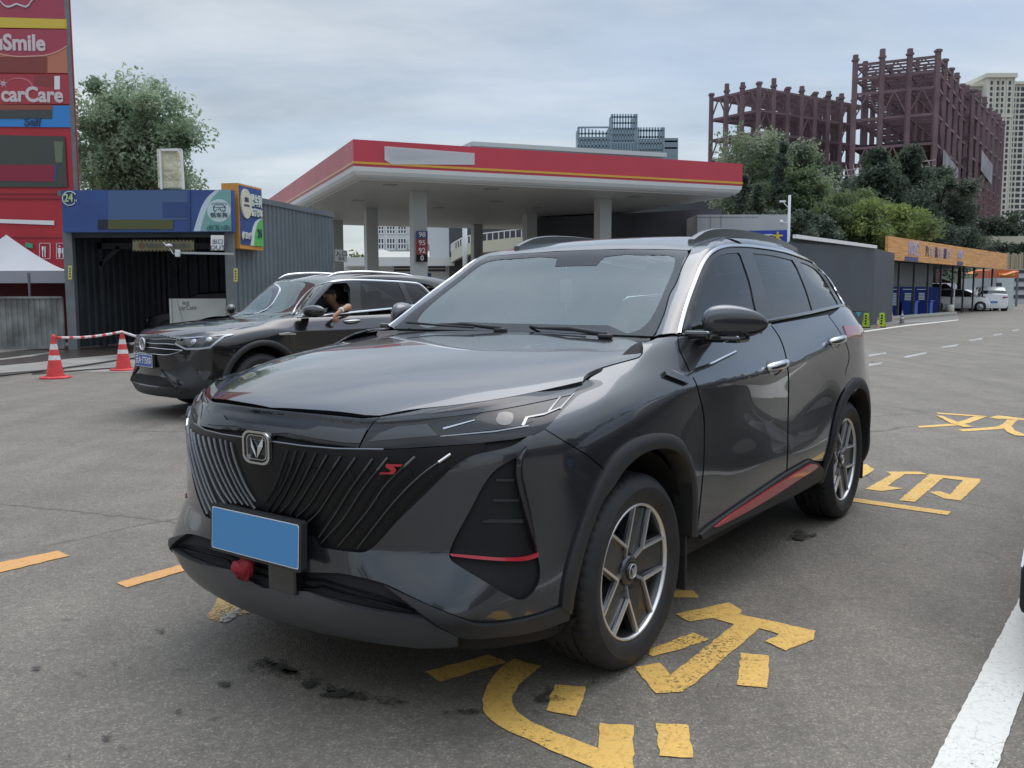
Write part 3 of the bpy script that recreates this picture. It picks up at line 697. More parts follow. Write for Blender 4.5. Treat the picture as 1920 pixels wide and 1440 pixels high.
    roof = [(0,1.120,1.60),(.2,1.115,1.597),(.4,1.095,1.59),(.588,1.066,1.577)]+[(x-.004, y, z) for x, y, z in edge3]+[(.3,3.48,1.54),(0,3.50,1.56)]
    B.panel('roof', GH, roof, PAINT, 'xy', 0, res=.03, sym='merge')
    tb = [(0,3.505,1.555),(.3,3.485,1.54),(.553,3.45,1.495),(.56,3.56,1.40),(.56,3.58,1.31),(0,3.635,1.31)]
    vs = GH.v; fsr = []
    for q in GH.quads:
        c = np.mean([vs[i] for i in q], axis=0)
        if c[1] > 3.44 and abs(c[0]) < .6: fsr.append(q)
    used = sorted({i for f in fsr for i in f}); mp = {k: i for i, k in enumerate(used)}
    mesh_obj('rear_window', [vs[i] for i in used], [tuple(mp[i] for i in f) for f in fsr], DKGL, car, True)
    # windscreen: black border + glass
    wsL = crv([(1226,637),(1133,638.5),(1060,638),(1000,634)], 3)
    wso = [(0,1.110,1.590),(.3,1.095,1.585),(.586,1.050,1.570)]+[tuple(B.hit(GH, (p[0]-1.5, p[1]))[0]) for p in wr[::-1][1:]]+[(.71,.452,1.198),(.5,.528,1.195),(.25,.583,1.192),(0,.602,1.192)]
    clear = [(0,1.012,1.51),(.12,1.01,1.508),(.14,1.06,1.552),(.25,1.075,1.562)]+[tuple(B.hit(GH, p)[0]) for p in crv([(1200,479),(1262,481.7),(1267,489),(1246.7,545),(1220,600),(1200,619),(1176.7,626.7)], 3)]+[(.42,.60,1.232),(.2,.635,1.228),(0,.645,1.228)]
    B.panel('windscreen_border', GH, wso, BLACKGL, 'xz', .0, holes=[], res=.03, sym='merge', thick=0) if False else None
    B.panel('windscreen', GH, wso, WSGL, 'xz', .002, res=.03, sym='merge', thick=.004)
    # border: ring between outer and clear outlines, closed along x=0
    ring = wso+[(0,.645,1.228)]+clear[::-1][1:-1]+[(0,1.012,1.51)]
    B.panel('windscreen_border', GH, ring, mat('frit_black', (.008,.009,.010), .06), 'xz', .0035, res=.025, sym='merge', thick=0)
    # cowl + wipers
    cw = MB()
    for sx in (-1, 1):
        pr = [(0,.53,1.178),(.2,.52,1.178),(.4,.49,1.178),(.6,.43,1.176),(.735,.33,1.165)]; pq = [(0,.62,1.19),(.25,.60,1.19),(.5,.545,1.192),(.69,.47,1.194),(.75,.36,1.19)]
        P2 = [(sx*a, b, c) for a, b, c in pr]+[(sx*a, b, c) for a, b, c in pq]
        cw.add(P2, [(i, i+1, i+6, i+5)[::sx] for i in range(4)])
    cw.build('cowl', BLACKPL, car)
    for (a, b, c) in [((.52,.40,1.205), (.05,.60,1.215), (-.02,.63,1.222)), ((-.12,.53,1.212), (-.50,.50,1.222), (-.66,.47,1.232))]:
        w = MB(); w.tube([a, ((a[0]+b[0])/2, (a[1]+b[1])/2-.01, (a[2]+b[2])/2+.012), b], [.011,.009,.006], 8); w.tube([(b[0]+.30,b[1]-.075,b[2]-.004), b, c], .006, 6); w.box((a[0], a[1], a[2]-.008), (.06,.04,.02), bev=.008)
        w.build('wiper', BLACKPL, car)
    # side glass and trims
    strip_w = .016
    B.strip('window_trim', GH, ch_o, .017, CHROME, .003, .005)
    gl1 = crv([(1293,582),(1303,553),(1320.4,513),(1339,484),(1358,476.5),(1385,474)], 4)+crv([(1389,480),(1406,530),(1415,572),(1422,600),(1424,609)], 3)+[(1298,625)]
    gl2 = [(1411,475)]+crv([(1411,475),(1447.5,479),(1486,488)], 3)[1:]+crv([(1495,503),(1512,545),(1523.5,583)], 3)+[(1446,603)]+crv([(1441,570),(1424.6,513.7)], 3)
    gl3 = [(1500,491)]+crv([(1512,495),(1526.7,503),(1541,518),(1558,545),(1574,574)], 3)+[(1534,583)]+[(1518,528)]
    side_o = ins(crv([(1278,627),(1288,582),(1305,534),(1323,492),(1340,474),(1362,466),(1395,464.8),(1426.7,468),(1468,475),(1510,489),(1529,498),(1545,515),(1562,543),(1580,574)], 4), (1430,540), .004)
    so = side_o+[(1580,578),(1446,606),(1275,632)]
    B.panel('window_surround', GH, so, mat('satin_black', (.02,.022,.024), .3, 0, .25), 'img', .001, holes=[gl1, gl2, gl3], res=.03, thick=.006)
    for nm, g in (('side_window', gl1), ('side_window', gl2), ('quarter_window', gl3)): B.panel(nm, GH, g, DKGL, 'img', -.004, res=.035, thick=0)
    B.strip('belt_trim', GH, [(1276,629),(1360,617.5),(1446,604.5),(1520,589.5),(1583,576)], .020, BLACKGL, .006, .006)
    # roof rails
    for sx in (1, -1):
        r_ = MB(); pts = [(.590,1.075,1.588),(.590,1.16,1.634),(.592,1.27,1.672),(.596,1.42,1.692),(.598,1.7,1.702),(.598,2.1,1.700),(.594,2.5,1.683),(.588,2.8,1.655),(.582,2.98,1.618)]
        pts = [tuple(B.lift(px, py, 'X', .522)) for px, py in ((1296,449.5),(1306,443),(1320,435.5),(1340,431.5),(1365,431.5),(1400,435.5),(1435,443.5),(1465,453.5),(1490,466))]
        pts = [(sx*x, y, z) for x, y, z in crv(pts, 3)]
        vs = []; fs_ = []; n = len(pts)
        for i, p in enumerate(pts):
            e = min(1, i/5., (n-1-i)/5.)*.007+.004
            for a, c in ((-.018, None), (-.016, e*.6), (0, e), (.016, e*.6), (.018, None)): vs.append((p[0]+a*sx, p[1], (p[2]+c*.8) if c is not None else B.hit(GH, (abs(p[0]+a*sx), p[1], p[2]))[0].z-.004))
        for i in range(n-1):
            for k in range(5): fs_.append((i*5+k, i*5+(k+1) % 5, (i+1)*5+(k+1) % 5, (i+1)*5+k))
        fs_ += [(0,1,2,3,4), tuple((n-1)*5+k for k in range(5))]
        r_.add(vs, fs_)
        edge_split(r_.build('roof_rail', DCHROME, car), 50)
    # mirrors
    for sx in (1, -1):
        mc = MB(); n, m = 20, 28
        # housing: superellipsoid-like shell, long axis across the car
        c0 = Vector((.985, .585, 1.250)); prof = []
        vs = []; fs_ = []
        def hous(u, v):
            t = (u+1)/2; yf = .560+.245*t**1.15; yr = .815-.02*(1-t); f = (1-((1-u)/2)**7)**.5*(1-t**3.2)**.55 if abs(u) < 1 else 0
            hd = (yr-yf)/2; yc = (yf+yr)/2; cv, sv = math.cos(v), math.sin(v); h = (.080 if sv > 0 else .078)*(1-.10*t)
            fy = (1-((1-u)/2)**7)**.5
            return Vector((.955+.112*u, yc-hd*fy*math.copysign(abs(cv)**.8, cv), 1.252+h*f*math.copysign(abs(sv)**.85, sv)-.006*u))
        for i in range(n+1):
            u_ = -math.cos(math.pi*i/n)
            for k in range(m):
                p = hous(u_*.999, 2*math.pi*k/m); vs.append((p.x*sx, p.y, p.z))
        for i in range(n):
            for k in range(m): fs_.append((i*m+k, i*m+(k+1) % m, (i+1)*m+(k+1) % m, (i+1)*m+k))
        fs_ += [tuple(range(m)), tuple(n*m+k for k in range(m))]
        top = [f for f in fs_ if np.mean([vs[i][2] for i in f]) > 1.215]; bot = [f for f in fs_ if np.mean([vs[i][2] for i in f]) <= 1.215]
        def sub(fl, nm, mt, par):
            us = sorted({i for f in fl for i in f}); mp_ = {k: i for i, k in enumerate(us)}; o = mesh_obj(nm, [vs[i] for i in us], [tuple(mp_[i] for i in f) for f in fl], mt, par, True)
            b_ = bmesh.new(); b_.from_mesh(o.data); bmesh.ops.recalc_face_normals(b_, faces=b_.faces[:]); b_.to_mesh(o.data); b_.free(); edge_split(o, 60); return o
        mo = sub(top, 'mirror', PAINT, car)
        lo = sub(bot, 'mirror_lower_shell', BLACKGL, mo)
        am = MB(); am.box((sx*.86, .62, 1.205), (.12, .16, .034), bev=.012); am.box((sx*.93, .70, 1.186), (.16, .13, .03), bev=.012); am.build('mirror_arm', BLACKGL, mo)
        fc = MB(); q = [(.865,.798,1.20),(1.04,.808,1.205),(1.05,.81,1.27),(.87,.80,1.315)]; fc.add([(sx*a, b+.008, c) for a, b, c in q], [(0,1,2,3)]); fc.build('mirror_glass', CHROME, mo)
    # door handles
    for (px, py, w) in ((1449,684,.20), (1563,637,.20)):
        h = B.lift(px, py, 'X', .915)
        cu = MB(); n = 18
        for (ra, rb, mi) in ((.105, .045, 0),):
            vs = [(.9, h.y+ra*math.cos(2*math.pi*k/n), h.z-.008+rb*math.sin(2*math.pi*k/n)) for k in range(n)]
            pts = []
            for v in vs:
                q = TUB.near(Vector((.93, v[1], v[2]))); pts.append(tuple(q[0]+q[1]*.002))
            c = TUB.near(Vector((.93, h.y, h.z-.01))); cen = tuple(c[0]+c[1]*.002)
            cu.add(pts+[cen], [(k, (k+1) % n, n) for k in range(n)], 0, True)
        B.mesh(cu, 'handle_recess', BLACKGL, ang=None)
        hb = MB(); sur = TUB.near(Vector((.93, h.y, h.z)))[0].x
        pts = [(sur+.004, h.y-.115, h.z-.006), (sur+.024, h.y-.09, h.z-.002), (sur+.038, h.y-.03, h.z+.002), (sur+.040, h.y+.03, h.z+.004), (sur+.026, h.y+.09, h.z+.004), (sur+.004, h.y+.118, h.z+.002)]
        cp = crv(pts, 4); hb.tube(cp, [.008+.009*math.sin(math.pi*i/(len(cp)-1))**.5 for i in range(len(cp))], 10)
        for v in range(len(hb.v)): x, y, z = hb.v[v]; hb.v[v] = (x, y, h.z+(z-h.z)*1.35)
        B.mesh(hb, 'door_handle', CHROME)
    # fender blade badge
    blade = crv([(1296,697),(1330,684.5),(1350,674.5),(1376,661.5)], 4)
    B.strip('fender_badge', TUB, [(1253,695),(1270,703),(1284,708)]+blade[1:], .016, CHROME, .008, .008, taper=False)
    B.panel('badge_base', TUB, [(1242,699),(1252,693),(1285,702),(1296,696),(1297,706),(1286,722),(1245,706)], BLACKGL, 'img', .014, res=.03, thick=.02)
    # flares
    def flare(outer, inner, nm, proud=.018, lift=.004):
        hs = [B.hit(TUB, p) for p in outer]; hi = [B.hit(TUB, p) for p in inner]
        n = len(outer); vs = []; fs_ = []
        for (P0, N0), (P1, N1) in zip(hs, hi):
            P1 = Vector((P0.x*.5+P1.x*.5, P1.y, P1.z)) if abs(P1.x-P0.x) > .08 else P1
            o_ = P0+N0*.000; a = P0+N0*proud*.55; mid = P0.lerp(P1, .22)+N0*proud; m2 = P0.lerp(P1, .85)+N0*proud; c = P1+N0*(proud-.006); d = P1-Vector((.07, 0, 0))
            for v in (o_, a, mid, m2, c, d): vs.append(tuple(v))
        for i in range(n-1):
            for k in range(5): fs_.append((i*6+k, i*6+k+1, i*6+k+7, i*6+k+6))
        for sx in (1, -1):
            o = mesh_obj(nm, [(x*sx, y, z) for x, y, z in vs], fs_, BLACKPL, car); b_ = bmesh.new(); b_.from_mesh(o.data); bmesh.ops.recalc_face_normals(b_, faces=b_.faces[:]); b_.to_mesh(o.data); b_.free()
            edge_split(o, 50)
    def resamp(pts, n):
        P = np.array(pts, float); d = np.concatenate([[0], np.cumsum(np.linalg.norm(np.diff(P, axis=0), axis=1))]); q = np.linspace(0, d[-1], n)
        return [tuple(np.array([np.interp(t, d, P[:, c]) for c in range(P.shape[1])])) for t in q]
    fo = crv([(1050,1140),(1054,1100),(1062,1060),(1075,1015),(1090,972),(1106,932),(1122,896)], 3)[:-1]+fl_top
    fi = crv([(1068,1150),(1075,1105),(1085,1060),(1095,1020),(1110,977),(1127,936),(1147.5,909),(1160,888),(1179,867),(1202,850),(1227,841),(1252,841),(1272.5,852.5),(1283,869),(1291,896),(1293.5,938),(1292,1005)], 3)
    flare(resamp(fo, 60), resamp(fi, 60), 'wheel_arch_trim')
    c2 = (2.71, .365)
    def arc3(ro, a0, a1, n, x=.93): return [(x, c2[0]-ro*math.cos(R(a0+(a1-a0)*k/n)), c2[1]+ro*math.sin(R(a0+(a1-a0)*k/n))*1.02) for k in range(n+1)]
    ro3 = [tuple(B.hit(TUB, p)[0]) for p in resamp([(1541,880)]+fr_top, 30)]
    # rear arch from a fitted circle
    oc = arc3(.490, -12, 196, 40); ic = arc3(.425, -12, 196, 40)
    flare(oc, ic, 'wheel_arch_trim')
    # sills with red stripe
    sill_px_top = [(1309,1001),(1327.5,985),(1394,938.5),(1471,886.5),(1515,861.5),(1531,867.5),(1541,880)]
    sill_px_bot = [(1541,892),(1530,902),(1488,925),(1436,950),(1373,979),(1312,1010)]
    B.panel('sill_cladding', TUB, sill_px_top+sill_px_bot, BLACKPL, 'img', .016, res=.025, thick=.05)
    B.panel('sill_red_stripe', TUB, crv([(1331.7,985.4),(1350,971),(1394,941.7),(1436,914.6),(1477.5,889.6),(1513,868)], 3)+[(1522,868),(1527.5,872)]+crv([(1516,881),(1498,891.7),(1456.7,918.8),(1415,943.7),(1373,966.7),(1338,984)], 3), REDT, 'img', .024, res=.025, thick=.008)
    # mud flaps
    for (px0, px1, py0, py1) in ((1269,1295,960,1074),):
        for wy in (.435, 3.14):
            for sx in (1, -1):
                m_ = MB(); m_.b2((sx*.70, wy, .165), (sx*.885, wy+.014, .47), bev=.005); m_.build('mud_flap', BLACKPL, car)
    # ================= front end
    # grille backing
    top_line = [(0,-.983,.893),(.2,-.968,.893)]+[(590,836),(650,842.5),(720,843.5),(800,840),(880,834),(931.7,827.5),(960,824.5),(992,816)]
    bot_line = list(GR_R)
    grl = [(0,-.983,.893)]+[(505,826),(570,836),(632.5,842),(720,843.5),(800,839.5),(880,833.5),(960,825),(992,816)]+bot_line+gr_low
    GRL = GRL_()
    grl = [p if len(p) == 2 else (p[0], p[1], p[2]) for p in grl]
    B.panel('grille', GRS, grl, GRL, 'xz', .0, res=.02, sym='merge', thick=.02)
    BARM = mat('bar_dark', (.15,.155,.16), .45, .7)
    bars = [[(541,845),(527,885),(512,922),(499,943)], [(557,845),(543,887),(527,920),(508,950),(503,957)], [(573,847),(552,895),(530,938),(516,957)], [(594,850),(570,900),(545,942),(529,960)], [(615,853),(585,905),(560,945),(546,964)],
            [(640,856),(608,905),(580,948),(559,968)], [(668,858),(630,912),(600,958),(577,980)], [(700,860),(660,915),(627,968),(600,1006)], [(728,858),(682,915),(645,972),(605,1016)], [(779,856),(727,905),(690,958),(636,1023)], [(845,851),(790,890),(740,940),(672,1027)]]
    for k, b_ in enumerate(bars):
        pp = crv(b_, 5)
        # keep the hidden tail behind the plate at x>=0.01
        pts = []
        for p in pp:
            h = B.hit(GRS, p)[0]
            if h.x > .004: pts.append(tuple(h))
        if len(pts) < 3: continue
        B.strip('grille_bar', GRS, pts, .0028+.0003*k, BARM, .005, .005)
        tp = pts[:4]
        if k > 3: B.strip('grille_bar_tip', GRS, [pts[0], pts[1], pts[2]], .003+.0006*k, CHROME if k > 9 else BARM, .006, .005)
        sh = [(p[0]+.012+.0016*k, p[1], p[2]-.012) for p in pts[2:-1]]
        B.strip('grille_slat', GRS, sh, .010+.0022*k, GRL, -.002, .006)
    # light bar and lamps
    lb = [(0,-.930,.995)]+[(x, y-.004, z-.005) for x, y, z in hood_front[1:-1]]+[(711,782.5)]+crv([(711,784),(700,791),(690,806),(680,824),(671,840)], 2)[1:]+[(661.7,838),(590.8,830),(518,816),(0,-.98,.90)]
    LBG = mat('lamp_black', (.010,.011,.013), .10, 0, .35, ior=1.35)
    B.panel('light_bar', TUB, lb, LBG, 'xz', .000, res=.011, sym='merge', thick=.012, lines=CRT)
    B.panel('light_bar_inner', TUB, [(0,-.977,.915),(0,-.965,.945),(.2,-.95,.943)]+[(600,800),(660,806),(690,804),(676,832),(640,830),(590,822),(540,812)], LAMPGREY, 'xz', .005, res=.02, sym='merge', thick=0)
    B.strip('light_bar_trim', TUB, [(.01,-.985,.897),(505,827),(570,836),(632.5,841.5),(720,843)], .006, DCHROME, .004, .004)
    lamp = [(714,781)]+LTOP[1:]+LT[1:]+list(LO)[1:]+[(1021,805)]+[(999.6,816),(960,824),(931.7,827),(885,832),(827.5,836),(744,841),(673,842)]+crv([(673,842),(682,824),(692,806),(702,791)], 2)[1:]
    hl = B.panel('headlight', TUB, lamp, LBG, 'img', .000, res=.012, thick=.012, lines=CRT)
    for s_i, par in enumerate(hl):
        sg = 1 if s_i == 0 else -1
        def one(nm, ol, mt, off, thick=0):
            o = B.panel(nm, TUB, ol, mt, 'img', off, res=.02, thick=thick, sym=None, parent=par)
            if sg < 0: o.data.transform(Matrix.Diagonal((-1, 1, 1, 1))); o.data.flip_normals()
            return o
        one('lamp_grid', [(690,828),(712,812),(745,800),(801,795),(806,800),(822,817),(760,822)], LAMPGREY, .0015)
        one('lamp_chamber', [(806,797),(900,780),(960,770),(1008,760),(1000,790),(975,800),(930,806),(825,817)], mat('lamp_grey_dark', (.022,.024,.026), .15, .1, .3, ior=1.35), .0015)
        one('lamp_upper_lens', crv([(706,789),(760,782),(850,773),(940,760),(1020,743),(1085,728)], 3)+crv([(1070,741),(1030,750),(960,764),(900,774),(800,786),(708,793)], 3), LAMPGREY, .002)
        one('daytime_light', [(830,803),(890,788),(890,789.5),(832,806)], LAMPBR, .004, .002)
        one('daytime_light', [(977,798),(984,785),(990,783),(984,797),(981,800)], LAMPBR, .004, .002)
        one('lamp_line', [(984,783),(1020,776),(1050,764),(1050,766.5),(1020,779),(985,785.5)], DCHROME, .004, .002)
        one('lamp_line', [(1026,772),(1049,745),(1052,745),(1030,773)], DCHROME, .004, .002)
        one('lamp_line', [(1048,766),(1075,738),(1077,739),(1051,768)], DCHROME, .004, .002)
        one('lamp_line', [(826,817.5),(930,808),(990,798),(991,800),(930,810.5),(826,819.5)], DCHROME, .003, .001)
        one('projector', crv([(935,775),(950,773),(962,778),(958,795),(940,798),(930,790),(935,775)], 3)[:-1], mat('lens_dark', (.02,.02,.022), .03, 0, 1), .003)
    # emblem
    ec = Vector((0, -.970, .874)); e = MB()
    def rrect(w, h, r, n=8):
        o_ = []
        for cx, cz, a0 in ((w-r, h-r, 0), (-(w-r), h-r, 90), (-(w-r), -(h-r), 180), (w-r, -(h-r), 270)):
            for k in range(n+1): a = R(a0+90*k/n); o_.append((cx+r*math.cos(a), cz+r*math.sin(a)))
        return o_
    def ringm(mb, w, h, r, w2, h2, r2, y0, y1, mi):
        a, b = rrect(w, h, r), rrect(w2, h2, r2); n = len(a)
        vs = [(x, y0, z) for x, z in a]+[(x, y1, z) for x, z in a]+[(x, y1, z) for x, z in b]+[(x, y0, z) for x, z in b]
        mb.add([Vector(v)+ec for v in vs], [(k*n+i, k*n+(i+1) % n, (k+1)*n+(i+1) % n, (k+1)*n+i) for k in range(3) for i in range(n)], mi)
    def plate(mb, w, h, r, y, mi, y0=.0):
        a = rrect(w, h, r); n = len(a); mb.add([Vector((x, y, z))+ec for x, z in a]+[Vector((x, y0, z))+ec for x, z in a], [tuple(range(n))]+[(i, (i+1) % n, n+(i+1) % n, n+i) for i in range(n)], mi)
    plate(e, .062, .066, .035, -.018, 2, .01); ringm(e, .060,.064,.034,.052,.056,.029, -.017, -.028, 0); ringm(e, .044,.048,.022,.041,.045,.020, -.018, -.024, 0)
    for sx in (-1, 1):
        v = [(sx*.004,-.020,-.044),(sx*.034,-.022,.040),(sx*.016,-.032,.012),(sx*.003,-.027,-.010)]; v = [(sx*.002,-.022,-.042),(sx*.031,-.022,.002),(sx*.029,-.022,.038),(sx*.014,-.034,.0)]
        v = [(sx*.001,-.024,-.042),(sx*.026,-.022,.006),(sx*.028,-.022,.040),(sx*.006,-.026,-.012),(sx*.014,-.034,.004)]
        e.add([Vector(p)+ec for p in v], [(0,1,4)[::sx],(1,2,4)[::sx],(2,3,4)[::sx],(3,0,4)[::sx]], 1)
    e.v = [(v[0]*1.14, ec.y+(v[1]-ec.y)*.84, ec.z+(v[2]-ec.z)*.86) for v in e.v]
    e.build('emblem', [CHROME, mat('emblem_silver', (.85,.86,.87), .35, .5), BLACKGL], car)
    # S badge
    B.panel('sport_badge', GRS, [(727,869),(758,870),(754,873.5),(741,874),(746,880),(741,887.5),(714,887.5),(716,884.5),(733,884),(736,881),(726,874)], REDT, 'img', .016, res=.02, sym=None, thick=.006)
    # fog pocket: black insert, fins, red stripe, blade
    B.panel('fog_recess', TUB, FOG, BLACKGL, 'img', -.02, res=.025, thick=0)
    B.panel('fog_insert', TUB, [(905,912),(945,868),(972,862),(974,900),(992,985),(1004,1040),(960,1045),(846,1042),(850,1020),(885,950)], DARKIN, 'img', -.012, res=.03, thick=0)
    for (x0, y0, x1, y1) in ((930,899,975,899),(924,937,976,937),(905,977,982,977),(915,975,980,975)):
        a = B.hit(TUB, (x0, y0))[0]; b_ = B.hit(TUB, (x1, y1))[0]; m_ = MB(); m_.add([a, b_, b_+Vector((-.02,.10,.0)), a+Vector((.02,.10,0)), a-Vector((0,0,.008)), b_-Vector((0,0,.008)), b_+Vector((-.02,.10,-.008)), a+Vector((.02,.10,-.008))], [(0,1,2,3),(7,6,5,4),(0,4,5,1)])
        for v in range(len(m_.v)): x, y, z = m_.v[v]; m_.v[v] = (x*.995, y+.006, z)
        B.mesh(m_, 'vent_fin', mat('fin_black', (.03,.031,.034), .35))
    B.panel('fog_red_stripe', TUB, crv([(842,1038),(880,1041),(930,1045),(965,1045),(990,1042),(1008,1036)], 3)+crv([(1009,1044),(985,1051),(950,1052),(900,1049),(848,1043)], 3), REDT, 'img', .004, res=.02, thick=.01)
    bl = crv([(985,838),(975,855),(971,880),(976,915),(984,950),(994,995),(1000,1030)], 4)
    B.strip('vent_blade', TUB, bl, .026, BLACKGL, .004, .022, taper=True)
    # lower intake, lip
    lipu = crv([(640,1120),(700,1135),(760,1150),(797,1155)], 3)
    intake = [(0,-.96,.470),(.16,-.953,.468)]+crv([(640,1077),(681.7,1085),(715,1094),(750,1118),(797,1156)], 3)+crv([(797,1156),(740,1150),(690,1141),(640,1128),(580,1108)], 3)[1:]+[(0,-.97,.395)]
    B.panel('lower_intake', TUB, intake, DARKIN, 'xz', -.012, res=.025, sym='merge', thick=0)
    for (a_, b_) in (([(0,-.955,.45),(.2,-.945,.45)], [(600,1088),(700,1116),(760,1138)]), ([(0,-.955,.425),(.2,-.945,.425)], [(600,1099),(700,1128),(775,1147)])):
        B.strip('intake_slat', TUB, a_+b_, .008, GRL, -.012, .012)
    lip = [(0,-.97,.393)]+crv([(580,1109),(640,1129),(690,1142),(740,1151),(797,1157)], 3)+[(830,1176),(858,1190)]+crv([(858,1190),(800,1181),(720,1168),(640,1152),(560,1130)], 3)[1:]+[(0,-.935,.28)]
    lip = [(0,-.97,.393)]+crv([(580,1109),(640,1129),(690,1142),(740,1151),(797,1157)], 3)+[(830,1176),(858,1190),(.69,-.79,.30),(.58,-.85,.285),(.42,-.895,.28),(.22,-.93,.275),(0,-.94,.275)]
    B.panel('front_lip', TUB, lip, mat('satin_grey_lip', (.06,.062,.064), .35, .3, .2), 'xz', .010, res=.022, sym='merge', thick=.02)
    cl = crv([(723,1097),(765,1117),(806.7,1136),(848,1153),(879.6,1164),(894,1167.5),(931.7,1167.5),(973,1161),(1010,1152),(1035,1143),(1052,1136),(1068,1130)], 3)+crv([(1062,1160),(1030,1172),(985,1184),(935,1190),(880,1193),(860,1190)], 3)+[(830,1172),(797,1152),(760,1125)]
    B.panel('bumper_lower_trim', TUB, cl, BLACKPL, 'img', .012, res=.022, thick=.03)
    # number plate
    pc = B.lift(495, 1008, 'Y', -1.0); pc.x = 0
    pm = MB(); M = Matrix.Translation(pc) @ Matrix.Rotation(R(-3), 4, 'X')
    a = rrect(.232, .082, .012, 4)
    pm.add([M @ Vector((x, -.012, z)) for x, z in a]+[M @ Vector((x, .012, z)) for x, z in a], [tuple(range(len(a)))]+[(i, (i+1) % len(a), len(a)+(i+1) % len(a), len(a)+i) for i in range(len(a))])
    pm.box(M @ Vector((0, .035, -.02)), (.36, .06, .10))
    np_ = pm.build('plate_frame', BLACKPL, car)
    for (w, h, y, mt, nm) in ((.222, .072, -.0135, PLATEW, 'plate_rim'), (.219, .069, -.0145, PLATEB, 'number_plate')):
        a = rrect(w, h, .008, 4); q = MB(); q.add([M @ Vector((x, y, z)) for x, z in a], [tuple(range(len(a)))[::1]]); o = q.build(nm, mt, np_)
    # sensor block under the plate
    sb = MB(); sb.b2((.03,-.985,.40), (.165,-.93,.50), bev=.006); sb.build('radar_cover', BLACKGL, car)
    # ================= wheels
    for sx in (1, -1):
        wheel(car, sx*.885, 0, .362, sx, steer=-.012); wheel(car, sx*.885, 2.71, .362, sx, rot=-16)
    # ================= interior
    I = MB()
    I.b2((-.80,.55,.92), (.80,.95,1.12)); I.build('dashboard', SEATM, car, bevel=.04)
    for sx in (-1, 1):
        s_ = MB(); s_.box((sx*.37, 1.55, .72), (.50,.50,.16), bev=.05); s_.box((sx*.37, 1.86, 1.02), (.48,.14,.62), rx=-.2, bev=.05); s_.box((sx*.37, 1.93, 1.39), (.24,.10,.16), bev=.04); s_.build('seat', SEATM, car)
    s_ = MB(); s_.box((0, 2.55, .75), (1.25,.5,.16), bev=.05); s_.box((0, 2.85, 1.05), (1.25,.14,.6), rx=-.2, bev=.05); s_.build('rear_seat', SEATM, car)
    sw = MB(); M = Matrix.Translation((.37,1.12,1.10)) @ Matrix.Rotation(R(-62), 4, 'X'); sw.tube([M @ Vector((.18*math.cos(2*math.pi*k/28), .18*math.sin(2*math.pi*k/28), 0)) for k in range(29)], .014, 8)
    sw.bar(M @ Vector((-.17,0,0)), M @ Vector((.17,0,0)), .03, .02); sw.bar(M @ Vector((0,0,0)), M @ Vector((0,-.17,0)), .03, .02); sw.build('steering_wheel', BLACKPL, car)
    fl = MB(); fl.b2((-.8,.5,.42), (.8,3.4,.50)); fl.build('cabin_floor', DARKIN, car)
    rm = MB(); rm.box((0,1.02,1.47), (.24,.03,.07), bev=.012); rm.build('rear_view_mirror', BLACKPL, car)
    # hanging charm seen through the windscreen (own thing, hangs from the mirror)
    hp = B.lift(1062, 545, 'Y', 1.0)
    ch = MB(); ch.tube([(0,0,.12),(0,0,.055)], .0015, 6); a = rrect(.035,.058,.015,4); ch.add([(x, -.004, z) for x, z in a]+[(x, .004, z) for x, z in a], [tuple(range(len(a))), tuple(range(len(a), 2*len(a)))[::-1]]+[(i, (i+1) % len(a), len(a)+(i+1) % len(a), len(a)+i) for i in range(len(a))])
    ch.tube([(0,0,-.058),(0,0,-.17)], .0035, 6)
    c_ = ch.build('hanging_charm', mat('charm_pale', (.55,.62,.60), .5), None); W_ = Vector((B.c*hp.x-B.s*hp.y+B.tx, B.s*hp.x+B.c*hp.y+B.ty, hp.z)); c_.location = W_; c_.rotation_euler = (0,0,-.62)
    tag(c_, 'pale rounded charm hanging behind the windscreen of the big grey SUV', 'car charm')
    # red cloth bow tied below the plate
    bow = MB(); rnd = random.Random(4)
    for k in range(9):
        a = rnd.uniform(0, 6.28); rx_, rz_ = rnd.uniform(.016,.03), rnd.uniform(.018,.034); c = (rnd.uniform(-.018,.018), rnd.uniform(-.012,.012), rnd.uniform(-.03,.018)); n = 12; vs = []; fs_ = []
        for i in range(6):
            ph = -math.pi/2+math.pi*i/5
            for j in range(n):
                th = 2*math.pi*j/n; wob = 1+.22*math.sin(3*th+a)+.15*math.sin(5*th+2*a+i)
                x, z, y = rx_*math.cos(ph)*math.cos(th)*wob, rz_*math.sin(ph), rx_*.6*math.cos(ph)*math.sin(th)*wob
                vs.append((c[0]+x*math.cos(a)-z*math.sin(a), c[1]+y, c[2]+x*math.sin(a)+z*math.cos(a)))
        for i in range(5):
            for j in range(n): fs_.append((i*n+j, i*n+(j+1) % n, (i+1)*n+(j+1) % n, (i+1)*n+j))
        bow.add(vs, fs_, 0, True)
    bp = B.lift(456, 1058, 'Y', -1.0)
    bo = bow.build('cloth_bow', mat('red_cloth', (.24,.008,.016), .7), None); bo.location = (B.c*bp.x-B.s*bp.y+B.tx, B.s*bp.x+B.c*bp.y+B.ty, bp.z); bo.rotation_euler = (0, 0, -.62); bo.scale = (1.25, 1.25, 1.25)
    tag(bo, 'crumpled dark red cloth bow tied under the blank blue number plate', 'bow')
    return B, TUB, HOOD, GH
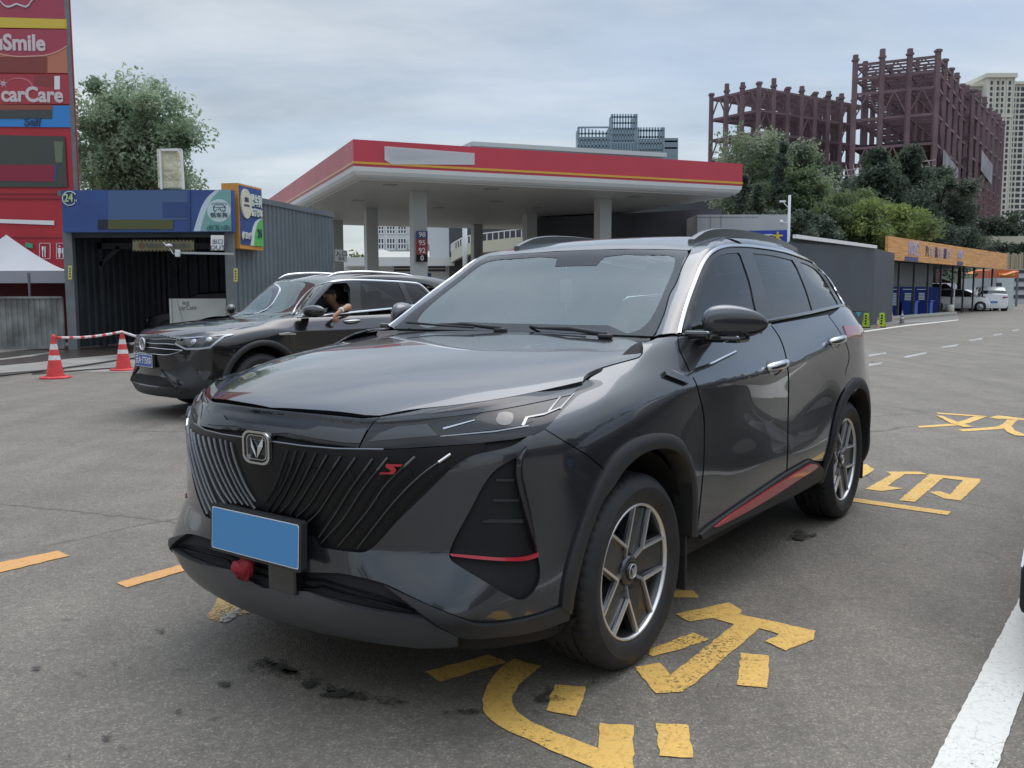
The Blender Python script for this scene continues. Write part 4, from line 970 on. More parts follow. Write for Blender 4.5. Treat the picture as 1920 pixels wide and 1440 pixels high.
# ------------------------------------------------------------------ ground
def asphalt_mat():
    m = bpy.data.materials.new('asphalt'); m.use_nodes = True; nt = m.node_tree; N = nt.nodes; L = nt.links; b = N['Principled BSDF']
    b.inputs['Roughness'].default_value = .72; b.inputs['Specular IOR Level'].default_value = .5
    tc = N.new('ShaderNodeTexCoord')
    def noise(sc, det, rough=.5, dist=0.):
        n = N.new('ShaderNodeTexNoise'); n.inputs['Scale'].default_value = sc; n.inputs['Detail'].default_value = det; n.inputs['Roughness'].default_value = rough; n.inputs['Distortion'].default_value = dist; L.new(tc.outputs['Object'], n.inputs[0]); return n
    def ramp(src, p0, c0, p1, c1):
        r = N.new('ShaderNodeValToRGB'); e = r.color_ramp.elements; e[0].position = p0; e[1].position = p1; e[0].color = (*c0, 1) if isinstance(c0, tuple) else (c0, c0, c0, 1); e[1].color = (*c1, 1) if isinstance(c1, tuple) else (c1, c1, c1, 1); L.new(src.outputs[0], r.inputs[0]); return r
    def mul(a, b_, f=1.):
        x = N.new('ShaderNodeMixRGB'); x.blend_type = 'MULTIPLY'; x.inputs[0].default_value = f; L.new(a.outputs[0], x.inputs[1]); L.new(b_.outputs[0], x.inputs[2]); return x
    base = ramp(noise(.35, 5, .6), .3, (.165,.146,.119), .7, (.205,.182,.148))
    # aggregate grains: dark binder, mid and pale stones
    v = N.new('ShaderNodeTexVoronoi'); v.inputs['Scale'].default_value = 150; L.new(tc.outputs['Object'], v.inputs[0])
    sepc = N.new('ShaderNodeSeparateColor'); L.new(v.outputs['Color'], sepc.inputs[0])
    gr = N.new('ShaderNodeValToRGB'); cr = gr.color_ramp; cr.elements[0].position = 0; cr.elements[0].color = (.78,.78,.78,1); cr.elements[1].position = 1; cr.elements[1].color = (1.65,1.62,1.55,1)
    for p, c in ((.35, .82), (.72, 1.02), (.92, 1.25)): e = cr.elements.new(p); e.color = (c, c, c*.98, 1)
    L.new(sepc.outputs[0], gr.inputs[0]); c1 = mul(base, gr)
    c2 = mul(c1, ramp(noise(24, 4, .7), .32, .84, .68, 1.15))
    c3 = mul(c2, ramp(noise(2.2, 6, .7, .6), .33, .84, .62, 1.07))
    # dark drip stains and small blots
    st = ramp(noise(5.5, 3, .6), .66, 1., .73, .55); c4 = mul(c3, st, .8)
    # long faint tyre streaks
    mp = N.new('ShaderNodeMapping'); mp.inputs['Rotation'].default_value = (0, 0, -.62); mp.inputs['Scale'].default_value = (2.2, .12, 1); L.new(tc.outputs['Object'], mp.inputs[0])
    n5 = N.new('ShaderNodeTexNoise'); n5.inputs['Scale'].default_value = 1.2; n5.inputs['Detail'].default_value = 5; L.new(mp.outputs[0], n5.inputs[0]); c5 = mul(c4, ramp(n5, .35, .88, .62, 1.06))
    # fine cracks
    vc = N.new('ShaderNodeTexVoronoi'); vc.feature = 'DISTANCE_TO_EDGE'; vc.inputs['Scale'].default_value = .33
    nw = noise(2.5, 6, .65); mxv = N.new('ShaderNodeMixRGB'); mxv.inputs[0].default_value = .16; L.new(tc.outputs['Object'], mxv.inputs[1]); L.new(nw.outputs['Color'], mxv.inputs[2]); L.new(mxv.outputs[0], vc.inputs[0])
    ck = N.new('ShaderNodeValToRGB'); ck.color_ramp.elements[0].position = .0015; ck.color_ramp.elements[0].color = (.42,.42,.42,1); ck.color_ramp.elements[1].position = .0045; ck.color_ramp.elements[1].color = (1,1,1,1); L.new(vc.outputs['Distance'], ck.inputs[0])
    kk = ramp(noise(.45, 2), .52, 0., .58, 1.); mk = N.new('ShaderNodeMixRGB'); mk.blend_type = 'MULTIPLY'; L.new(kk.outputs[0], mk.inputs[0]); L.new(c5.outputs[0], mk.inputs[1]); L.new(ck.outputs[0], mk.inputs[2])
    L.new(mk.outputs[0], b.inputs['Base Color'])
    bp = N.new('ShaderNodeBump'); bp.inputs['Strength'].default_value = .55; bp.inputs['Distance'].default_value = .004; L.new(v.outputs['Distance'], bp.inputs['Height']); L.new(bp.outputs[0], b.inputs['Normal'])
    return m
ASPH = asphalt_mat()
gnd = mesh_obj('ground', [(-400,-120,0),(400,-120,0),(400,900,0),(-400,900,0)], [(0,1,2,3)], ASPH); tag(gnd, kind='structure')
def paint_mat(name, col, wear=.42, worn=(.19,.18,.16), sc=30):
    m = bpy.data.materials.new(name); m.use_nodes = True; nt = m.node_tree; N = nt.nodes; L = nt.links; b = N['Principled BSDF']; b.inputs['Roughness'].default_value = .6
    tc = N.new('ShaderNodeTexCoord'); n = N.new('ShaderNodeTexNoise'); n.inputs['Scale'].default_value = sc; n.inputs['Detail'].default_value = 8; n.inputs['Roughness'].default_value = .7; L.new(tc.outputs['Object'], n.inputs[0])
    r = N.new('ShaderNodeValToRGB'); e = r.color_ramp.elements; e[0].position = wear; e[1].position = .5; e[0].color = (*[c*.80 for c in col], 1); e[1].color = (*col, 1)
    e2 = e.new(.66); e2.color = tuple(c*.88 for c in col)+(1,); L.new(n.outputs[0], r.inputs[0])
    v = N.new('ShaderNodeTexVoronoi'); v.inputs['Scale'].default_value = 110; L.new(tc.outputs['Object'], v.inputs[0]); bp = N.new('ShaderNodeBump'); bp.inputs['Strength'].default_value = .35; bp.inputs['Distance'].default_value = .003; L.new(v.outputs['Distance'], bp.inputs['Height']); L.new(bp.outputs[0], b.inputs['Normal'])
    # hairline cracks through the paint
    vc = N.new('ShaderNodeTexVoronoi'); vc.feature = 'DISTANCE_TO_EDGE'; vc.inputs['Scale'].default_value = 3.2; n2 = N.new('ShaderNodeTexNoise'); n2.inputs['Scale'].default_value = 9; n2.inputs['Detail'].default_value = 4; L.new(tc.outputs['Object'], n2.inputs[0])
    mv = N.new('ShaderNodeMixRGB'); mv.inputs[0].default_value = .12; L.new(tc.outputs['Object'], mv.inputs[1]); L.new(n2.outputs['Color'], mv.inputs[2]); L.new(mv.outputs[0], vc.inputs[0])
    ck = N.new('ShaderNodeValToRGB'); ck.color_ramp.elements[0].position = .001; ck.color_ramp.elements[0].color = (.5,.46,.4,1); ck.color_ramp.elements[1].position = .005; ck.color_ramp.elements[1].color = (1,1,1,1); L.new(vc.outputs['Distance'], ck.inputs[0])
    mm = N.new('ShaderNodeMixRGB'); mm.blend_type = 'MULTIPLY'; mm.inputs[0].default_value = .5; L.new(r.outputs[0], mm.inputs[1]); L.new(ck.outputs[0], mm.inputs[2]); L.new(mm.outputs[0], b.inputs['Base Color'])
    tr = N.new('ShaderNodeBsdfTransparent'); mx = N.new('ShaderNodeMixShader'); n3 = N.new('ShaderNodeTexNoise'); n3.inputs['Scale'].default_value = sc*2.6; n3.inputs['Detail'].default_value = 6; n3.inputs['Roughness'].default_value = .75; L.new(tc.outputs['Object'], n3.inputs[0])
    n4 = N.new('ShaderNodeTexNoise'); n4.inputs['Scale'].default_value = 2.2; n4.inputs['Detail'].default_value = 3; L.new(tc.outputs['Object'], n4.inputs[0]); ad = N.new('ShaderNodeMath'); ad.operation = 'MULTIPLY_ADD'; ad.inputs[1].default_value = .35; L.new(n4.outputs[0], ad.inputs[0]); L.new(n3.outputs[0], ad.inputs[2])
    rr = N.new('ShaderNodeValToRGB'); rr.color_ramp.elements[0].position = wear+.10; rr.color_ramp.elements[1].position = wear+.19; L.new(ad.outputs[0], rr.inputs[0])
    L.new(rr.outputs[0], mx.inputs[0]); L.new(tr.outputs[0], mx.inputs[1]); L.new(b.outputs[0], mx.inputs[2]); L.new(mx.outputs[0], N['Material Output'].inputs[0])
    return m
YEL = paint_mat('yellow_road_paint', (.80,.49,.125)); YEL2 = paint_mat('faded_yellow_paint', (.52,.34,.12), .47, (.20,.185,.16)); ORA = paint_mat('orange_road_paint', (.66,.34,.11), .38)
WHT = paint_mat('white_road_paint', (.74,.72,.65), .36, (.32,.31,.29)); WHT2 = paint_mat('worn_white_paint', (.50,.50,.47), .48)
def decal(name, polys, m, z=.004, jit=.004, seed=1, three=False):
    rnd = random.Random(seed); vs = []; fs = []
    for P in polys:
        W_ = [Vector(p) if three else at(p[0], p[1], Z=z) for p in P]; n = len(W_); out = []
        for i in range(n):
            a, b_ = W_[i], W_[(i+1) % n]; L_ = (b_-a).length; k = max(1, int(L_/.03)) if a.length < 12 else 1
            for j in range(k):
                q = a.lerp(b_, j/k); jj = jit if a.length < 12 else 0; out.append(Vector((q.x+rnd.uniform(-jj, jj), q.y+rnd.uniform(-jj, jj))))
        r = delaunay_2d_cdt(out, [(i, (i+1) % len(out)) for i in range(len(out))], [], 1, 1e-6); o = len(vs)
        vs += [(v.x, v.y, z) for v in r[0]]; poly = [(v.x, v.y) for v in out]
        for f in r[2]:
            cx = sum(r[0][i].x for i in f)/len(f); cy = sum(r[0][i].y for i in f)/len(f)
            if pip(cx, cy, poly):
                a, b_, c = (r[0][i] for i in f[:3]); f = tuple(f) if (b_-a).cross(c-a) > 0 else tuple(f)[::-1]; fs.append(tuple(i+o for i in f))
    return tag(mesh_obj(name, vs, fs, m), kind='structure')
lett = [
 [(798.5,1259),(916,1227),(951,1241),(824,1278)],
 crv([(963.7,1234.7),(935,1255),(912.8,1284),(904.6,1322),(919,1348),(967,1376.5),(1030,1404),(1116,1440),(1160,1462)], 3)+[(1187,1475),(1188,1359),(1124.5,1356),(1122.6,1402)]+crv([(1122.6,1402),(1043,1373),(979.6,1341.5),(959,1316),(973,1284),(1014.5,1249)], 3)[1:],
 [(1041,1283),(1100,1287.5),(1081,1341.5),(1022.8,1332)], [(1230.6,1356),(1291,1359),(1299,1421),(1237,1416.5)], [(1259,1107),(1300.5,1106.4),(1311,1120.3),(1255,1120)],
 [(1267.4,1150.8),(1366,1129.9),(1392.6,1143.2),(1386,1150.8),(1529,1182.6),(1526,1198.5),(1472,1219.5),(1434,1201.7),(1462.5,1189),(1424.4,1177.5),(1405,1195),(1310,1274.7),(1278,1298),(1229.3,1299),(1189.3,1249.3),(1238.8,1243),(1256,1266.5),(1376.7,1170),(1335.4,1158.5),(1294,1165.5)],
 [(1214.7,1227),(1221,1216.3),(1297.3,1185.8),(1330.3,1198.5),(1281.4,1215.7),(1224.2,1230.3)], [(1389.4,1224),(1443.4,1229),(1437,1289.4),(1383,1283)],
 [(1600,873),(1624.4,870),(1640.4,880.4),(1611,897.8),(1600,900)], [(1661,884),(1727,884.4),(1738,889.3),(1697,889),(1664,911),(1694,915.6),(1650,920.7),(1622,916.7),(1672,889.5)],
 [(1743,888.4),(1839,897.8),(1838,903.3),(1801,938.4),(1770,934.4),(1742,922.2),(1762,920.7),(1782,926.7),(1805.6,900.5),(1768,896),(1715.6,941),(1685.6,938.2)], [(1596,932.8),(1783.3,959),(1776.7,965.6),(1596,940)]]
z5 = lambda L_: [(1560+x/4.5, 700+y/4.5) for x, y in L_]
lett2 = [z5([(885,330),(1310,360),(1200,362),(890,341)]), z5([(1200,363),(1308,363),(1160,418),(1060,440),(740,458),(720,445),(1000,425),(1100,400)]), z5([(880,355),(930,358),(1060,410),(1190,448),(1115,453),(1000,420),(940,385)]),
 z5([(1325,372),(1400,355),(1475,362),(1660,388),(1660,398),(1480,384),(1400,384)]), z5([(1480,388),(1565,392),(1520,440),(1440,468),(1110,490),(1055,475),(1380,450),(1440,430)]), z5([(1440,455),(1510,440),(1540,480),(1640,520),(1640,530),(1540,522),(1480,495)])]
decal('road_lettering', lett+[lett2[0], lett2[1], lett2[3], lett2[4]], YEL, seed=3); decal('road_lettering', [lett2[2], lett2[5]], YEL, z=.008, seed=4)
decal('faded_road_lettering', [[(432.5,1100.4),(449,1099),(463.7,1107.7),(453,1111),(443,1109)], [(387.7,1155.6),(399,1139),(408.5,1121),(454.4,1118),(453,1127.5),(445,1138),(486.7,1121),(522,1110),(560,1118),(497,1140),(465.8,1150),(434.6,1158.7),(413.7,1166),(399,1164)]], YEL2, seed=5)
decal('white_paint_spill', [crv([(412,1160),(425,1150),(440,1144),(449,1137),(462,1127),(480,1121),(492,1124),(488,1131),(470,1134),(452,1143),(446,1152),(430,1163),(418,1167),(412,1160)], 3)[:-1]], WHT2, z=.008, seed=7)
decal('yellow_dashes', [[(-6,1055.5),(107,1032.6),(130.6,1041.7),(-6,1074.5)], [(217.7,1092.8),(340.5,1058),(372,1063),(237.5,1101)]], ORA, seed=9)
decal('parking_line', [[at(1745,1440,Z=.004)-(at(1920,1104,Z=.004)-at(1745,1440,Z=.004))*.4, at(1920,1104,Z=.004)+(at(1920,1104,Z=.004)-at(1745,1440,Z=.004))*4, at(1920,1292,Z=.004)+(at(1920,1292,Z=.004)-at(1869,1440,Z=.004))*7, at(1869,1440,Z=.004)-(at(1920,1292,Z=.004)-at(1869,1440,Z=.004))*.8]], WHT, three=True, seed=4, jit=.0022)
decal('lane_dashes', [[(1628.7,665),(1662,660.5),(1660,663.5),(1629,668.5)], [(1628.7,682),(1655,679),(1651,683),(1629,686.5)], [(1693,669),(1738,659.5),(1737,663),(1700,670.5)], [(1764,650.5),(1798,645),(1793,649),(1768,652)], [(1816,637.5),(1844,633),(1840,636.5),(1820,639.5)], [(1862,628),(1880,624.5),(1878,627),(1864,629.5)], [(1898,619),(1912,616.5),(1910,619),(1899,621)], [(342,778),(362,775),(358,781),(338,784)]], WHT2, jit=0)
decal('edge_line', [[(1618,620.5),(1700,609.2),(1797,599.2),(1797,600.4),(1700,611.2),(1618,623)]], WHT, jit=0)
# dark wet stains in front of the car
def stain_mat():
    m = bpy.data.materials.new('damp_asphalt'); m.use_nodes = True; nt = m.node_tree; N = nt.nodes; L = nt.links; b = N['Principled BSDF']; b.inputs['Base Color'].default_value = (.045,.041,.036,1); b.inputs['Roughness'].default_value = .6
    tc = N.new('ShaderNodeTexCoord'); n = N.new('ShaderNodeTexNoise'); n.inputs['Scale'].default_value = 70; n.inputs['Detail'].default_value = 5; n.inputs['Roughness'].default_value = .7; L.new(tc.outputs['Object'], n.inputs[0])
    n2 = N.new('ShaderNodeTexNoise'); n2.inputs['Scale'].default_value = 14; n2.inputs['Detail'].default_value = 3; L.new(tc.outputs['Object'], n2.inputs[0]); ad = N.new('ShaderNodeMath'); ad.operation = 'ADD'; L.new(n.outputs[0], ad.inputs[0]); L.new(n2.outputs[0], ad.inputs[1])
    r = N.new('ShaderNodeValToRGB'); r.color_ramp.elements[0].position = .92; r.color_ramp.elements[1].position = 1.0; r.color_ramp.elements[1].color = (.8,.8,.8,1); L.new(ad.outputs[0], r.inputs[0])
    hf = N.new('ShaderNodeMath'); hf.operation = 'MULTIPLY_ADD'; L.new(ad.outputs[0], hf.inputs[0]); hf.inputs[1].default_value = 5.; hf.inputs[2].default_value = -4.5; hf.use_clamp = True
    tr = N.new('ShaderNodeBsdfTransparent'); mx = N.new('ShaderNodeMixShader'); L.new(hf.outputs[0], mx.inputs[0]); L.new(tr.outputs[0], mx.inputs[1]); L.new(b.outputs[0], mx.inputs[2]); L.new(mx.outputs[0], N['Material Output'].inputs[0]); return m
STN = stain_mat()
def blot(cx, cy, rx, ry, seed, n=26):
    rnd = random.Random(seed); ph = [rnd.uniform(0, 6.28) for _ in range(5)]
    return [(cx+rx*math.cos(t)*(1+.28*math.sin(3*t+ph[0])+.18*math.sin(5*t+ph[1])+.12*math.sin(9*t+ph[2])), cy+ry*math.sin(t)*(1+.28*math.sin(2*t+ph[3])+.2*math.sin(6*t+ph[4]))) for t in [2*math.pi*k/n for k in range(n)]]
decal('damp_stains', [blot(x, y, rx*1.35, ry*1.4, i) for i, (x, y, rx, ry) in enumerate([(512,1250,28,12),(540,1262,17,9),(497,1240,15,7),(583,1274,15,8),(628,1298,19,8),(618,1290,9,5),(675,1304,12,7),(668,1298,6,4),(733,1315,16,5),(712,1311,8,4),(742,1304,7,4),(880,1334,14,4),(833,1334,8,3),(1025,1292,9,6),(1018,1308,11,5),(1045,1308,9,4),(1107,1281,7,3),(421,1282,8,4),(238,1250,6,3),(203,1381,9,4),(135,1418,8,3),(216,1240,8,3),(1505,1000,16,5),(1495,1008,9,3),(300,1180,7,2.5),(66,1252,7,2),(335,1333,5,2)])], STN, z=.010, jit=.006, seed=2)
# forecourt slab before the car wash
def slab_mat():
    return mat('wet_concrete', (.27,.255,.225), .5, noise=(.9, .28, 8))
fore = [at(-40,712,Z=.004), at(0,704,Z=.004), at(80,697,Z=.004), at(250,697,Z=.004), at(420,690,Z=.004), at(560,640,Z=.004)+Vector((0,0,0)), (-4.5,30,.004), (-22,30,.004), (-22,14,.004)]
decal('forecourt_slab', [fore], slab_mat(), three=True)
decal('wet_streaks', [[(-10,676),(60,668),(130,655),(250,650),(250,662),(130,672),(60,680),(-10,686)], [(-10,662),(140,646),(260,642),(255,650),(130,655),(0,672)], [(-10,700),(120,690),(120,693),(-10,704)], [(60,699),(240,687),(240,689),(60,702)]], mat('wet_dirt', (.05,.042,.033), .3, noise=(3, .4)), z=.008, jit=0)
# ------------------------------------------------------------------ second SUV (black) behind the first
def second_car():
    car = empty('sport_utility_vehicle', (-3.42, 10.65, 0), -.785, 'black SUV with chrome window line whose driver rests an arm on the open window', 'car')
    B = Body(car, -3.42, 10.65, -.785)
    BP = mat('black_car_paint', (.010,.010,.011), .22, .3, 1.0, .015, ior=1.55)
    def zmap(z): return float(np.interp(z, [0,.25,.6,.9,1.0,1.06,1.2,1.3,1.5,1.65,1.72], [0,.22,.56,.83,.925,.985,1.085,1.14,1.44,1.60,1.67]))
    def warp(p):
        x, y, z = p; return (x*.985, y*.965 if y < 0 else y*1.03, zmap(z))
    TUB, HOOD, GH, CRL, CRF, CRT = car_surfaces(warp)
    def part(nm, surf, cond, mt, sm=True):
        vs = surf.v; fs = []
        for q in surf.quads:
            c = np.mean([vs[i] for i in q], axis=0)
            if cond(c, q): fs.append(q)
        us = sorted({i for f in fs for i in f}); mp = {k: i for i, k in enumerate(us)}
        o = mesh_obj(nm, [vs[i] for i in us], [tuple(mp[i] for i in f) for f in fs], mt, car, True); return o
    wb = 2.79
    def kb(c, q):
        for wy in (0., wb):
            if abs(c[0]) > .5 and math.hypot(c[1]-wy, c[2]-.36) < .455: return False
        return c[2] > .24
    part('body', TUB, kb, BP)
    part('hood', HOOD, lambda c, q: abs(c[0]) < .80-max(0, (-.35-c[1]))*.50 and c[1] < .60 and c[1] > -.89+abs(c[0])**2.2*.28, BP)
    m = GH.m; jj = lambda q: q[0] % m; ii = lambda q: q[0]//m
    part('windscreen', GH, lambda c, q: ii(q) < 28 and 36 <= jj(q) < m-1-36, WSGL)
    part('roof', GH, lambda c, q: (ii(q) >= 28 and 24 <= jj(q) < m-1-24 and c[1] < 3.52) or (ii(q) < 28 and (24 <= jj(q) < 36 or m-1-36 <= jj(q) < m-1-24)), BP)
    part('rear_window', GH, lambda c, q: c[1] >= 3.52 and abs(c[0]) < .7, DKGL)
    out_ = crv([(543,597),(561.7,565),(586.7,540),(613,530),(645,525.8),(665,525),(720,526.7),(770,530),(786.7,533),(807,551)], 4)
    o3 = [tuple(B.hit(GH, p)[0]) for p in out_]
    g1 = crv([(547,594),(568,563),(590,544),(620,532.5),(650,530.5)], 3)+[(656,540),(657,577),(607,588.5)]
    g2 = [(675,528.5),(746,530.5),(762,566),(763,573),(677,581.5)]
    g3 = [(757,531.5),(784,535.5),(803,552),(795,566),(775,570)]
    B.panel('window_frame', GH, out_+[(812,556),(815,567),(740,580),(673,586),(607,594),(562,598),(543,600)], BLACKGL, 'img', .002, holes=[g1, g2, g3], res=.03, thick=.004)
    for g in (g2, g3): B.panel('side_window', GH, g, DKGL, 'img', -.002, res=.05, thick=0)
    B.strip('window_trim', GH, out_, .022, CHROME, .004, .006)
    B.strip('belt_trim', GH, [(543,598),(562,595.5),(607,591.5),(673,584.5),(740,578),(806,568)], .024, CHROME, .006, .006)
    # seams
    B.strip('door_seam', TUB, [(543,600),(543.5,625),(543,650),(542,680)], .008, DARKIN, -.001, .002); B.strip('door_seam', TUB, [(675,586),(677,600),(677.5,620)], .008, DARKIN, -.001, .002)
    B.strip('hood_seam', HOOD, [(393,626),(431.7,616),(473,608),(512,600)], .008, DARKIN, .0, .002)
    # roof rails
    for sx in (1, -1):
        r_ = MB(); pts = crv([tuple(B.lift(px, py, 'X', .56)) for px, py in ((612,521),(625,514.5),(645,511.5),(680,510),(720,512),(755,515),(775,519),(792,525.5))], 3); r_.tube([(sx*x, y, z) for x, y, z in pts], [.006+.014*min(1, i/4, (len(pts)-1-i)/4) for i in range(len(pts))], 8); r_.build('roof_rail', mat('rail_silver', (.75,.76,.77), .25, 1.0), car)
        mm = MB(); n, k_ = 14, 20; vs = []; fs = []
        for i in range(n+1):
            u = -math.cos(math.pi*i/n); s_ = math.sqrt(max(0, 1-abs(u)**2.6))
            for k in range(k_):
                w = 2*math.pi*k/k_; vs.append((sx*(.985+.125*u), .62+.05*u-.075*s_*math.cos(w), 1.165+.072*s_*math.sin(w)))
        for i in range(n):
            for k in range(k_): fs.append((i*k_+k, i*k_+(k+1) % k_, (i+1)*k_+(k+1) % k_, (i+1)*k_+k))
        mm.add(vs, fs, 0, True); mm.box((sx*.88,.62,1.11), (.14,.10,.03), bev=.01); mm.build('mirror', BP, car)
    for (px, py) in ((660,602),):
        h = B.hit(TUB, (px, py))[0]; hb = MB(); pts = crv([(h.x+.002, h.y-.12, h.z), (h.x+.03, h.y-.07, h.z+.003), (h.x+.03, h.y+.06, h.z+.006), (h.x+.002, h.y+.12, h.z+.006)], 3); hb.tube(pts, .012, 8); B.mesh(hb, 'door_handle', CHROME)
        rc = MB(); rc.lathe([(0,.0),(.09,.003)], 16, (h.x-.002, h.y, h.z-.02), 'X'); 
    B.strip('fender_badge', TUB, [(523,627),(540,625.5),(554,626)], .03, CHROME, .004, .006, taper=True)
    # wheel arches + wheels
    for wy in (0., wb):
        for sx in (1, -1):
            f_ = MB(); n = 30; vs = []; fs = []
            for k in range(n+1):
                a = R(-12+204*k/n); 
                for (r, dx) in ((.50,-.004),(.49,.014),(.435,.014),(.43,-.08)):
                    y = wy-r*math.cos(a); z = .36+r*math.sin(a)*1.0; hx = TUB.near(Vector((.92, y, max(z, .3))))[0].x; vs.append((sx*(hx+dx), y, z))
            for i in range(n):
                for k in range(3): fs.append((i*4+k, i*4+k+1, i*4+k+5, i*4+k+4))
            f_.add(vs, fs, 0, True); f_.build('wheel_arch_trim', BLACKPL, car)
            wheel(car, sx*.87, wy, .355, sx, Rt=.355, Rr=.235, mats=(ALU, DALLOY))
    u = MB(); u.b2((-.6,-.6,.22), (.6,3.5,.9)); u.build('underbody', DARKIN, car)
    for wy in (0, wb):
        lm = MB(); [lm.lathe([(.44, .55*sx), (.44, .86*sx)], 20, (0, wy, .36), 'X', a0=R(-20), a1=R(200)) for sx in (-1, 1)]; lm.build('arch_liner', DARKIN, car)
    # front: lamps, grille, plate
    lamp = [(333,634.5),(370,632),(410,629),(436.7,627),(438,629),(421.7,632.5),(406.7,643.5),(395,653),(348,656.5),(327.5,645)]
    for k, o in enumerate(B.panel('headlight', TUB, lamp, mat('lamp_black2', (.03,.033,.036), .12, 0, 1), 'img', .004, res=.03)):
        sg = 1 if k == 0 else -1
        def st_(nm, pts, w, mt):
            o2 = B.strip(nm, TUB, pts, w, mt, .008, .004, sym=None, parent=o)[0]
            if sg < 0: o2.data.transform(Matrix.Diagonal((-1, 1, 1, 1))); o2.data.flip_normals()
        st_('daytime_light', [(329,645),(348,654.5),(372,654.5),(394,651.5),(406,641.5),(420,631.5),(436,628)], .022, LAMPBR); st_('daytime_light', [(336,635.5),(370,633.2),(410,630),(434,627.6)], .014, LAMPBR)
        for c in ((363,641),(392,637)):
            h = B.hit(TUB, c); mb = MB(); mb.lathe([(.0,.010),(.028,.008),(.034,.0)], 16, (0,0,0)); M = h[1].to_track_quat('Z', 'Y').to_matrix().to_4x4(); M.translation = h[0]+h[1]*.004
            mb.v = [tuple(M @ Vector(v)) for v in mb.v]; oo = mb.build('projector', mat('lens_bright', (.35,.37,.4), .1, .6, 1), o)
            if sg < 0: oo.data.transform(Matrix.Diagonal((-1, 1, 1, 1))); oo.data.flip_normals()
    gz0, gz1 = zmap(.80), zmap(.965)
    c0 = [(0,-.93,.905),(.2,-.92,.905),(.40,-.87,.90)]
    B.panel('grille', TUB, [(0,-.95,.90),(.25,-.93,.90)]+[(333,635),(327.5,645),(343,656.5),(317,665)]+[(.25,-.94,.715),(0,-.95,.71)], GRL_(), 'xz', .003, res=.03, sym='merge', thick=0)
    for pts in ([(.0,-.95,.885),(.2,-.94,.885),(333,637)], [(.0,-.95,.835),(.2,-.94,.83),(328,646)], [(.0,-.95,.785),(.2,-.94,.783),(343,657)], [(.0,-.95,.715),(.22,-.94,.715),(317,665),(343,657.5)]):
        P = crv([tuple(B.hit(TUB, p)[0]) for p in pts], 4); B.strip('grille_bar', TUB, P, .011, CHROME, .006, .008)
    ec = TUB.cast(Vector((0,-3,.82)), Vector((0,1,0)))[0]; e = MB()
    e.lathe([(.0,-.004),(.066,-.004),(.066,.01)], 32, (0, ec.y-.02, .82), 'Y', 1); e.lathe([(.060,-.006),(.063,-.014),(.070,-.014),(.073,-.006)], 32, (0, ec.y-.018, .82), 'Y', 0)
    for a, b_ in (((-.025,.055),(0,.008)), ((.025,.055),(0,.008)), ((-.050,.035),(-.018,-.05)), ((-.018,-.05),(0,-.008)), ((0,-.008),(.018,-.05)), ((.018,-.05),(.050,.035))): e.bar((a[0], ec.y-.028, .82+a[1]), (b_[0], ec.y-.028, .82+b_[1]), .011, .006, 0)
    e.build('emblem', [CHROME, BLACKGL], car)
    py = TUB.cast(Vector((0,-3,.63)), Vector((0,1,0)))[0].y-.02; pl = MB(); pl.b2((-.235,py,.555), (.235,py+.03,.715), bev=.006); fr = pl.build('plate_frame', BLACKPL, car)
    q = MB(); q.b2((-.22,py-.004,.565), (.22,py+.002,.705), 0); q.b2((-.214,py-.006,.571), (.214,py-.003,.699), 1); pb = q.build('number_plate', [PLATEW, PLATED], fr)
    text('plate_text', '云A·1T5X0', .105, frame((0, py-.008, .635), (1,0,0), (0,0,1)), PLATEW, fr, .001, bold=.001, sx=.80)
    B.panel('lower_intake', TUB, [(0,-.95,.47),(.25,-.93,.47),(.45,-.88,.46),(.60,-.78,.36),(.3,-.90,.36),(0,-.93,.36)], DARKIN, 'xz', .003, res=.04, sym='merge', thick=0)
    B.panel('side_vent', TUB, [(322,679),(357,677),(368,690),(380,712),(376,722),(350,722),(320,702),(304,694),(330,692)], BLACKPL, 'img', .004, res=.04)
    B.panel('bumper_lower_trim', TUB, [(0,-.93,.345),(.3,-.90,.345),(.60,-.78,.345),(.70,-.66,.42),(.80,-.5,.45),(.85,-.40,.45),(.85,-.40,.26),(.7,-.65,.255),(.4,-.83,.25),(0,-.88,.25)], BLACKPL, 'xz', .008, res=.04, sym='merge')
    B.strip('lower_crease', TUB, [(301,694),(316,710),(332,726)], .02, BLACKPL, .006, .012)
    # interior
    I = MB(); I.b2((-.78,.62,.85), (.78,.98,1.04)); I.build('dashboard', SEATM, car, bevel=.03)
    for sx in (-1, 1):
        s_ = MB(); s_.box((sx*.37,1.55,.66), (.5,.5,.16), bev=.05); s_.box((sx*.37,1.86,.96), (.48,.14,.6), rx=-.2, bev=.05); s_.box((sx*.37,1.93,1.32), (.24,.1,.16), bev=.04); s_.build('seat', SEATM, car)
    fl = MB(); fl.b2((-.8,.5,.40), (.8,3.4,.48)); fl.build('cabin_floor', DARKIN, car)
    rw = MB(); rw.b2((-.7,2.3,.5), (.7,2.5,1.3)); rw.build('rear_seat', SEATM, car)
    sw = MB(); M = Matrix.Translation((.37,1.13,1.02)) @ Matrix.Rotation(R(-62), 4, 'X'); sw.tube([M @ Vector((.18*math.cos(2*math.pi*k/24), .18*math.sin(2*math.pi*k/24), 0)) for k in range(25)], .014, 8); sw.build('steering_wheel', BLACKPL, car)
    return B, GH, TUB

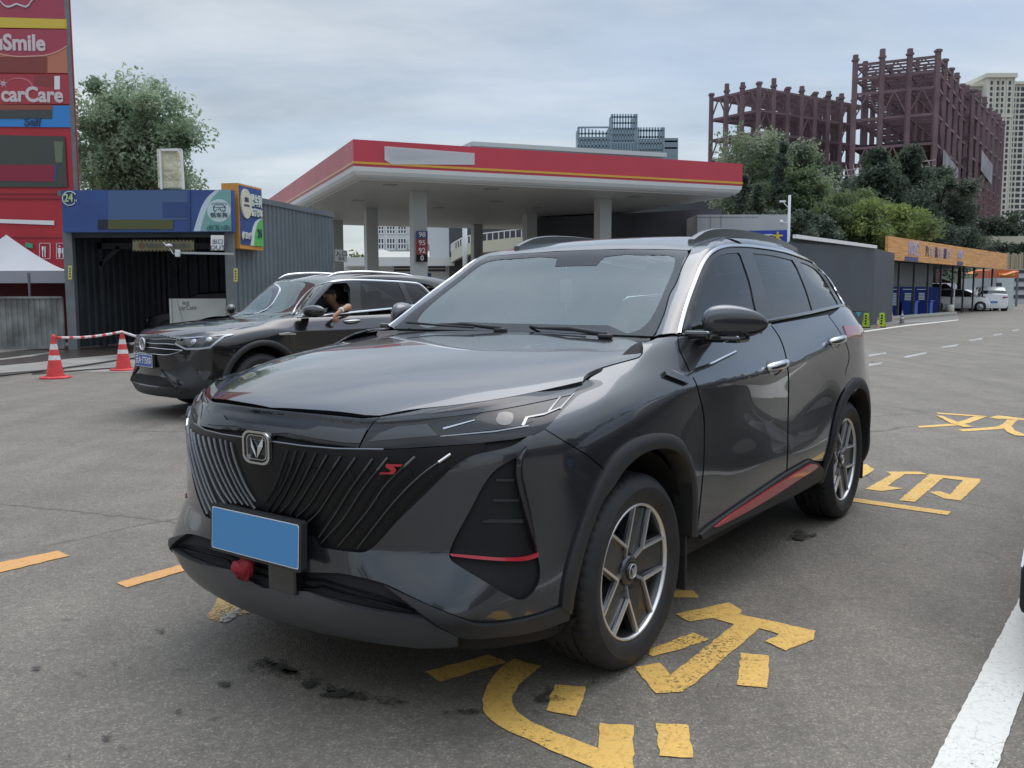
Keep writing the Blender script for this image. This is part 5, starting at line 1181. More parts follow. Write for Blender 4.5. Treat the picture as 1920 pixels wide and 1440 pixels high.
def skin_mesh(name, nodes, edges, m, parent=None, sub=2, smooth=True):
    """nodes: {key: (pos, radius or (rx, ry))}"""
    keys = list(nodes); ix = {k: i for i, k in enumerate(keys)}; me = bpy.data.meshes.new(name); me.from_pydata([tuple(nodes[k][0]) for k in keys], [(ix[a], ix[b]) for a, b in edges], []); o = bpy.data.objects.new(name, me); COL.objects.link(o)
    md = o.modifiers.new('skin', 'SKIN'); md.use_smooth_shade = True; md.branch_smoothing = .4
    for k in keys:
        r = nodes[k][1]; me.skin_vertices[0].data[ix[k]].radius = r if isinstance(r, tuple) else (r, r)
    me.skin_vertices[0].data[0].use_root = True
    s = o.modifiers.new('sub', 'SUBSURF'); s.levels = sub; s.render_levels = sub
    dg = bpy.context.evaluated_depsgraph_get(); m2 = bpy.data.meshes.new_from_object(o.evaluated_get(dg)); m2.name = name; bpy.data.objects.remove(o)
    m2.materials.clear(); m2.materials.append(m); m2.polygons.foreach_set('use_smooth', [True]*len(m2.polygons))
    return link(bpy.data.objects.new(name, m2), parent)
def driver(B):
    SK = mat('skin', (.40,.215,.14), .5, noise=(30, .08)); SH = mat('lavender_shirt', (.42,.40,.47), .8); HR = mat('black_hair', (.012,.010,.010), .5)
    el = B.lift(655,574,'X',.83); wr = B.lift(637,583,'X',.90); hd = B.lift(628,592,'X',.925); hc = B.lift(619,558,'X',.42)
    root = hc.copy(); root.z = .74
    P = lambda v: Vector((v[0], v[1], v[2]))
    N = {'pelvis': ((.37,1.66,.76),(.17,.12)), 'belly': ((.37,1.68,.92),(.16,.11)), 'chest': ((.38,1.66,1.08),(.18,.11)), 'neck0': ((.39,hc.y+.12,1.17),.058), 'neck': ((.40,hc.y+.06,1.24),.046), 'head0': ((.41,hc.y+.02,hc.z-.05),(.066,.070)), 'head1': ((.415,hc.y+.01,hc.z+.02),(.078,.090)), 'head2': ((.415,hc.y+.02,hc.z+.085),(.066,.076)),
         'shl': ((.56,1.62,1.13),.075), 'el': ((.74, el.y+.02, el.z-.03),.052), 'el2': (tuple(el),.045), 'wr': (tuple(wr),.030), 'palm': (tuple(wr.lerp(hd,.5)),(.030,.022)), 'palm2': (tuple(hd),(.034,.018)),
         'shr': ((.20,1.62,1.12),.075), 'er': ((.14,1.42,.95),.05), 'wrr': ((.26,1.20,1.06),.032), 'hr': ((.30,1.14,1.09),.034), 'hipl': ((.47,1.55,.74),.09), 'kneel': ((.47,1.15,.80),.075), 'ankl': ((.47,.98,.52),.05), 'hipr': ((.27,1.55,.74),.09), 'kneer': ((.27,1.15,.80),.075), 'ankr': ((.27,.98,.52),.05)}
    E = [('pelvis','belly'),('belly','chest'),('chest','neck0'),('neck0','neck'),('neck','head0'),('head0','head1'),('head1','head2'),('chest','shl'),('shl','el'),('el','el2'),('el2','wr'),('wr','palm'),('palm','palm2'),('chest','shr'),('shr','er'),('er','wrr'),('wrr','hr'),('pelvis','hipl'),('hipl','kneel'),('kneel','ankl'),('pelvis','hipr'),('hipr','kneer'),('kneer','ankr')]
    # five fingers on the outside hand, curled over the sill
    dn = (hd-wr).normalized()
    for i in range(4):
        o_ = Vector((.006, -.030+.020*i, .0)); L_ = (.075,.085,.080,.062)[3-i]
        a = hd+o_; b_ = a+Vector((.012,0,-L_*.45)); c = b_+Vector((-.006,0,-L_*.40)); d = c+Vector((-.016,0,-L_*.22))
        for k, (p, r) in enumerate(((a,.0105),(b_,.0095),(c,.0085),(d,.0075))): N['f%d%d' % (i, k)] = (tuple(p), r)
        E += [('palm2','f%d0' % i)]+[('f%d%d' % (i, k), 'f%d%d' % (i, k+1)) for k in range(3)]
    t = wr.lerp(hd, .55)
    for k, (p, r) in enumerate(((t+Vector((.004,-.034,-.004)),.012), (t+Vector((.008,-.052,-.022)),.010), (t+Vector((.006,-.058,-.045)),.008))): N['t%d' % k] = (tuple(p), r)
    E += [('palm','t0'),('t0','t1'),('t1','t2')]
    c, s_ = B.c, B.s
    o = skin_mesh('person', N, E, SK, None, 2)
    o.location = (B.tx, B.ty, 0); o.rotation_euler = (0, 0, -.785)
    tag(o, 'person driving the black SUV, forearm and hand hanging over the open window sill', 'person')
    # shirt: offset torso and sleeves
    N2 = {k: (N[k][0], tuple(r+.012 for r in (N[k][1] if isinstance(N[k][1], tuple) else (N[k][1],)*2))) for k in ('pelvis','belly','chest','neck0','shl','shr')}; N2['neck0'] = ((.39,hc.y+.11,1.19),(.082,.078))
    m1 = Vector(N['shl'][0]).lerp(Vector(N['el'][0]), .75); m2 = Vector(N['shr'][0]).lerp(Vector(N['er'][0]), .7); N2['sl'] = (tuple(m1),.066); N2['sr'] = (tuple(m2),.066)
    skin_mesh('shirt', N2, [('pelvis','belly'),('belly','chest'),('chest','neck0'),('chest','shl'),('chest','shr'),('shl','sl'),('shr','sr')], SH, o, 2)
    h = MB(); hv = Vector(N['head2'][0])
    n, k_ = 10, 20; vs = []; fs = []
    for i in range(n+1):
        ph = math.pi*.60*i/n
        for k in range(k_):
            w = 2*math.pi*k/k_; back = max(0, math.sin(w)); p_ = ph*(.78+.12*abs(math.cos(w))+.70*back)
            vs.append((hv.x+.083*math.sin(p_)*math.cos(w), hv.y+.012+.100*math.sin(p_)*math.sin(w), hv.z-.035+.105*math.cos(p_)))
    for i in range(n):
        for k in range(k_): fs.append((i*k_+k, i*k_+(k+1) % k_, (i+1)*k_+(k+1) % k_, (i+1)*k_+k))
    h.add(vs, fs, 0, True); h.build('hair', HR, o)
    f = MB(); H = Vector(N['head1'][0])
    f.box((H.x, H.y-.092, H.z+.0), (.022,.03,.036), rx=.3, bev=.008); f.box((H.x, H.y-.078, H.z-.038), (.042,.012,.010), mi=1, bev=.004)
    for e in (-1, 1): f.box((H.x+e*.032, H.y-.082, H.z+.026), (.026,.010,.009), mi=1, bev=.003); f.box((H.x+e*.032, H.y-.085, H.z+.043), (.036,.010,.006), mi=2); f.box((H.x+e*.082, H.y+.01, H.z+.004), (.018,.03,.05), bev=.007)
    f.build('face', [SK, mat('lip_eye', (.16,.06,.05), .5), HR], o)
    w = MB(); d = (Vector(wr)-Vector(el)).normalized(); w.tube([wr-d*.035, wr-d*.015], .0365, 16); w.build('watch', mat('white_strap', (.7,.7,.68), .5), o)
    return o
# ------------------------------------------------------------------ background: helpers
def quad_on(Y, px, m, name, parent=None, d=.0, yoff=0):
    """flat panel on a plane facing the camera at depth Y (corners given as pixels), d proud"""
    vs = [at(x, y, Y=Y)-Vector((0, d+yoff, 0)) for x, y in px]; n = len(vs); back = [v+Vector((0, max(d, .002), 0)) for v in vs]
    o = mesh_obj(name, vs+back, [tuple(range(n))[::-1], tuple(range(n, 2*n))]+[(i, (i+1) % n, n+(i+1) % n, n+i) for i in range(n)], m, parent)
    bm = bmesh.new(); bm.from_mesh(o.data); bmesh.ops.recalc_face_normals(bm, faces=bm.faces[:]); bm.to_mesh(o.data); bm.free(); return o
def W3(px, py, Y): return at(px, py, Y=Y)
REDS = mat('sign_red', (.42,.022,.035), .45, noise=(.8, .08)); MAROON = mat('sign_maroon', (.22,.045,.04), .5); YELS = mat('sign_yellow', (.62,.46,.06), .5); WHS = mat('sign_white', (.75,.74,.74), .5)
BLUES = mat('sign_blue', (.035,.075,.24), .45, noise=(2, .12)); GREYM = mat('grey_steel', (.16,.175,.185), .5, .3, noise=(3, .15)); DGREY = mat('dark_grey_steel', (.045,.052,.06), .6, .2, noise=(2, .2))
NIGHT = mat('unlit_interior', (.02,.023,.026), .9)
def corrug(name, P, Q, z0, z1, m, parent, pitch=.22, depth=.035, inside=1):
    """corrugated sheet wall from P to Q (xy)"""
    P, Q = Vector(P), Vector(Q); d = Q-P; L = d.length; d.normalize(); n = Vector((d.y, -d.x))*inside; k = int(L/pitch); vs = []; fs = []
    xs = []
    for i in range(k):
        b = i*pitch
        for f, h in ((0, 0), (.30, 0), (.42, 1), (.88, 1)): xs.append((b+f*pitch, h))
    xs.append((L, 0))
    for x, h in xs:
        p = P+d*x+n*(h*depth); vs += [(p.x, p.y, z0), (p.x, p.y, z1)]
    for i in range(len(xs)-1): fs.append((2*i, 2*i+2, 2*i+3, 2*i+1))
    return mesh_obj(name, vs, fs, m, parent)
# ------------------------------------------------------------------ trees
def leaf_mats(name, cols):
    out = []
    for i, c in enumerate(cols):
        nm = '%s_leaf_%d' % (name, i)
        if nm not in MATS:
            m = bpy.data.materials.new(nm); m.use_nodes = True; nt = m.node_tree; b = nt.nodes['Principled BSDF']; c2 = (c[0]*1.55, c[1]*1.48, c[2]*1.75)
            b.inputs['Base Color'].default_value = (*c2, 1); b.inputs['Roughness'].default_value = .45
            tr = nt.nodes.new('ShaderNodeBsdfTranslucent'); tr.inputs[0].default_value = (c2[0]*1.6, c2[1]*1.6, c2[2]*1.3, 1); mx = nt.nodes.new('ShaderNodeMixShader'); mx.inputs[0].default_value = .42
            nt.links.new(b.outputs[0], mx.inputs[1]); nt.links.new(tr.outputs[0], mx.inputs[2]); nt.links.new(mx.outputs[0], nt.nodes['Material Output'].inputs[0]); MATS[nm] = m
        out.append(MATS[nm])
    return out
BARK = mat('bark', (.07,.055,.042), .9, noise=(6, .4))
def tree(name, loc, h, r, label, cat='tree', cols=((.055,.085,.03),(.075,.11,.04),(.04,.065,.025)), trunk=.3, zc=None, rz=None, shape='round', n=5200, leaf=.17, seed=1, group=None, clumps=46, lean=0):
    rnd = random.Random(seed); root = empty(name, loc, 0, label, cat, group)
    zc = zc or h*.62; rz = rz or h*.40
    t = MB(); t.tube([(0,0,-.1),(rnd.uniform(-.1,.1),0,h*.3),(rnd.uniform(-.2,.2),rnd.uniform(-.2,.2),h*.62),(0,0,h*.86)], [trunk*.5*k for k in (1.25,.9,.6,.15)], 10)
    C = []
    for k in range(clumps):
        for _ in range(40):
            if shape == 'cone':
                f = rnd.random()**.8; zz = zc-rz+2*rz*f; rr = r*(1-f)**.75*rnd.uniform(.35, 1.0); a = rnd.uniform(0, 6.283); p = Vector((rr*math.cos(a), rr*math.sin(a), zz)); cr = r*(.20+.26*(1-f)); break
            a = rnd.uniform(0, 6.283); u = rnd.uniform(-1, 1); s_ = math.sqrt(1-u*u); q = rnd.uniform(.40, .86)
            w = 1+.16*math.sin(3*a+seed)+.12*math.sin(5*u+seed*2)
            if shape == 'droop' and u < -.2: w *= 1.1
            p = Vector((r*q*s_*math.cos(a)*w, r*q*s_*math.sin(a)*w, zc+rz*q*u*(1 if u > 0 else .85))); cr = r*rnd.uniform(.17, .34); break
        C.append((p, cr))
    for k in range(0, len(C), 4):
        p = C[k][0]; b = Vector((0, 0, min(h*.8, max(h*.22, p.z-rz*.45)))); t.tube([b, b.lerp(p, .55)+Vector((0,0,.1*r)), p], [trunk*.22, trunk*.12, trunk*.04], 6)
    t.build('trunk', BARK, root)
    vs = []; fs = []; mi = []; per = n//len(C)
    for p, cr in C:
        tone = rnd.choice((0, 0, 1, 1, 2))
        for _ in range(per):
            a = rnd.uniform(0, 6.283); u = rnd.uniform(-1, 1); s_ = math.sqrt(1-u*u); q = cr*(rnd.random()**.45)*(1+.25*math.sin(4*a+p.x*5))
            c = p+Vector((q*s_*math.cos(a), q*s_*math.sin(a), q*u*.78)); sz = leaf*rnd.uniform(.55, 1.25)
            nn = Vector((rnd.gauss(0,1), rnd.gauss(0,1), rnd.gauss(.7,1))).normalized(); x = nn.orthogonal().normalized(); x.rotate(Matrix.Rotation(rnd.uniform(0, 6.28), 3, nn)); y = nn.cross(x)
            if shape == 'droop': y = (y*.5+Vector((0,0,-1))).normalized(); sz *= 1.1
            i = len(vs); vs += [c-x*sz*.5, c+y*sz*.26+nn*sz*.06, c+x*sz*.5, c-y*sz*.26+nn*sz*.06]; fs.append((i, i+1, i+2, i+3)); mi.append(tone if rnd.random() < .8 else rnd.randrange(3))
    # twigs with leaves poking out of the outline
    mesh_obj('crown', vs, fs, leaf_mats(name+str(cols[0][1]), cols), root, mi=mi)
    return root
# ------------------------------------------------------------------ simple vehicles
def back_car(name, loc, rz, label, cat='car', L=4.4, W=1.8, H=1.5, hood=.98, hl=.95, ws=.75, roof=2.1, rs=.5, belt=.98, paint=None, group=None, z0=.2, wr=.32, glassy=None, van=False):
    root = empty(name, loc, rz, label, cat, group); w = W/2; paint = paint or mat('white_car_paint', (.72,.73,.73), .3, 0, .8); gl = glassy or mat('dark_car_glass', (.012,.015,.018), .05, 0, 1)
    # stations from the nose: (y, belt z, roof z, width factor)
    e = max(0., L-hl-ws-roof-rs)
    S = [(0, hood*.62, None, .80), (.10, hood*.86, None, .90), (.35, hood*.93, None, .97), (hl*.75, hood*.99, None, 1), (hl, hood, None, 1), (hl+ws*.5, belt, belt+(H-belt)*.60, 1), (hl+ws, belt, H-.03, 1), (hl+ws+roof*.5, belt+.01, H, 1), (hl+ws+roof, belt+.03, H-.04, 1), (hl+ws+roof+rs*.7, belt+.05, belt+(H-belt)*.55, .98), (hl+ws+roof+rs, belt+.06, None, .96)]
    if e > .05: S.append((L-.08, belt+.02, None, .93))
    S.append((L, belt*.75, None, .86))
    rings = []
    for y, b, r, f in S:
        ww = w*f; top = r if r else b+.045
        tw = (ww*.80, ww*.66) if r else (ww*.86, ww*.55)
        rg = [(ww*.90, z0), (ww*.985, z0+.15), (ww, .50), (ww*.985, b*.84), (ww*.94, b), (tw[0]*(1 if r else 1.0), (top-.05 if r else b+.02)), (tw[1], top), (0, top+.015)]
        rings.append([(x, y, z) for x, z in rg]+[(-x, y, z) for x, z in rg[:-1]][::-1])
    n = len(rings[0]); vs = [p for r_ in rings for p in r_]; body = []; glass = []
    for i in range(len(rings)-1):
        cab0, cab1 = S[i][2], S[i+1][2]
        for k in range(n-1):
            q = (i*n+k, (i+1)*n+k, (i+1)*n+k+1, i*n+k+1); kk = min(k, n-2-k)
            side = kk == 4; top = kk >= 5
            g = (side and cab0 and cab1) or (side and (bool(cab0) != bool(cab1))) or (top and (bool(cab0) != bool(cab1)) and not (van and i > 5)) or (top and i == 5)
            if van and side and i > 6: g = False
            (glass if g else body).append(q)
    body += [tuple(range(n))[::-1], tuple((len(rings)-1)*n+k for k in range(n))]; body += [(i*n, i*n+n-1, (i+1)*n+n-1, (i+1)*n) for i in range(len(rings)-1)]
    def sub(fl, nm, m):
        us = sorted({i for f in fl for i in f}); mp = {k: i for i, k in enumerate(us)}; o = mesh_obj(nm, [vs[i] for i in us], [tuple(mp[i] for i in f) for f in fl], m, root)
        b_ = bmesh.new(); b_.from_mesh(o.data); bmesh.ops.recalc_face_normals(b_, faces=b_.faces[:]); b_.to_mesh(o.data); b_.free(); edge_split(o, 38); return o
    sub(body, 'body', paint); sub(glass, 'windows', gl)
    for y in (hl*.86, L-.85):
        for sx in (-1, 1):
            a = MB(); a.lathe([(wr+.045, sx*(w-.30)), (wr+.045, sx*(w+.004)), (0, sx*(w+.004))], 24, (0, y, wr), 'X'); a.build('wheel_arch', DARKIN, root)
            t = MB(); t.lathe([(wr*.62, sx*(w+.012)), (wr*.72, sx*(w+.018)), (wr*.97, sx*(w+.012)), (wr, sx*(w-.02)), (wr, sx*(w-.2)), (0, sx*(w-.2))], 28, (0, y, wr), 'X', 0); t.lathe([(0, sx*(w+.018)), (wr*.18, sx*(w+.018)), (wr*.2, sx*(w+.006)), (wr*.62, sx*(w+.006))], 20, (0, y, wr), 'X', 1)
            for k in range(5): an = 2*math.pi*k/5; t.bar((sx*(w+.012), y, wr), (sx*(w+.012), y+wr*.6*math.cos(an), wr+wr*.6*math.sin(an)), .05, .02, 1)
            t.build('wheel', [TYRE, mat('wheel_silver', (.45,.46,.47), .35, .8)], root)
            if y < 2:
                m_ = MB(); m_.box((sx*(w+.09), hl+ws*.45, belt+.07), (.19,.10,.13), bev=.03); m_.build('mirror', paint, root)
    for sx in (-1, 1):
        h = MB(); h.box((sx*w*.64, .10, hood*.76), (w*.38,.16,.13), rz=sx*.25, bev=.03); h.build('headlight', mat('headlight_glass', (.30,.33,.36), .06, .3, 1), root)
        h = MB(); h.box((sx*w*.72, L-.06, belt*.86), (w*.34,.10,.14), rz=-sx*.2, bev=.02); h.build('tail_light', mat('tail_lamp_red', (.25,.01,.015), .15, 0, 1), root)
    g = MB(); g.box((0, .055, hood*.62), (W*.55,.06,.16), bev=.02); g.build('front_grille', DARKIN, root)
    g = MB(); g.box((0, .02, .33), (W*.70,.08,.14), bev=.02); g.build('lower_grille', DARKIN, root)
    p = MB(); p.box((0, -.005, .47), (.44,.02,.14)); p.build('number_plate', PLATEB, root); p = MB(); p.box((0, L+.01, .62), (.44,.02,.14)); p.build('number_plate', PLATEB, root)
    return root
# ------------------------------------------------------------------ red pylon sign
def pylon():
    Y = 26.; xr = at(138, 200, Y=Y).x; root = empty('pylon_sign', (0,0,0), 0, 'tall red petrol station pylon sign with carCare panel, cut by the left edge', 'sign')
    b = MB(); b.b2((-17.2, Y+.02, 0), (at(131,200,Y=Y).x, Y+.09, 12.4)); b.build('board', REDS, root)
    c = MB(); x0 = at(131,200,Y=Y).x; c.b2((x0+.002, Y-.02, 0), (x0+.12, Y+.10, 12.4)); c.b2((x0+.122, Y+.02, 0), (x0+.14, Y+.06, 12.2), 1); c.build('edge_post', [GREYM, REDS], root)
    def q(px, m, nm='panel', d=.02): return quad_on(Y, px, m, nm, root, d)
    q([(-60,0),(125,0),(126,37),(-60,31)], mat('sign_rose', (.36,.05,.085), .4), d=.016); q([(-60,31),(126,36.5),(126.5,54),(-60,51)], YELS)
    q([(-60,54),(126.5,56),(128,137),(-60,136)], mat('sign_orange_brown', (.48,.17,.10), .5), d=.012)
    q([(-60,54),(126.5,56),(127,86)]+crv([(127,86),(110,96),(88,103.5),(62,105.5),(30,106),(0,101),(-30,92),(-60,80)], 3)[1:], mat('sign_rose', (.36,.05,.085), .4), d=.022)
    o = crv([(127,85),(110,95),(88,102.5),(62,104.5),(30,105),(0,100),(-30,91),(-60,79)], 3); q(o+[(x, y+2.2) for x, y in o[::-1]], mat('sign_pink', (.62,.34,.27), .5), d=.026)
    q([(-60,107),(89,106.5),(89,136),(-60,136)], MAROON, d=.018)
    q([(-60,139),(130,140.5),(132,195),(-60,196)], mat('sign_rose2', (.38,.04,.06), .4)); q([(64,141),(100,142),(101,164),(64,160)], mat('sign_maroon2', (.24,.045,.045), .5), d=.026); q([(103,143),(113,143),(113,168),(103,168)], WHS, d=.03)
    q([(-60,196),(100,197),(100,206),(-60,206)], mat('sign_rust', (.27,.07,.05), .5)); q([(-60,198),(132.5,198),(133.5,239),(-60,237)], mat('sign_azure', (.03,.22,.58), .4), d=.016); q([(-60,206),(98.5,206),(98.5,223),(-60,223)], mat('sign_charcoal', (.055,.06,.055), .5), d=.026)
    q([(-60,252),(122,256),(127,351),(-60,351)], mat('led_black', (.055,.06,.052), .35), d=.02); q([(-60,309),(102,309),(102,341),(-60,338)], mat('sign_crimson', (.25,.017,.045), .5), d=.026); q([(102,265),(119,266),(117.5,305),(105,305)], mat('sign_sage', (.13,.17,.10), .5), d=.026); q([(102.5,309),(106,310),(105,341),(102.5,341)], BLUES, d=.026)
    for y in (363, 372, 445): q([(-60,y-1),(127,y-1),(127,y+.6),(-60,y+.2)], MAROON, d=.022)
    q([(-60,409),(102,414),(102,422),(-60,416)], WHS, d=.02)
    for x in (75, 107):
        w = .7; fr = [(x-.5,456),(x+19.5,456),(x+19.5,485),(x-.5,485)]
        for a, b_ in ((0,1),(1,2),(2,3),(3,0)):
            (ax, ay), (bx_, by) = fr[a], fr[b_]; q([(min(ax,bx_)-.3,min(ay,by)-.3),(max(ax,bx_)+.5,min(ay,by)-.3),(max(ax,bx_)+.5,max(ay,by)+.5),(min(ax,bx_)-.3,max(ay,by)+.5)], WHS, 'pictogram_frame', .022)
    for x in (80.5, 85): q([(x-1,462),(x+1,462),(x+.8,482),(x-.8,482)], WHS, 'fork_and_knife', .022)
    q([(79,462),(80.2,462),(80.2,469),(79,469)], WHS, 'fork_and_knife', .024); q([(81.6,462),(82.4,462),(82.4,469),(81.6,469)], WHS, 'fork_and_knife', .024)
    for x, s_ in ((112, 0), (120, 1)):
        q(crv([(x-1.5,461.5),(x,460),(x+1.5,461.5),(x,463.2),(x-1.5,461.5)], 3)[:-1], WHS, 'pictogram', .022); q([(x-3,465),(x+3,465),(x+(3.8 if s_ else 2.6),475),(x+1.6,475),(x+1.4,483),(x-1.4,483),(x-1.6,475),(x-(3.8 if s_ else 2.6),475)], WHS, 'pictogram', .022)
    q([(48,455),(62,457),(62,466),(48,463)], mat('exit_green', (.05,.35,.2), .5), 'pictogram', .022)
    wave = crv([(-6,-8),(0,1),(8,11),(16,15),(24,13.5),(32,10),(42,13),(50,15),(56,11),(62,2),(67,0)], 3)
    q(wave+[(x-.4, y-3.2) for x, y in wave[::-1]], mat('sign_silver', (.58,.55,.58), .4), 'shell_outline', .05)
    def t(s, px, py, size, m, al='LEFT', bold=.0, d=.03, sx=1.): p = at(px, py, Y=Y); return text('lettering', s, size, frame((p.x, Y-d-.002, p.z), (1,0,-.018), (0,0,1)), m, root, .01, al, bold, sx)
    mw = mat('sign_offwhite', (.62,.52,.53), .5)
    t('uSmile', -11.5, 81, .60, mw, bold=.020, sx=.92); t('carCare', 3, 178, .575, mw, bold=.018, sx=.93); t('Self', 46, 229, .33, mat('sign_navy', (.03,.06,.15), .5), bold=.008)
    sw = crv([(12,154),(24,147.5),(40,146),(54,150),(63,160)], 3); q(sw+[(x-1.5, y+2.2) for x, y in sw[::-1]], mat('sign_pink2', (.55,.16,.17), .5), 'swoosh', .028)
    for a in range(6): c, s_ = math.cos(math.pi*a/6+.3), math.sin(math.pi*a/6+.3); r_ = 9 if a % 2 else 5; q([(7+c*r_,157+s_*r_),(7-s_*.7,157+c*.7),(7-c*r_,157-s_*r_),(7+s_*.7,157-c*.7)], WHS, 'star', .03)
pylon()
# ------------------------------------------------------------------ car wash container
def carwash():
    root = empty('car_wash', (0,0,0), 0, 'grey corrugated car wash container with a blue fascia sign', 'building'); Y = 22.
    P0, P1, P2 = Vector((-10.95,22)), Vector((-6.98,22)), Vector((-5.57,28.3)); P3 = P0+(P2-P1)
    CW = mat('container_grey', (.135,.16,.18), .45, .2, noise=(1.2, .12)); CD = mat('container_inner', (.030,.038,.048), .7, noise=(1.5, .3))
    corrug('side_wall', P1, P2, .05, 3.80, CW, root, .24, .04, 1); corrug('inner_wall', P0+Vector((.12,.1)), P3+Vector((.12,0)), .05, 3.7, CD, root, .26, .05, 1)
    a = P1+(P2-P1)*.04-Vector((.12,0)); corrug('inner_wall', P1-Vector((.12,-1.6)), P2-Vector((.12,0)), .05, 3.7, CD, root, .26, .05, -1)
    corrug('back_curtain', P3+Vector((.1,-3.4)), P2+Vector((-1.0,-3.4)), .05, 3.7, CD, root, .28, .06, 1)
    b = MB(); b.add([(P0.x,P0.y,3.72),(P1.x,P1.y,3.72),(P2.x,P2.y,3.72),(P3.x,P3.y,3.72),(P0.x,P0.y,3.84),(P1.x,P1.y,3.84),(P2.x,P2.y,3.84),(P3.x,P3.y,3.84)], [(3,2,1,0),(4,5,6,7),(0,1,5,4),(1,2,6,5),(2,3,7,6),(3,0,4,7)]); b.build('roof', CW, root)
    b = MB(); b.box(((P1.x+P2.x)/2+.045,(P1.y+P2.y)/2,3.77), (.05,(P2-P1).length,.14), rz=math.atan2(P1.x-P2.x, P2.y-P1.y)); b.build('roof_rail', CW, root)
    for px0, px1 in ((124,141),(425,441)):
        b = MB(); b.b2((at(px0,500,Y=Y).x, 21.9, 0), (at(px1,500,Y=Y).x, 22.06, 3.0)); b.build('post', GREYM, root)
    b = MB(); b.b2((at(141,500,Y=Y).x, 21.95, 2.72), (at(425,500,Y=Y).x, 22.1, 2.9)); b.build('lintel', DGREY, root)
    b = MB(); x0 = at(182,500,Y=23.2).x; b.b2((x0,23.15,0),(x0+.16,23.25,2.65)); b.b2((x0,23.15,2.5),(-7.2,23.25,2.65)); b.bar((x0+.1,23.2,2.1),(x0+.6,23.2,2.55),.1); b.build('wash_gantry', DGREY, root)
    # blue fascia
    f = MB(); p = at(116,357,Y=21.8); q = at(438,435,Y=21.8); f.b2((p.x,21.75,q.z),(q.x,22.0,p.z)); f.build('fascia', BLUES, root)
    s = lambda px, m, nm='fascia_panel', d=.012: quad_on(21.75, px, m, nm, root, d)
    s([(203,357.5),(356,357.5),(356,412),(203,412)], mat('sign_blue_pale', (.065,.115,.235), .5)); s([(305,379),(352,379),(352,408),(305,408)], mat('sign_blue_deep', (.03,.065,.19), .5), d=.018); s([(203,412),(325,412),(325,430),(203,430)], mat('sign_olive', (.085,.09,.03), .5), d=.016); s([(184,412),(203,412),(203,430),(184,430)], mat('sign_dark', (.014,.016,.03), .5), d=.016)
    s([(353,356),(357,356),(357,434),(353,434)], mat('sign_blue_deep', (.03,.065,.19), .5), d=.03)
    teal = mat('sign_teal', (.17,.36,.34), .5); s([(363,433.5)]+crv([(363,433.5),(371,408),(379,386),(390,369),(404,357)], 3)[1:]+[(433,356),(434,433.5)], mat('sign_pale', (.50,.60,.66), .5), d=.014); s([(376,433)]+crv([(376,433),(381,412),(388,392),(398,372),(412,357)], 3)[1:]+[(433,356.5),(434,433)], teal, d=.018)
    cm = mat('sign_cloud', (.50,.62,.63), .5); ctr = (411,395); s([(ctr[0]+22*math.cos(2*math.pi*k/36), ctr[1]+21.5*math.sin(2*math.pi*k/36)) for k in range(36)], cm, 'logo_disc', .024)
    ink = mat('sign_ink', (.035,.06,.085), .6)
    def line(pts, w, d=.028, m=ink):
        for (x0, y0), (x1, y1) in zip(pts, pts[1:]):
            L = math.hypot(x1-x0, y1-y0) or 1; nx, ny = -(y1-y0)/L*w/2, (x1-x0)/L*w/2; s([(x0+nx,y0+ny),(x1+nx,y1+ny),(x1-nx,y1-ny),(x0-nx,y0-ny)], m, 'logo_line', d)
    line([(402,381),(421,381)], 1.2); line([(401,388),(404,384),(419,384),(422,388)], 1.4); line([(400,389),(424,389)], 1.3); line([(402,386),(401,394),(404,397),(407,393)], 1.5); line([(422,386),(423,394),(420,397),(417,393)], 1.5); line([(409,394),(413,391),(416,397)], 1.4); line([(397,384),(401,381)], 1.3); line([(427,384),(422,381)], 1.3)
    def t(st, px, py, size, m, d=.04, al='CENTER', bold=0., sx=1.): p = at(px, py, Y=21.75); return text('lettering', st, size, frame((p.x, 21.75-d, p.z), (1,0,0), (0,0,1)), m, root, .006, al, bold, sx)
    t('悦车狗', 411.5, 404, .128, ink, sx=1.1); t('(红瓦1店)', 411, 427.5, .135, mat('sign_teal_dark', (.04,.14,.16), .5), sx=1.02)
    cr = [(131+13*math.cos(t_), 372+13*math.sin(t_)) for t_ in [R(40+320*k/30) for k in range(30)]]; cw_ = mat('sign_cream', (.60,.66,.62), .5)
    for k in range(27): line([cr[k], cr[k+1]], 1.5, m=cw_)
    t('24', 130, 372, .26, mat('sign_lime', (.45,.58,.25), .5), bold=.006, sx=.82); t('H', 143, 377, .09, cw_)
    # hanging notices
    g = quad_on(21.85, [(249,450),(364,450),(364,471),(249,471)], mat('sign_khaki', (.16,.145,.07), .6), 'notice_board', root, .01)
    for k in range(17):
        x = 250+k*6.8
        if x < 359:
            quad_on(21.85, [(x,450.2),(x+3.2,450.2),(x+5,453),(x+1.8,453)], DARKIN, 'hazard_stripe', g, .014); quad_on(21.85, [(x,468.5),(x+3.2,468.5),(x+5,470.8),(x+1.8,470.8)], DARKIN, 'hazard_stripe', g, .014)
    for x in (266, 317): quad_on(21.85, [(x+6*math.cos(2*math.pi*k/20), 460.5+6*math.sin(2*math.pi*k/20)) for k in range(20)], mat('sign_brown', (.12,.05,.03), .6), 'notice_disc', g, .014)
    p = at(290,460.5,Y=21.8); text('lettering', '车辆出口', .12, frame(p, (1,0,0), (0,0,1)), ink, g, .003); p = at(339,460.5,Y=21.8); text('lettering', '禁止驶入', .12, frame(p, (1,0,0), (0,0,1)), ink, g, .003)
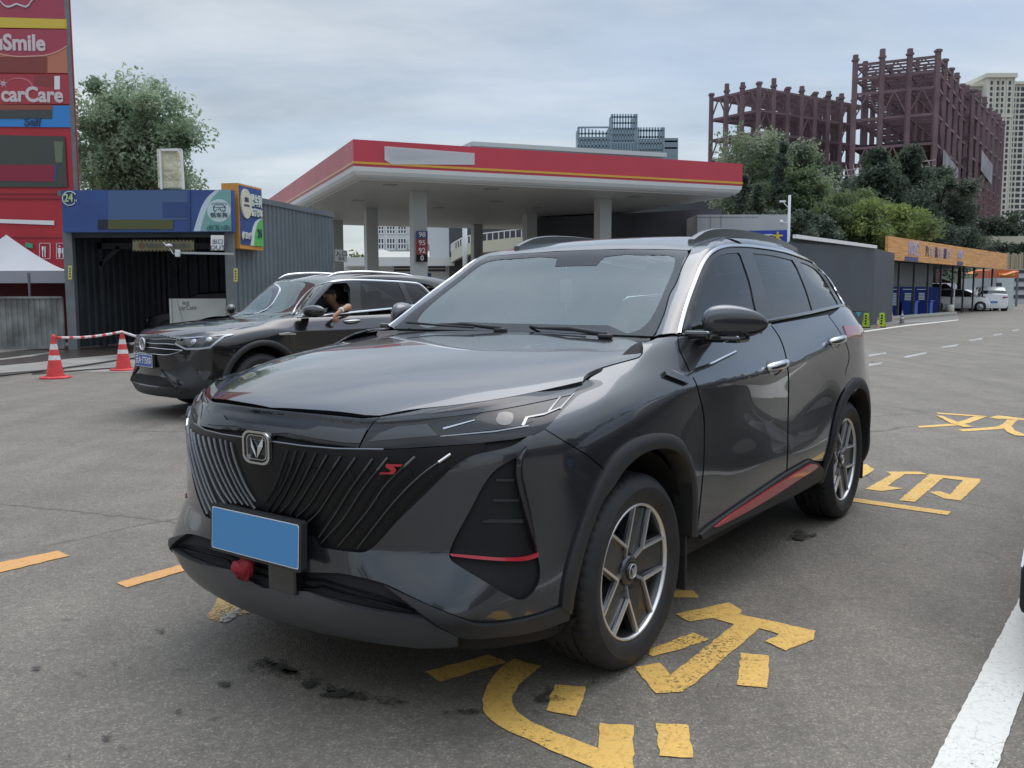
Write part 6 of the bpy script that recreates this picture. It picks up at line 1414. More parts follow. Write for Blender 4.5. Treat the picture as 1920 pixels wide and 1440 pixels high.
    g = quad_on(21.7, [(395.5,441),(420,441),(420,469),(395.5,469)], WHS, 'exit_notice', root, .01); p = at(408,453.5,Y=21.68); text('lettering', '出口', .13, frame(p, (1,0,0), (0,0,1)), ink, g, .003, sx=1.05); p = at(408,464.5,Y=21.68); text('lettering', 'OUT', .14, frame(p, (1,0,0), (0,0,1)), ink, g, .003, sx=1.2)
    for x, y0, y1 in ((131.5,498,524),(442,503,528)):
        g = quad_on(21.8, [(x-3.6,y0),(x+3.6,y0),(x+3.6,y1),(x-3.6,y1)], mat('tag_yellow', (.55,.52,.15), .5), 'warning_tag', root, .01)
        for k in range(4): quad_on(21.8, [(x-1.6,y0+4+k*5),(x+1.6,y0+4+k*5),(x+1.3,y0+7+k*5),(x-1.3,y0+7+k*5)], ink, 'tag_mark', g, .014)
    # bracket arm with a dome camera
    a = MB(); p, q = at(335,474,Y=21.6), at(438,476,Y=21.6); a.bar(p, q, .06, .05); a.build('bracket', mat('galv', (.42,.45,.45), .5, .4), root)
    # vertical sign box
    vs_ = empty('blade_sign', (0,0,0), 0, 'orange edged upright blue and green sign projecting from the car wash side wall', 'sign'); OR = mat('sign_orange', (.58,.27,.05), .5)
    b = MB(); bd_ = Vector((.19,.982,0)); bn_ = Vector((.982,-.19,0)); bo_ = Vector((-6.63,22.12,0)); c_ = bo_+bd_*.62-bn_*.22; b.box((c_.x,c_.y,3.245),(.44,1.24,1.57),rz=-math.atan2(.19,.982)); b.build('sign_box', OR, vs_)
    def f2(pts, m, nm, d):  # pts in (depth 0..1, height 0..1) on the +X face
        v = [tuple(bo_+bd_*(1.24*u)+bn_*d+Vector((0,0,2.46+1.57*w))) for u, w in pts]; n = len(v); bk = [tuple(bo_+bd_*(1.24*u)+bn_*.001+Vector((0,0,2.46+1.57*w))) for u, w in pts]
        o = mesh_obj(nm, v+bk, [tuple(range(n))]+[(i, n+i, n+(i+1) % n, (i+1) % n) for i in range(n)], m, vs_); bm = bmesh.new(); bm.from_mesh(o.data); bmesh.ops.recalc_face_normals(bm, faces=bm.faces[:]); bm.to_mesh(o.data); bm.free()
    f2([(.03,.06),(.97,.06),(.97,.97),(.03,.97)], BLUES, 'face', .01); f2([(.42,.06)]+crv([(.42,.06),(.48,.25),(.62,.42),(.82,.50),(.97,.51)], 3)[1:]+[(.97,.06)], mat('sign_cream', (.60,.66,.62), .5), 'swoosh', .02); f2([(.56,.06)]+crv([(.56,.06),(.62,.26),(.74,.42),(.88,.49),(.97,.50)], 3)[1:]+[(.97,.06)], mat('sign_green', (.10,.42,.10), .5), 'swoosh', .03)
    f2([(.26+.21*math.cos(2*math.pi*k/30), .70+.23*math.sin(2*math.pi*k/30)) for k in range(30)], mat('sign_cream2', (.60,.58,.45), .5), 'logo_disc', .05)
    def t2(st, u, w, size, m, sx=1., d=.04): text('lettering', st, size, frame(bo_+bd_*(1.24*u)+bn_*d+Vector((0,0,2.46+1.57*w)), bd_, (0,0,1)), m, vs_, .012, bold=.008, sx=sx*.66)
    t2('悦车狗', .69, .76, .30, mat('sign_cream', (.60,.66,.62), .5), 1.0); t2('智能洗车', .69, .58, .20, mat('sign_cream', (.60,.66,.62), .5), 1.15); t2('(红瓦1店)', .25, .20, .17, mat('sign_cream', (.60,.66,.62), .5), 1.1); t2('24', .80, .26, .30, ink, 1.1)
    f2([(.15,.66),(.37,.66),(.37,.69),(.15,.69)], ink, 'logo_line', .056); f2([(.17,.73),(.35,.73),(.33,.80),(.19,.80)], ink, 'logo_line', .056)
    # inlet sign at the far corner
    g = quad_on(28.2, [(628,467),(651,470),(651,492),(628,490)], mat('sign_dull', (.42,.42,.40), .6), 'notice_board', None, .03); tag(g, 'small dull white entrance notice on a post beside the car wash wall', 'sign'); p = at(640,476,Y=28.15); text('lettering', '入口', .17, frame(p, (1,0,0), (0,0,1)), ink, g, .003, sx=1.1); p = at(640,485,Y=28.15); text('lettering', 'IN', .15, frame(p, (1,0,0), (0,0,1)), ink, g, .003, sx=1.2)
    # cctv camera
    c = MB(); p = at(317,462,Y=21.5); c.lathe([(.0,.07),(.07,.05),(.09,0),(.0,-.01)], 16, p); c.tube([p+Vector((-.13,0,.10)), p+Vector((-.05,0,.0))], .012, 6); c.tube([p+Vector((0,0,-.02)), p+Vector((.08,0,-.16)), p+Vector((.24,0,-.24)), p+Vector((.26,0,-.1))], .012, 6); q = at(333,475,Y=21.5); c.box(q, (.11,.10,.17), bev=.02)
    tag(c.build('security_camera', mat('camera_white', (.62,.64,.64), .4)), 'small white dome camera on the bracket arm before the car wash mouth', 'camera')
    # white board with dark car inside
    bd = MB(); p, q = at(320,560,Y=22.9), at(435,612,Y=22.9); bd.b2((p.x,22.9,.12),(q.x+.3,22.95,p.z)); bd.bar((p.x,22.88,0.1),(p.x,22.88,p.z),.05); bd.bar((p.x+.14,22.88,p.z-.05),(p.x+.42,22.88,.15),.03); o = bd.build('display_board', mat('board_white', (.55,.56,.53), .6, noise=(1.5, .1))); tag(o, 'low off-white carCare board standing in the mouth of the car wash', 'board')
    p = at(341,577,Y=22.88); text('lettering', 'carCare', .17, frame((p.x+.15,22.885,p.z), (1,0,0), (0,0,1)), mat('sign_greytext', (.22,.23,.23), .6), o, .003, sx=.8); p = at(348,569,Y=22.88); text('lettering', '悦享', .09, frame((p.x,22.885,p.z), (1,0,0), (0,0,1)), mat('sign_greytext', (.22,.23,.23), .6), o, .003)
    return root
carwash()
back_car('parked_car', (-9.62,24.2,0), R(-90), 'black car being washed behind the off-white board in the container', paint=mat('wet_black', (.006,.006,.006), .5), glassy=mat('wet_black', (.006,.006,.006), .5), L=3.25, H=1.42, W=1.6, hood=.85, hl=.8, ws=.6, roof=1.4, rs=.3)
# cream wrapped box on the roof
o = quad_on(23.0, [(301,282),(339,281),(343,354),(304,354)], mat('cream_wrap', (.58,.55,.38), .5, bump=(3, .9, .2)), 'light_box', None, .25); tag(o, 'cream plastic-wrapped upright light box standing on the car wash roof', 'light box')
bb = MB(); 
for a, b_ in (((300,281),(303,355)), ((340,281),(344,355)), ((300,281),(340,281))): bb.bar(at(*a, Y=22.7), at(*b_, Y=22.7), .05)
bb.build('frame', WHS, o)
# tent, fence, cones
def tent():
    root = empty('tent', (0,0,0), 0, 'white pitched canopy tent standing behind the metal fence on the left', 'tent'); TW = mat('tent_cloth', (.50,.51,.52), .7, noise=(.8, .06)); TG = mat('tent_valance', (.33,.33,.37), .7); Y = 23.6
    ap = at(12,440,Y=25.2); e = [at(-110,508,Y=Y), at(127,508,Y=Y), at(118,508,Y=26.8), at(-100,508,Y=26.8)]; z = e[0].z
    e = [Vector((v.x, v.y, z)) for v in e]; vs = []; fs = []; N_ = 8
    for s_ in range(4):
        a, b_ = e[s_], e[(s_+1) % 4]; o = len(vs)
        for i in range(N_+1):
            f = i/N_
            for j in range(N_+1):
                q = a.lerp(b_, j/N_).lerp(ap, f); q.z = z+(ap.z-z)*(f**1.25); vs.append(q)
        for i in range(N_):
            for j in range(N_): fs.append((o+i*(N_+1)+j, o+i*(N_+1)+j+1, o+(i+1)*(N_+1)+j+1, o+(i+1)*(N_+1)+j))
    mesh_obj('roof_cloth', vs, fs, TW, root, True); v = MB()
    for s_ in range(4):
        a, b_ = e[s_], e[(s_+1) % 4]; v.add([a, b_, b_-Vector((0,0,.32)), a-Vector((0,0,.32))], [(0,1,2,3)])
    v.build('valance', TG, root)
    for q in e+[e[0].lerp(e[1], .69)]: p = MB(); p.bar((q.x,q.y,0),(q.x,q.y,z-.05),.05); p.build('pole', GREYM, root)
    s_ = MB(); s_.b2((-17,25.5,0),(-10.9,25.6,1.75)); s_.build('back_cloth', mat('dark_red_cloth', (.10,.012,.018), .8, noise=(.7, .2)), root)
tent()
fm = mat('weathered_sheet', (.20,.205,.20), .6, .2, noise=(2.2, .45, 8)); fr = empty('metal_fence', (0,0,0), 0, 'weathered grey corrugated sheet fence left of the car wash', 'fence')
corrug('sheet', (-16.5,21.2), (-10.95,22.0), .04, 1.28, fm, fr, .13, .02, 1); b = MB(); b.bar((-16.5,21.15,1.28),(-10.95,21.95,1.28),.05); b.bar((-16.5,21.15,.06),(-10.95,21.95,.06),.06); b.build('rail', fm, fr)
CORE = mat('cone_red', (.62,.05,.05), .5, noise=(12, .15)); CONW = mat('cone_white', (.66,.62,.62), .5, noise=(20, .2))
def cone(px, py, h, label, col=None, name='traffic_cone', grp='red traffic cones before the car wash'):
    p = at(px, py, Z=0); r = empty(name, (p.x, p.y, 0), 0, label, 'traffic cone', grp); s = h/.72; col = col or CORE
    b = MB(); b.lathe([(.0,.0),(.235*s,.0),(.24*s,.02*s),(.20*s,.035*s),(.155*s,.04*s)], 24); b.build('base', col, r)
    b = MB(); f = lambda z: (.142-.112*(z/.68))*s
    for z0, z1, mi in ((.035,.30,0),(.30,.375,1),(.375,.47,0),(.47,.56,1),(.56,.64,0)): b.lathe([(f(z0), z0*s), (f(z1), z1*s)], 24, mi=mi)
    b.lathe([(f(.64), .64*s), (.035*s,.66*s), (.035*s,.70*s), (.0,.72*s)], 16, mi=0); b.build('cone', [col, CONW], r)
    return p
c1 = cone(104,709,.72,'red and white striped traffic cone nearest the fence'); c2 = cone(232,694,.72,'red and white striped traffic cone before the black SUV grille')
pb = MB(); A_ = Vector((c1.x+.06, c1.y, .66)); B_ = Vector((c2.x, c2.y-.02, .69)); C_ = at(262,633,Y=c2.y+.1)
pp = [A_.lerp(B_, k/18)-Vector((0,0,.035*math.sin(math.pi*k/18))) for k in range(19)]
for k in range(18): pb.tube([pp[k], pp[k+1]], .022, 8, mi=1 if k % 3 == 0 else 0)
pb.tube([B_, C_], .022, 8, mi=0); tag(pb.build('barrier_pole', [CONW, CORE]), 'red and white striped pole resting across the two traffic cones', 'barrier pole')
hs = MB(); hs.tube([at(x, y, Z=.03) for x, y in ((-10,706),(40,700),(90,694),(150,686),(215,676),(280,668))], .018, 6); tag(hs.build('hose', mat('hose_dark', (.03,.028,.025), .6)), 'dark water hose lying on the wet forecourt', 'hose')
tree('broadleaf_tree', (at(256,300,Y=33).x, 33, 0), 8.6, 2.45, 'round bushy green tree behind the car wash roof', cols=((.15,.21,.125),(.20,.26,.17),(.10,.15,.085)), zc=6.55, rz=2.95, n=42000, leaf=.18, clumps=120, seed=9, trunk=.4)
tree('broadleaf_tree', (at(140,170,Y=36).x-1.5, 36, 0), 9.4, 2.0, 'tree mostly hidden behind the red pylon sign', cols=((.07,.11,.05),(.10,.14,.075),(.05,.08,.04)), zc=7.2, rz=2.4, n=5000, leaf=.2, seed=8)
# ------------------------------------------------------------------ petrol station canopy
def station():
    root = empty('petrol_station', (0,0,0), 0, 'petrol station canopy with red fascia, yellow stripe and white columns', 'building')
    A = Vector((-5.83,33.8)); u = Vector((.923,.384)).normalized(); v = Vector((-u.y, u.x)); LU, LV = 17.4, 23.4
    Q = lambda a, b, z: Vector((A.x+u.x*a+v.x*b, A.y+u.y*a+v.y*b, z))
    RF = mat('fascia_red', (.50,.045,.07), .45, noise=(.5, .06)); SOF = mat('soffit_white', (.62,.63,.62), .5, noise=(.4, .05)); CLM = mat('column_white', (.52,.54,.54), .5)
    def slab(name, a0, b0, a1, b1, z0, z1, m):
        mb = MB(); mb.add([Q(a0,b0,z0),Q(a1,b0,z0),Q(a1,b1,z0),Q(a0,b1,z0),Q(a0,b0,z1),Q(a1,b0,z1),Q(a1,b1,z1),Q(a0,b1,z1)], [(3,2,1,0),(4,5,6,7),(0,1,5,4),(1,2,6,5),(2,3,7,6),(3,0,4,7)]); return mb.build(name, m, root)
    slab('fascia', 0, 0, LU, .18, 6.03, 7.0, RF); slab('fascia', 0, .182, .18, LV, 6.03, 7.0, mat('fascia_red_pale', (.50,.13,.14), .5, noise=(.5, .1))); slab('fascia', LU-.18, .182, LU, LV, 6.03, 7.0, RF)
    slab('fascia_stripe', -.02, -.02, LU+.02, .0, 6.12, 6.20, mat('fascia_yellow', (.66,.38,.05), .5)); slab('fascia_stripe', -.02, .0, -.002, LV, 6.12, 6.20, mat('fascia_yellow_pale', (.62,.42,.25), .5))
    slab('roof_deck', .19, .19, LU-.19, LV, 6.2, 6.4, GREYM)
    s = slab('soffit', .35, .35, LU-.35, LV, 5.60, 5.68, SOF)
    # sloping white edge under the fascia
    e = MB()
    for (p, q, w) in (((0,0),(LU,0),(0,.35)), ((0,0),(0,LV),(.35,0)), ((LU,0),(LU,LV),(-.35,0))):
        pts = []
        for k in range(5):
            t = k/4; z = 6.03-.40*math.sin(t*math.pi/2); k2 = (1-math.cos(t*math.pi/2)); pts.append((k2, z))
        for i in range(4):
            (k0, z0), (k1, z1) = pts[i], pts[i+1]
            ends = []
            for (a, b) in (p, q):
                for kk, zz in ((k0, z0), (k1, z1)):
                    sa = a+(w[0]*kk if w[0] else (.35*kk if a == 0 else -.35*kk)); sb = b+(w[1]*kk if w[1] else (.35*kk if b == 0 else 0)); ends.append(Q(sa, sb, zz))
            e.add([ends[0], ends[2], ends[3], ends[1]], [(0,1,2,3)], 0, True)
    e.build('soffit_edge', mat('edge_white', (.70,.72,.72), .5, noise=(.3, .05)), root)
    j = MB()
    for k in range(1, 12): a = k*LU/12; j.add([Q(a-.015,-.004,6.02),Q(a+.015,-.004,6.02),Q(a+.015,.13,5.74),Q(a-.015,.13,5.74)], [(0,1,2,3)])
    j.build('panel_joints', mat('joint_grey', (.25,.26,.26), .6), root)
    for i, (a, b) in enumerate([(3.5,3.5),(12.3,3.5),(3.5,11.8),(12.3,11.8),(3.5,20.1),(12.3,20.1)]):
        c = MB(); c.box(Q(a,b,2.8), (.60,.60,5.6), rz=math.atan2(u.y,u.x), bev=.02); c.build('column', CLM, root)
    for (a, b) in ((1.8,1.6),(6,1.4),(8,6),(13,1.8),(2,8),(6.5,10),(11,8)):
        l = MB(); l.box(Q(a,b,5.585), (.5,.5,.03), rz=.39); l.build('soffit_lamp', mat('lamp_off', (.32,.33,.33), .4), root)
    # blank pale panel on the fascia
    d = Vector((0,0,CAM_H)); o0 = Q(0,-.03,6); n = Vector((-v.x,-v.y,0))
    pp = [onplane(x, y, o0, n) for x, y in ((721,274),(890,287),(890,309),(735,308),(721,300))]; mm = MB(); mm.add(pp+[q-n*.02*-1+Vector((v.x,v.y,0))*.02 for q in pp], [(0,1,2,3,4),(9,8,7,6,5)]+[(i,(i+1)%5,5+(i+1)%5,5+i) for i in range(5)]); mm.build('blank_panel', mat('panel_pale', (.88,.92,.95), .5), root)
    # price board on the first column
    pb = [(780.5,433,454,'98',BLUES),(780.5,455,472,'95',mat('price_red', (.30,.03,.04), .5)),(780.5,472,474,'',DARKIN),(780.5,454.5,473,'95',mat('price_red', (.30,.03,.04), .5))]
    Yp = 37.9
    def pq(y0, y1, m, s, off=.35): 
        g = quad_on(Yp, [(780.5,y0),(802,y0),(802,y1),(780.5,y1)], m, 'price_panel', root, .03)
        if s: p = at(791.5, (y0+y1)/2, Y=Yp-.04); text('lettering', s, .30, frame(p, (1,0,0), (0,0,1)), WHS, g, .005, bold=.006)
    pq(433,447.5,BLUES,'98'); pq(448,463,mat('price_red', (.30,.03,.04), .5),'95'); pq(463.4,477,mat('price_red', (.30,.03,.04), .5),'92'); pq(477.4,491,DARKIN,'0')
    # shop under the canopy
    sh = MB(); sh.add([Q(13.2,13,0),Q(19.5,4.4,0),Q(24,12,0),Q(17,20,0),Q(13.2,13,5.5),Q(19.5,4.4,5.5),Q(24,12,5.5),Q(17,20,5.5)], [(4,5,6,7),(0,1,5,4),(1,2,6,5),(2,3,7,6),(3,0,4,7)]); sh.build('shop_wall', mat('shop_dark', (.075,.08,.095), .6, noise=(.4, .3)), root)
    q = at(1305,390,Y=44.); r = at(1420,390,Y=44.); w = MB(); w.b2((q.x,43.6,0),(r.x+1.5,50,5.05)); w.build('shop_side_block', mat('shop_white', (.46,.48,.48), .6, noise=(.6, .1)), root)
    w = MB()
    for x in (1332, 1352): a = at(x,400,Y=43.58); w.b2((a.x,43.585,.2),(a.x+.03,43.598,5.0))
    a = at(1305,407,Y=43.58); w.b2((a.x,43.585,a.z-.015),(a.x+3,43.597,a.z+.015)); w.build('wall_joints', mat('joint_grey', (.25,.26,.26), .6), root)
    p0, p1 = at(870,284,Y=46), at(1250,304,Y=55); rf = MB(); rf.add([(at(885,282,Y=44).x,44,8.38),(at(1250,303,Y=50).x,50,8.70),(at(1250,303,Y=50).x-1,52,8.72),(at(885,282,Y=44).x-.6,46,8.40)]+[(at(885,282,Y=44).x,44,8.58),(at(1250,303,Y=50).x,50,8.92),(at(1250,303,Y=50).x-1,52,9.0),(at(885,282,Y=44).x-.6,46,8.68)], [(3,2,1,0),(4,5,6,7),(0,1,5,4),(1,2,6,5),(2,3,7,6),(3,0,4,7)])
    o = rf.build('upper_roof', mat('roof_pale', (.50,.53,.52), .5), root)
    for (a, b) in ((6,12),(14,12)): c = MB(); c.box(Q(a,b,7.6),(.3,.3,2.4)); c.build('roof_prop', GREYM, root)
    for k, (px, yy, lab) in enumerate(((786,38.9,'fuel pump with blue head beside the priced column'),(724,45.5,'grey fuel pump between two canopy columns'))):
        p = at(px, 520, Y=yy); r_ = empty('fuel_pump', (p.x,yy,0), 0, lab, 'fuel pump', 'fuel pumps under the canopy'); m_ = MB(); m_.box((0,0,.85),(.95,.5,1.7),bev=.03); m_.build('cabinet', mat('pump_white', (.5,.52,.52), .4), r_); m_ = MB(); m_.box((0,0,1.95),(1.0,.52,.5),bev=.03); m_.build('head', BLUES if k == 0 else GREYM, r_); m_ = MB(); m_.box((0,-.27,1.95),(.5,.03,.3)); m_.build('display', mat('pump_display', (.45,.5,.52), .2), r_)
        for s_ in (-1,1): m_ = MB(); m_.tube([(s_*.48,-.1,1.5),(s_*.62,-.2,1.0),(s_*.55,-.2,.5),(s_*.5,-.1,1.1)], .03, 6); m_.build('hose', DARKIN, r_)
    return root
station()
# ------------------------------------------------------------------ white building beyond the canopy
def white_block():
    root = empty('white_building', (0,0,0), 0, 'white multi-storey building with grid windows seen under the petrol station canopy', 'building'); Y = 78.; WB = mat('white_render', (.62,.63,.62), .7, noise=(.1, .05)); WG = mat('window_dark', (.05,.06,.065), .2)
    x0, x1 = at(690,450,Y=Y).x, at(850,450,Y=Y).x; b = MB(); b.b2((x0,Y,5.5),(x1,Y+14,13)); b.b2((x0-3,Y-4,0),(x1+1,Y+14,3.5)); b.b2((at(645,480,Y=Y-5).x,Y-5.2,3.5),(at(852,480,Y=Y-5).x,Y-4.05,4.2)); b.build('wall', WB, root)
    b = MB(); b.b2((at(806,450,Y=Y).x,Y-.5,4.1),(x1+.2,Y-.01,13)); b.build('stair_tower', mat('white_render2', (.52,.55,.56), .7), root)
    for (ya, yb) in ((424,438),(447,467)):
        for px in range(704, 772+36, 21):
            if px > 775: continue
            g = MB(); p, q = at(px,ya,Y=Y), at(px+16,yb,Y=Y); g.b2((p.x,Y-.03,q.z),(q.x,Y+.1,p.z)); w = g.build('window', WG, root); f = MB()
            for k in range(4): xx = p.x+(q.x-p.x)*k/3; f.b2((xx-.05,Y-.08,q.z),(xx+.05,Y-.031,p.z))
            for k in range(3): zz = q.z+(p.z-q.z)*k/2; f.b2((p.x,Y-.10,zz-.05),(q.x,Y-.081,zz+.05))
            f.build('frame', WB, w)
    for (pa, pb_) in ((738,770),(803,835)):
        g = MB(); p, q = at(pa,491,Y=Y-4.1), at(pb_,510,Y=Y-4.1); g.b2((p.x,Y-4.03,q.z),(q.x,Y-3.9,p.z)); w = g.build('window', WG, root); f = MB()
        for k in range(4): zz = q.z+(p.z-q.z)*k/3; f.b2((p.x,Y-4.08,zz-.04),(q.x,Y-4.031,zz+.04))
        f.build('frame', WB, w)
    r = empty('ramp', (0,0,0), 0, 'cream curved ramp with a white railing under the canopy', 'ramp'); CR = mat('cream_wall', (.60,.57,.44), .7)
    path = [(846,472,72),(853,467,71),(866,460,70),(882,455,69),(902,452,68),(935,448.5,66.5),(967,445,65),(1000,443,64)]; b = MB(); rl = MB(); pts = [at(x, y, Y=Y_) for x, y, Y_ in path]
    for p, q in zip(pts, pts[1:]):
        b.add([p, q, q-Vector((0,0,.85)), p-Vector((0,0,.85)), p+Vector((0,3,0)), q+Vector((0,3,0)), q+Vector((0,3,-.85)), p+Vector((0,3,-.85))], [(0,1,2,3),(4,7,6,5),(0,4,5,1),(3,2,6,7)])
        rl.bar(p+Vector((0,0,.55)), q+Vector((0,0,.55)), .07)
        for k in range(3): a = p.lerp(q, k/3); rl.bar(a, a+Vector((0,0,.55)), .07)
    b.build('parapet', CR, r); rl.build('railing', WHS, r); c = MB(); a = at(872,470,Y=68.5); c.tube([(a.x,68.3,0),(a.x,68.3,8)], .18, 14); c.build('column', WB, r)
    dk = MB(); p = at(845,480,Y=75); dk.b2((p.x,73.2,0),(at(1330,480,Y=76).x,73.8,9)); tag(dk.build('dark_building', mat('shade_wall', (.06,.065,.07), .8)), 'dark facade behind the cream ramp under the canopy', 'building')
white_block()
tree('broadleaf_tree', (at(660,480,Y=95).x, 95, 0), 5.4, 3.0, 'small distant tree left of the first dark canopy column', zc=3.8, rz=1.8, n=900, leaf=.4, seed=11)
tree('broadleaf_tree', (at(455,480,Y=60).x, 60, 0), 6, 2.0, 'tree hidden beyond the far end of the car wash', zc=4, rz=2, n=500, leaf=.4, seed=12)
# ------------------------------------------------------------------ towers on the skyline
def glass_tower(px0, px1, py, Y, label, slant=0, lattice=0, seed=0):
    root = empty('office_tower', (0,0,0), 0, label, 'building', 'glass towers beyond the canopy'); a = at(px0, py, Y=Y); b = at(px1, py, Y=Y); zt = a.z; d = (b.x-a.x)
    G = mat('tower_glass', (.20,.27,.32), .4, .1); F = mat('tower_band', (.42,.49,.53), .6); D = mat('tower_lattice', (.22,.29,.34), .7)
    m = MB(); zl = zt-lattice; m.b2((a.x,Y,0),(b.x,Y+d,zl+lattice*.5)); m.build('curtain_wall', G, root); f = MB(); z = 24
    while z < zl: f.b2((a.x-.15,Y-.15,z-.7),(b.x+.15,Y+d+.15,z)); z += 3.6
    f.build('floor_bands', F, root)
    l = MB(); n = 9
    for k in range(n+1):
        x = a.x+d*k/n; l.b2((x-.25,Y-.3,zl-8),(x+.25,Y+.1,zt-slant*(k/n)))
    z = zl
    while z < zt+.1: l.b2((a.x,Y-.3,z-.25),(b.x,Y+.1,z+.25)); z += 2.0
    l.b2((a.x,Y-.2,zl),(a.x+.5,Y+d,zt)); l.b2((b.x-.5,Y-.2,zl),(b.x,Y+d,zt)); l.build('crown_lattice', D, root)
glass_tower(1084,1144,239,300,'low glass tower with slanted crown, leftmost of the skyline cluster',slant=1.5,lattice=6)
glass_tower(1147,1194,214,315,'tallest glass tower of the skyline cluster with lattice crown',lattice=9)
glass_tower(1196,1245,239,290,'glass tower with lattice crown right of the tallest one',lattice=7)
glass_tower(1246,1270,259,280,'narrow low glass tower at the right end of the skyline cluster',lattice=3)
def steel_frame(label, K, Lp, Rp, H, nl, nr, levels, seed=1, depth=3, brace=True, deck=()):
    """unfinished steel skeleton: K near corner, Lp left corner, Rp right corner"""
    root = empty('steel_frame', (0,0,0), 0, label, 'building', 'unfinished steel frames above the trees'); rnd = random.Random(seed)
    ST = mat('primer_steel_hazed', (.15,.095,.105), .7, noise=(.3, .25)); DK = mat('deck_shadow', (.03,.022,.025), .9); K, Lp, Rp = Vector(K), Vector(Lp), Vector(Rp); a = (Lp-K)/nl; b = (Rp-K)/nr  # primer colour is greyed to stand for distance haze
    G = lambda i, j: K+a*i+b*j
    for i in range(nl+1):
        for j in range(nr+1):
            p = G(i, j); c = MB(); w = .62 if (i in (0, nl) or j in (0, nr)) else .42; c.b2((p.x-w/2,p.y-w/2,0),(p.x+w/2,p.y+w/2,H+rnd.choice((.6,1.1,1.5)))); c.b2((p.x-w*.7,p.y-w*.7,H+.2),(p.x+w*.7,p.y+w*.7,H+.5)); c.build('column', ST, root)
    for k_, z in enumerate(levels):
        f = MB()
        for i in range(nl+1):
            for j in range(nr):
                f.bar((*G(i,j), z), (*G(i,j+1), z), .20, .38)
        for j in range(nr+1):
            for i in range(nl): f.bar((*G(i,j), z), (*G(i+1,j), z), .20, .38)
        for j in range(nr):
            for k in (1, 2):
                p = G(0, j+k/3); q = G(nl, j+k/3); f.bar((*p, z), (*q, z), .14, .26)
        if brace and k_ < len(levels)-1:
            z1 = levels[k_+1]
            for j in range(0, nr, 3): f.bar((*G(0,j), z), (*G(0,j+.5), z1), .16); f.bar((*G(0,j+1), z), (*G(0,j+.5), z1), .16)
            if k_ % 2 == 0:
                for i in range(nl): f.bar((*G(i,0), z), (*G(i+.5,0), z1), .18); f.bar((*G(i+1,0), z), (*G(i+.5,0), z1), .18)
        f.build('floor_beams', ST, root)
    for z in deck:
        s = MB(); p = [G(0,0),G(nl,0),G(nl,nr),G(0,nr)]; s.add([(*q, z) for q in p]+[(*q, z+.15) for q in p], [(3,2,1,0),(4,5,6,7),(0,1,5,4),(1,2,6,5),(2,3,7,6),(3,0,4,7)]); s.build('floor_deck', DK, root)
    return root, G
r1, G1 = steel_frame('low wide unfinished steel frame, leftmost of three, behind the round tree', (38.3,142.6), (32.7,150.6), (60.5,157), 33, 3, 8, (9,12.5,16,19.5,22.8,26,29.3,32.6), 1)
lv = (8,13,18,22.5,27.2,31.6,34.4)
r2, G2 = steel_frame('tallest unfinished steel frame, its corner column facing the camera', (60.4,131), (50.6,136), (81.4,163), 34.8, 3, 6, (8,13,18.2,22.4,26.5,30.2,32.4,34.4), 2, deck=(22.7,))
r3, G3 = steel_frame('rear unfinished steel frame, rightmost of three, before the cream tower block', (77.6,155), (72.5,158), (99.5,186), 34.5, 1, 6, (3.5,6.8,10,13.4,17,20.4,24,27.6,31,34), 3, brace=False)
# mesh netting and light scaffolding on the frames
NET = mat('pale_netting', (.24,.23,.25), .8, noise=(.3, .3)); SCF = mat('scaffold_pale', (.40,.38,.38), .6)
for rt, G, z0, z1, j0, j1 in ((r2, G2, 19.2, 21.0, .6, 3.2), (r3, G3, 22.5, 25.0, 1.2, 3.4)):
    a, b = G(0, j0), G(0, j1); n = MB(); d = (b-a).normalized(); o_ = Vector((d.y, -d.x))*.7
    n.add([(a.x+o_.x,a.y+o_.y,z0),(b.x+o_.x,b.y+o_.y,z0-1.2),(b.x+o_.x,b.y+o_.y,z1),(a.x+o_.x,a.y+o_.y,z1+1.0)], [(0,1,2,3)]); n.build('netting', NET, rt)
sc = MB()
for zz in (17.2, 18.0, 19.2, 20.0): sc.bar((*G2(-.1,-.05), zz), (*G2(3.6,-.05), zz-.8), .12)
for k in range(14): sc.bar((*G2(3.6*k/13-.05,-.05), 17.0), (*G2(3.6*(k+.6)/13,-.05), 20.0), .10)
sc.build('scaffold', SCF, r2)
wf = MB()
for k in range(1, 8):
    for j in range(13): p = G2(-.02, j*.5); 
    wf.bar((*G2(-.03,0), 2*k), (*G2(-.03,6), 2*k), .12)
for j in range(13): wf.bar((*G2(-.03,j*.5), 0), (*G2(-.03,j*.5), 15.5), .14)
for k in range(1, 15): wf.bar((*G3(-.03,0), 1.35*k), (*G3(-.03,6), 1.35*k), .12)
for j in range(19): wf.bar((*G3(-.03,j/3), 0), (*G3(-.03,j/3), 20.4), .12)
wf.build('wall_rails', mat('primer_rose', (.22,.10,.105), .7), r2)
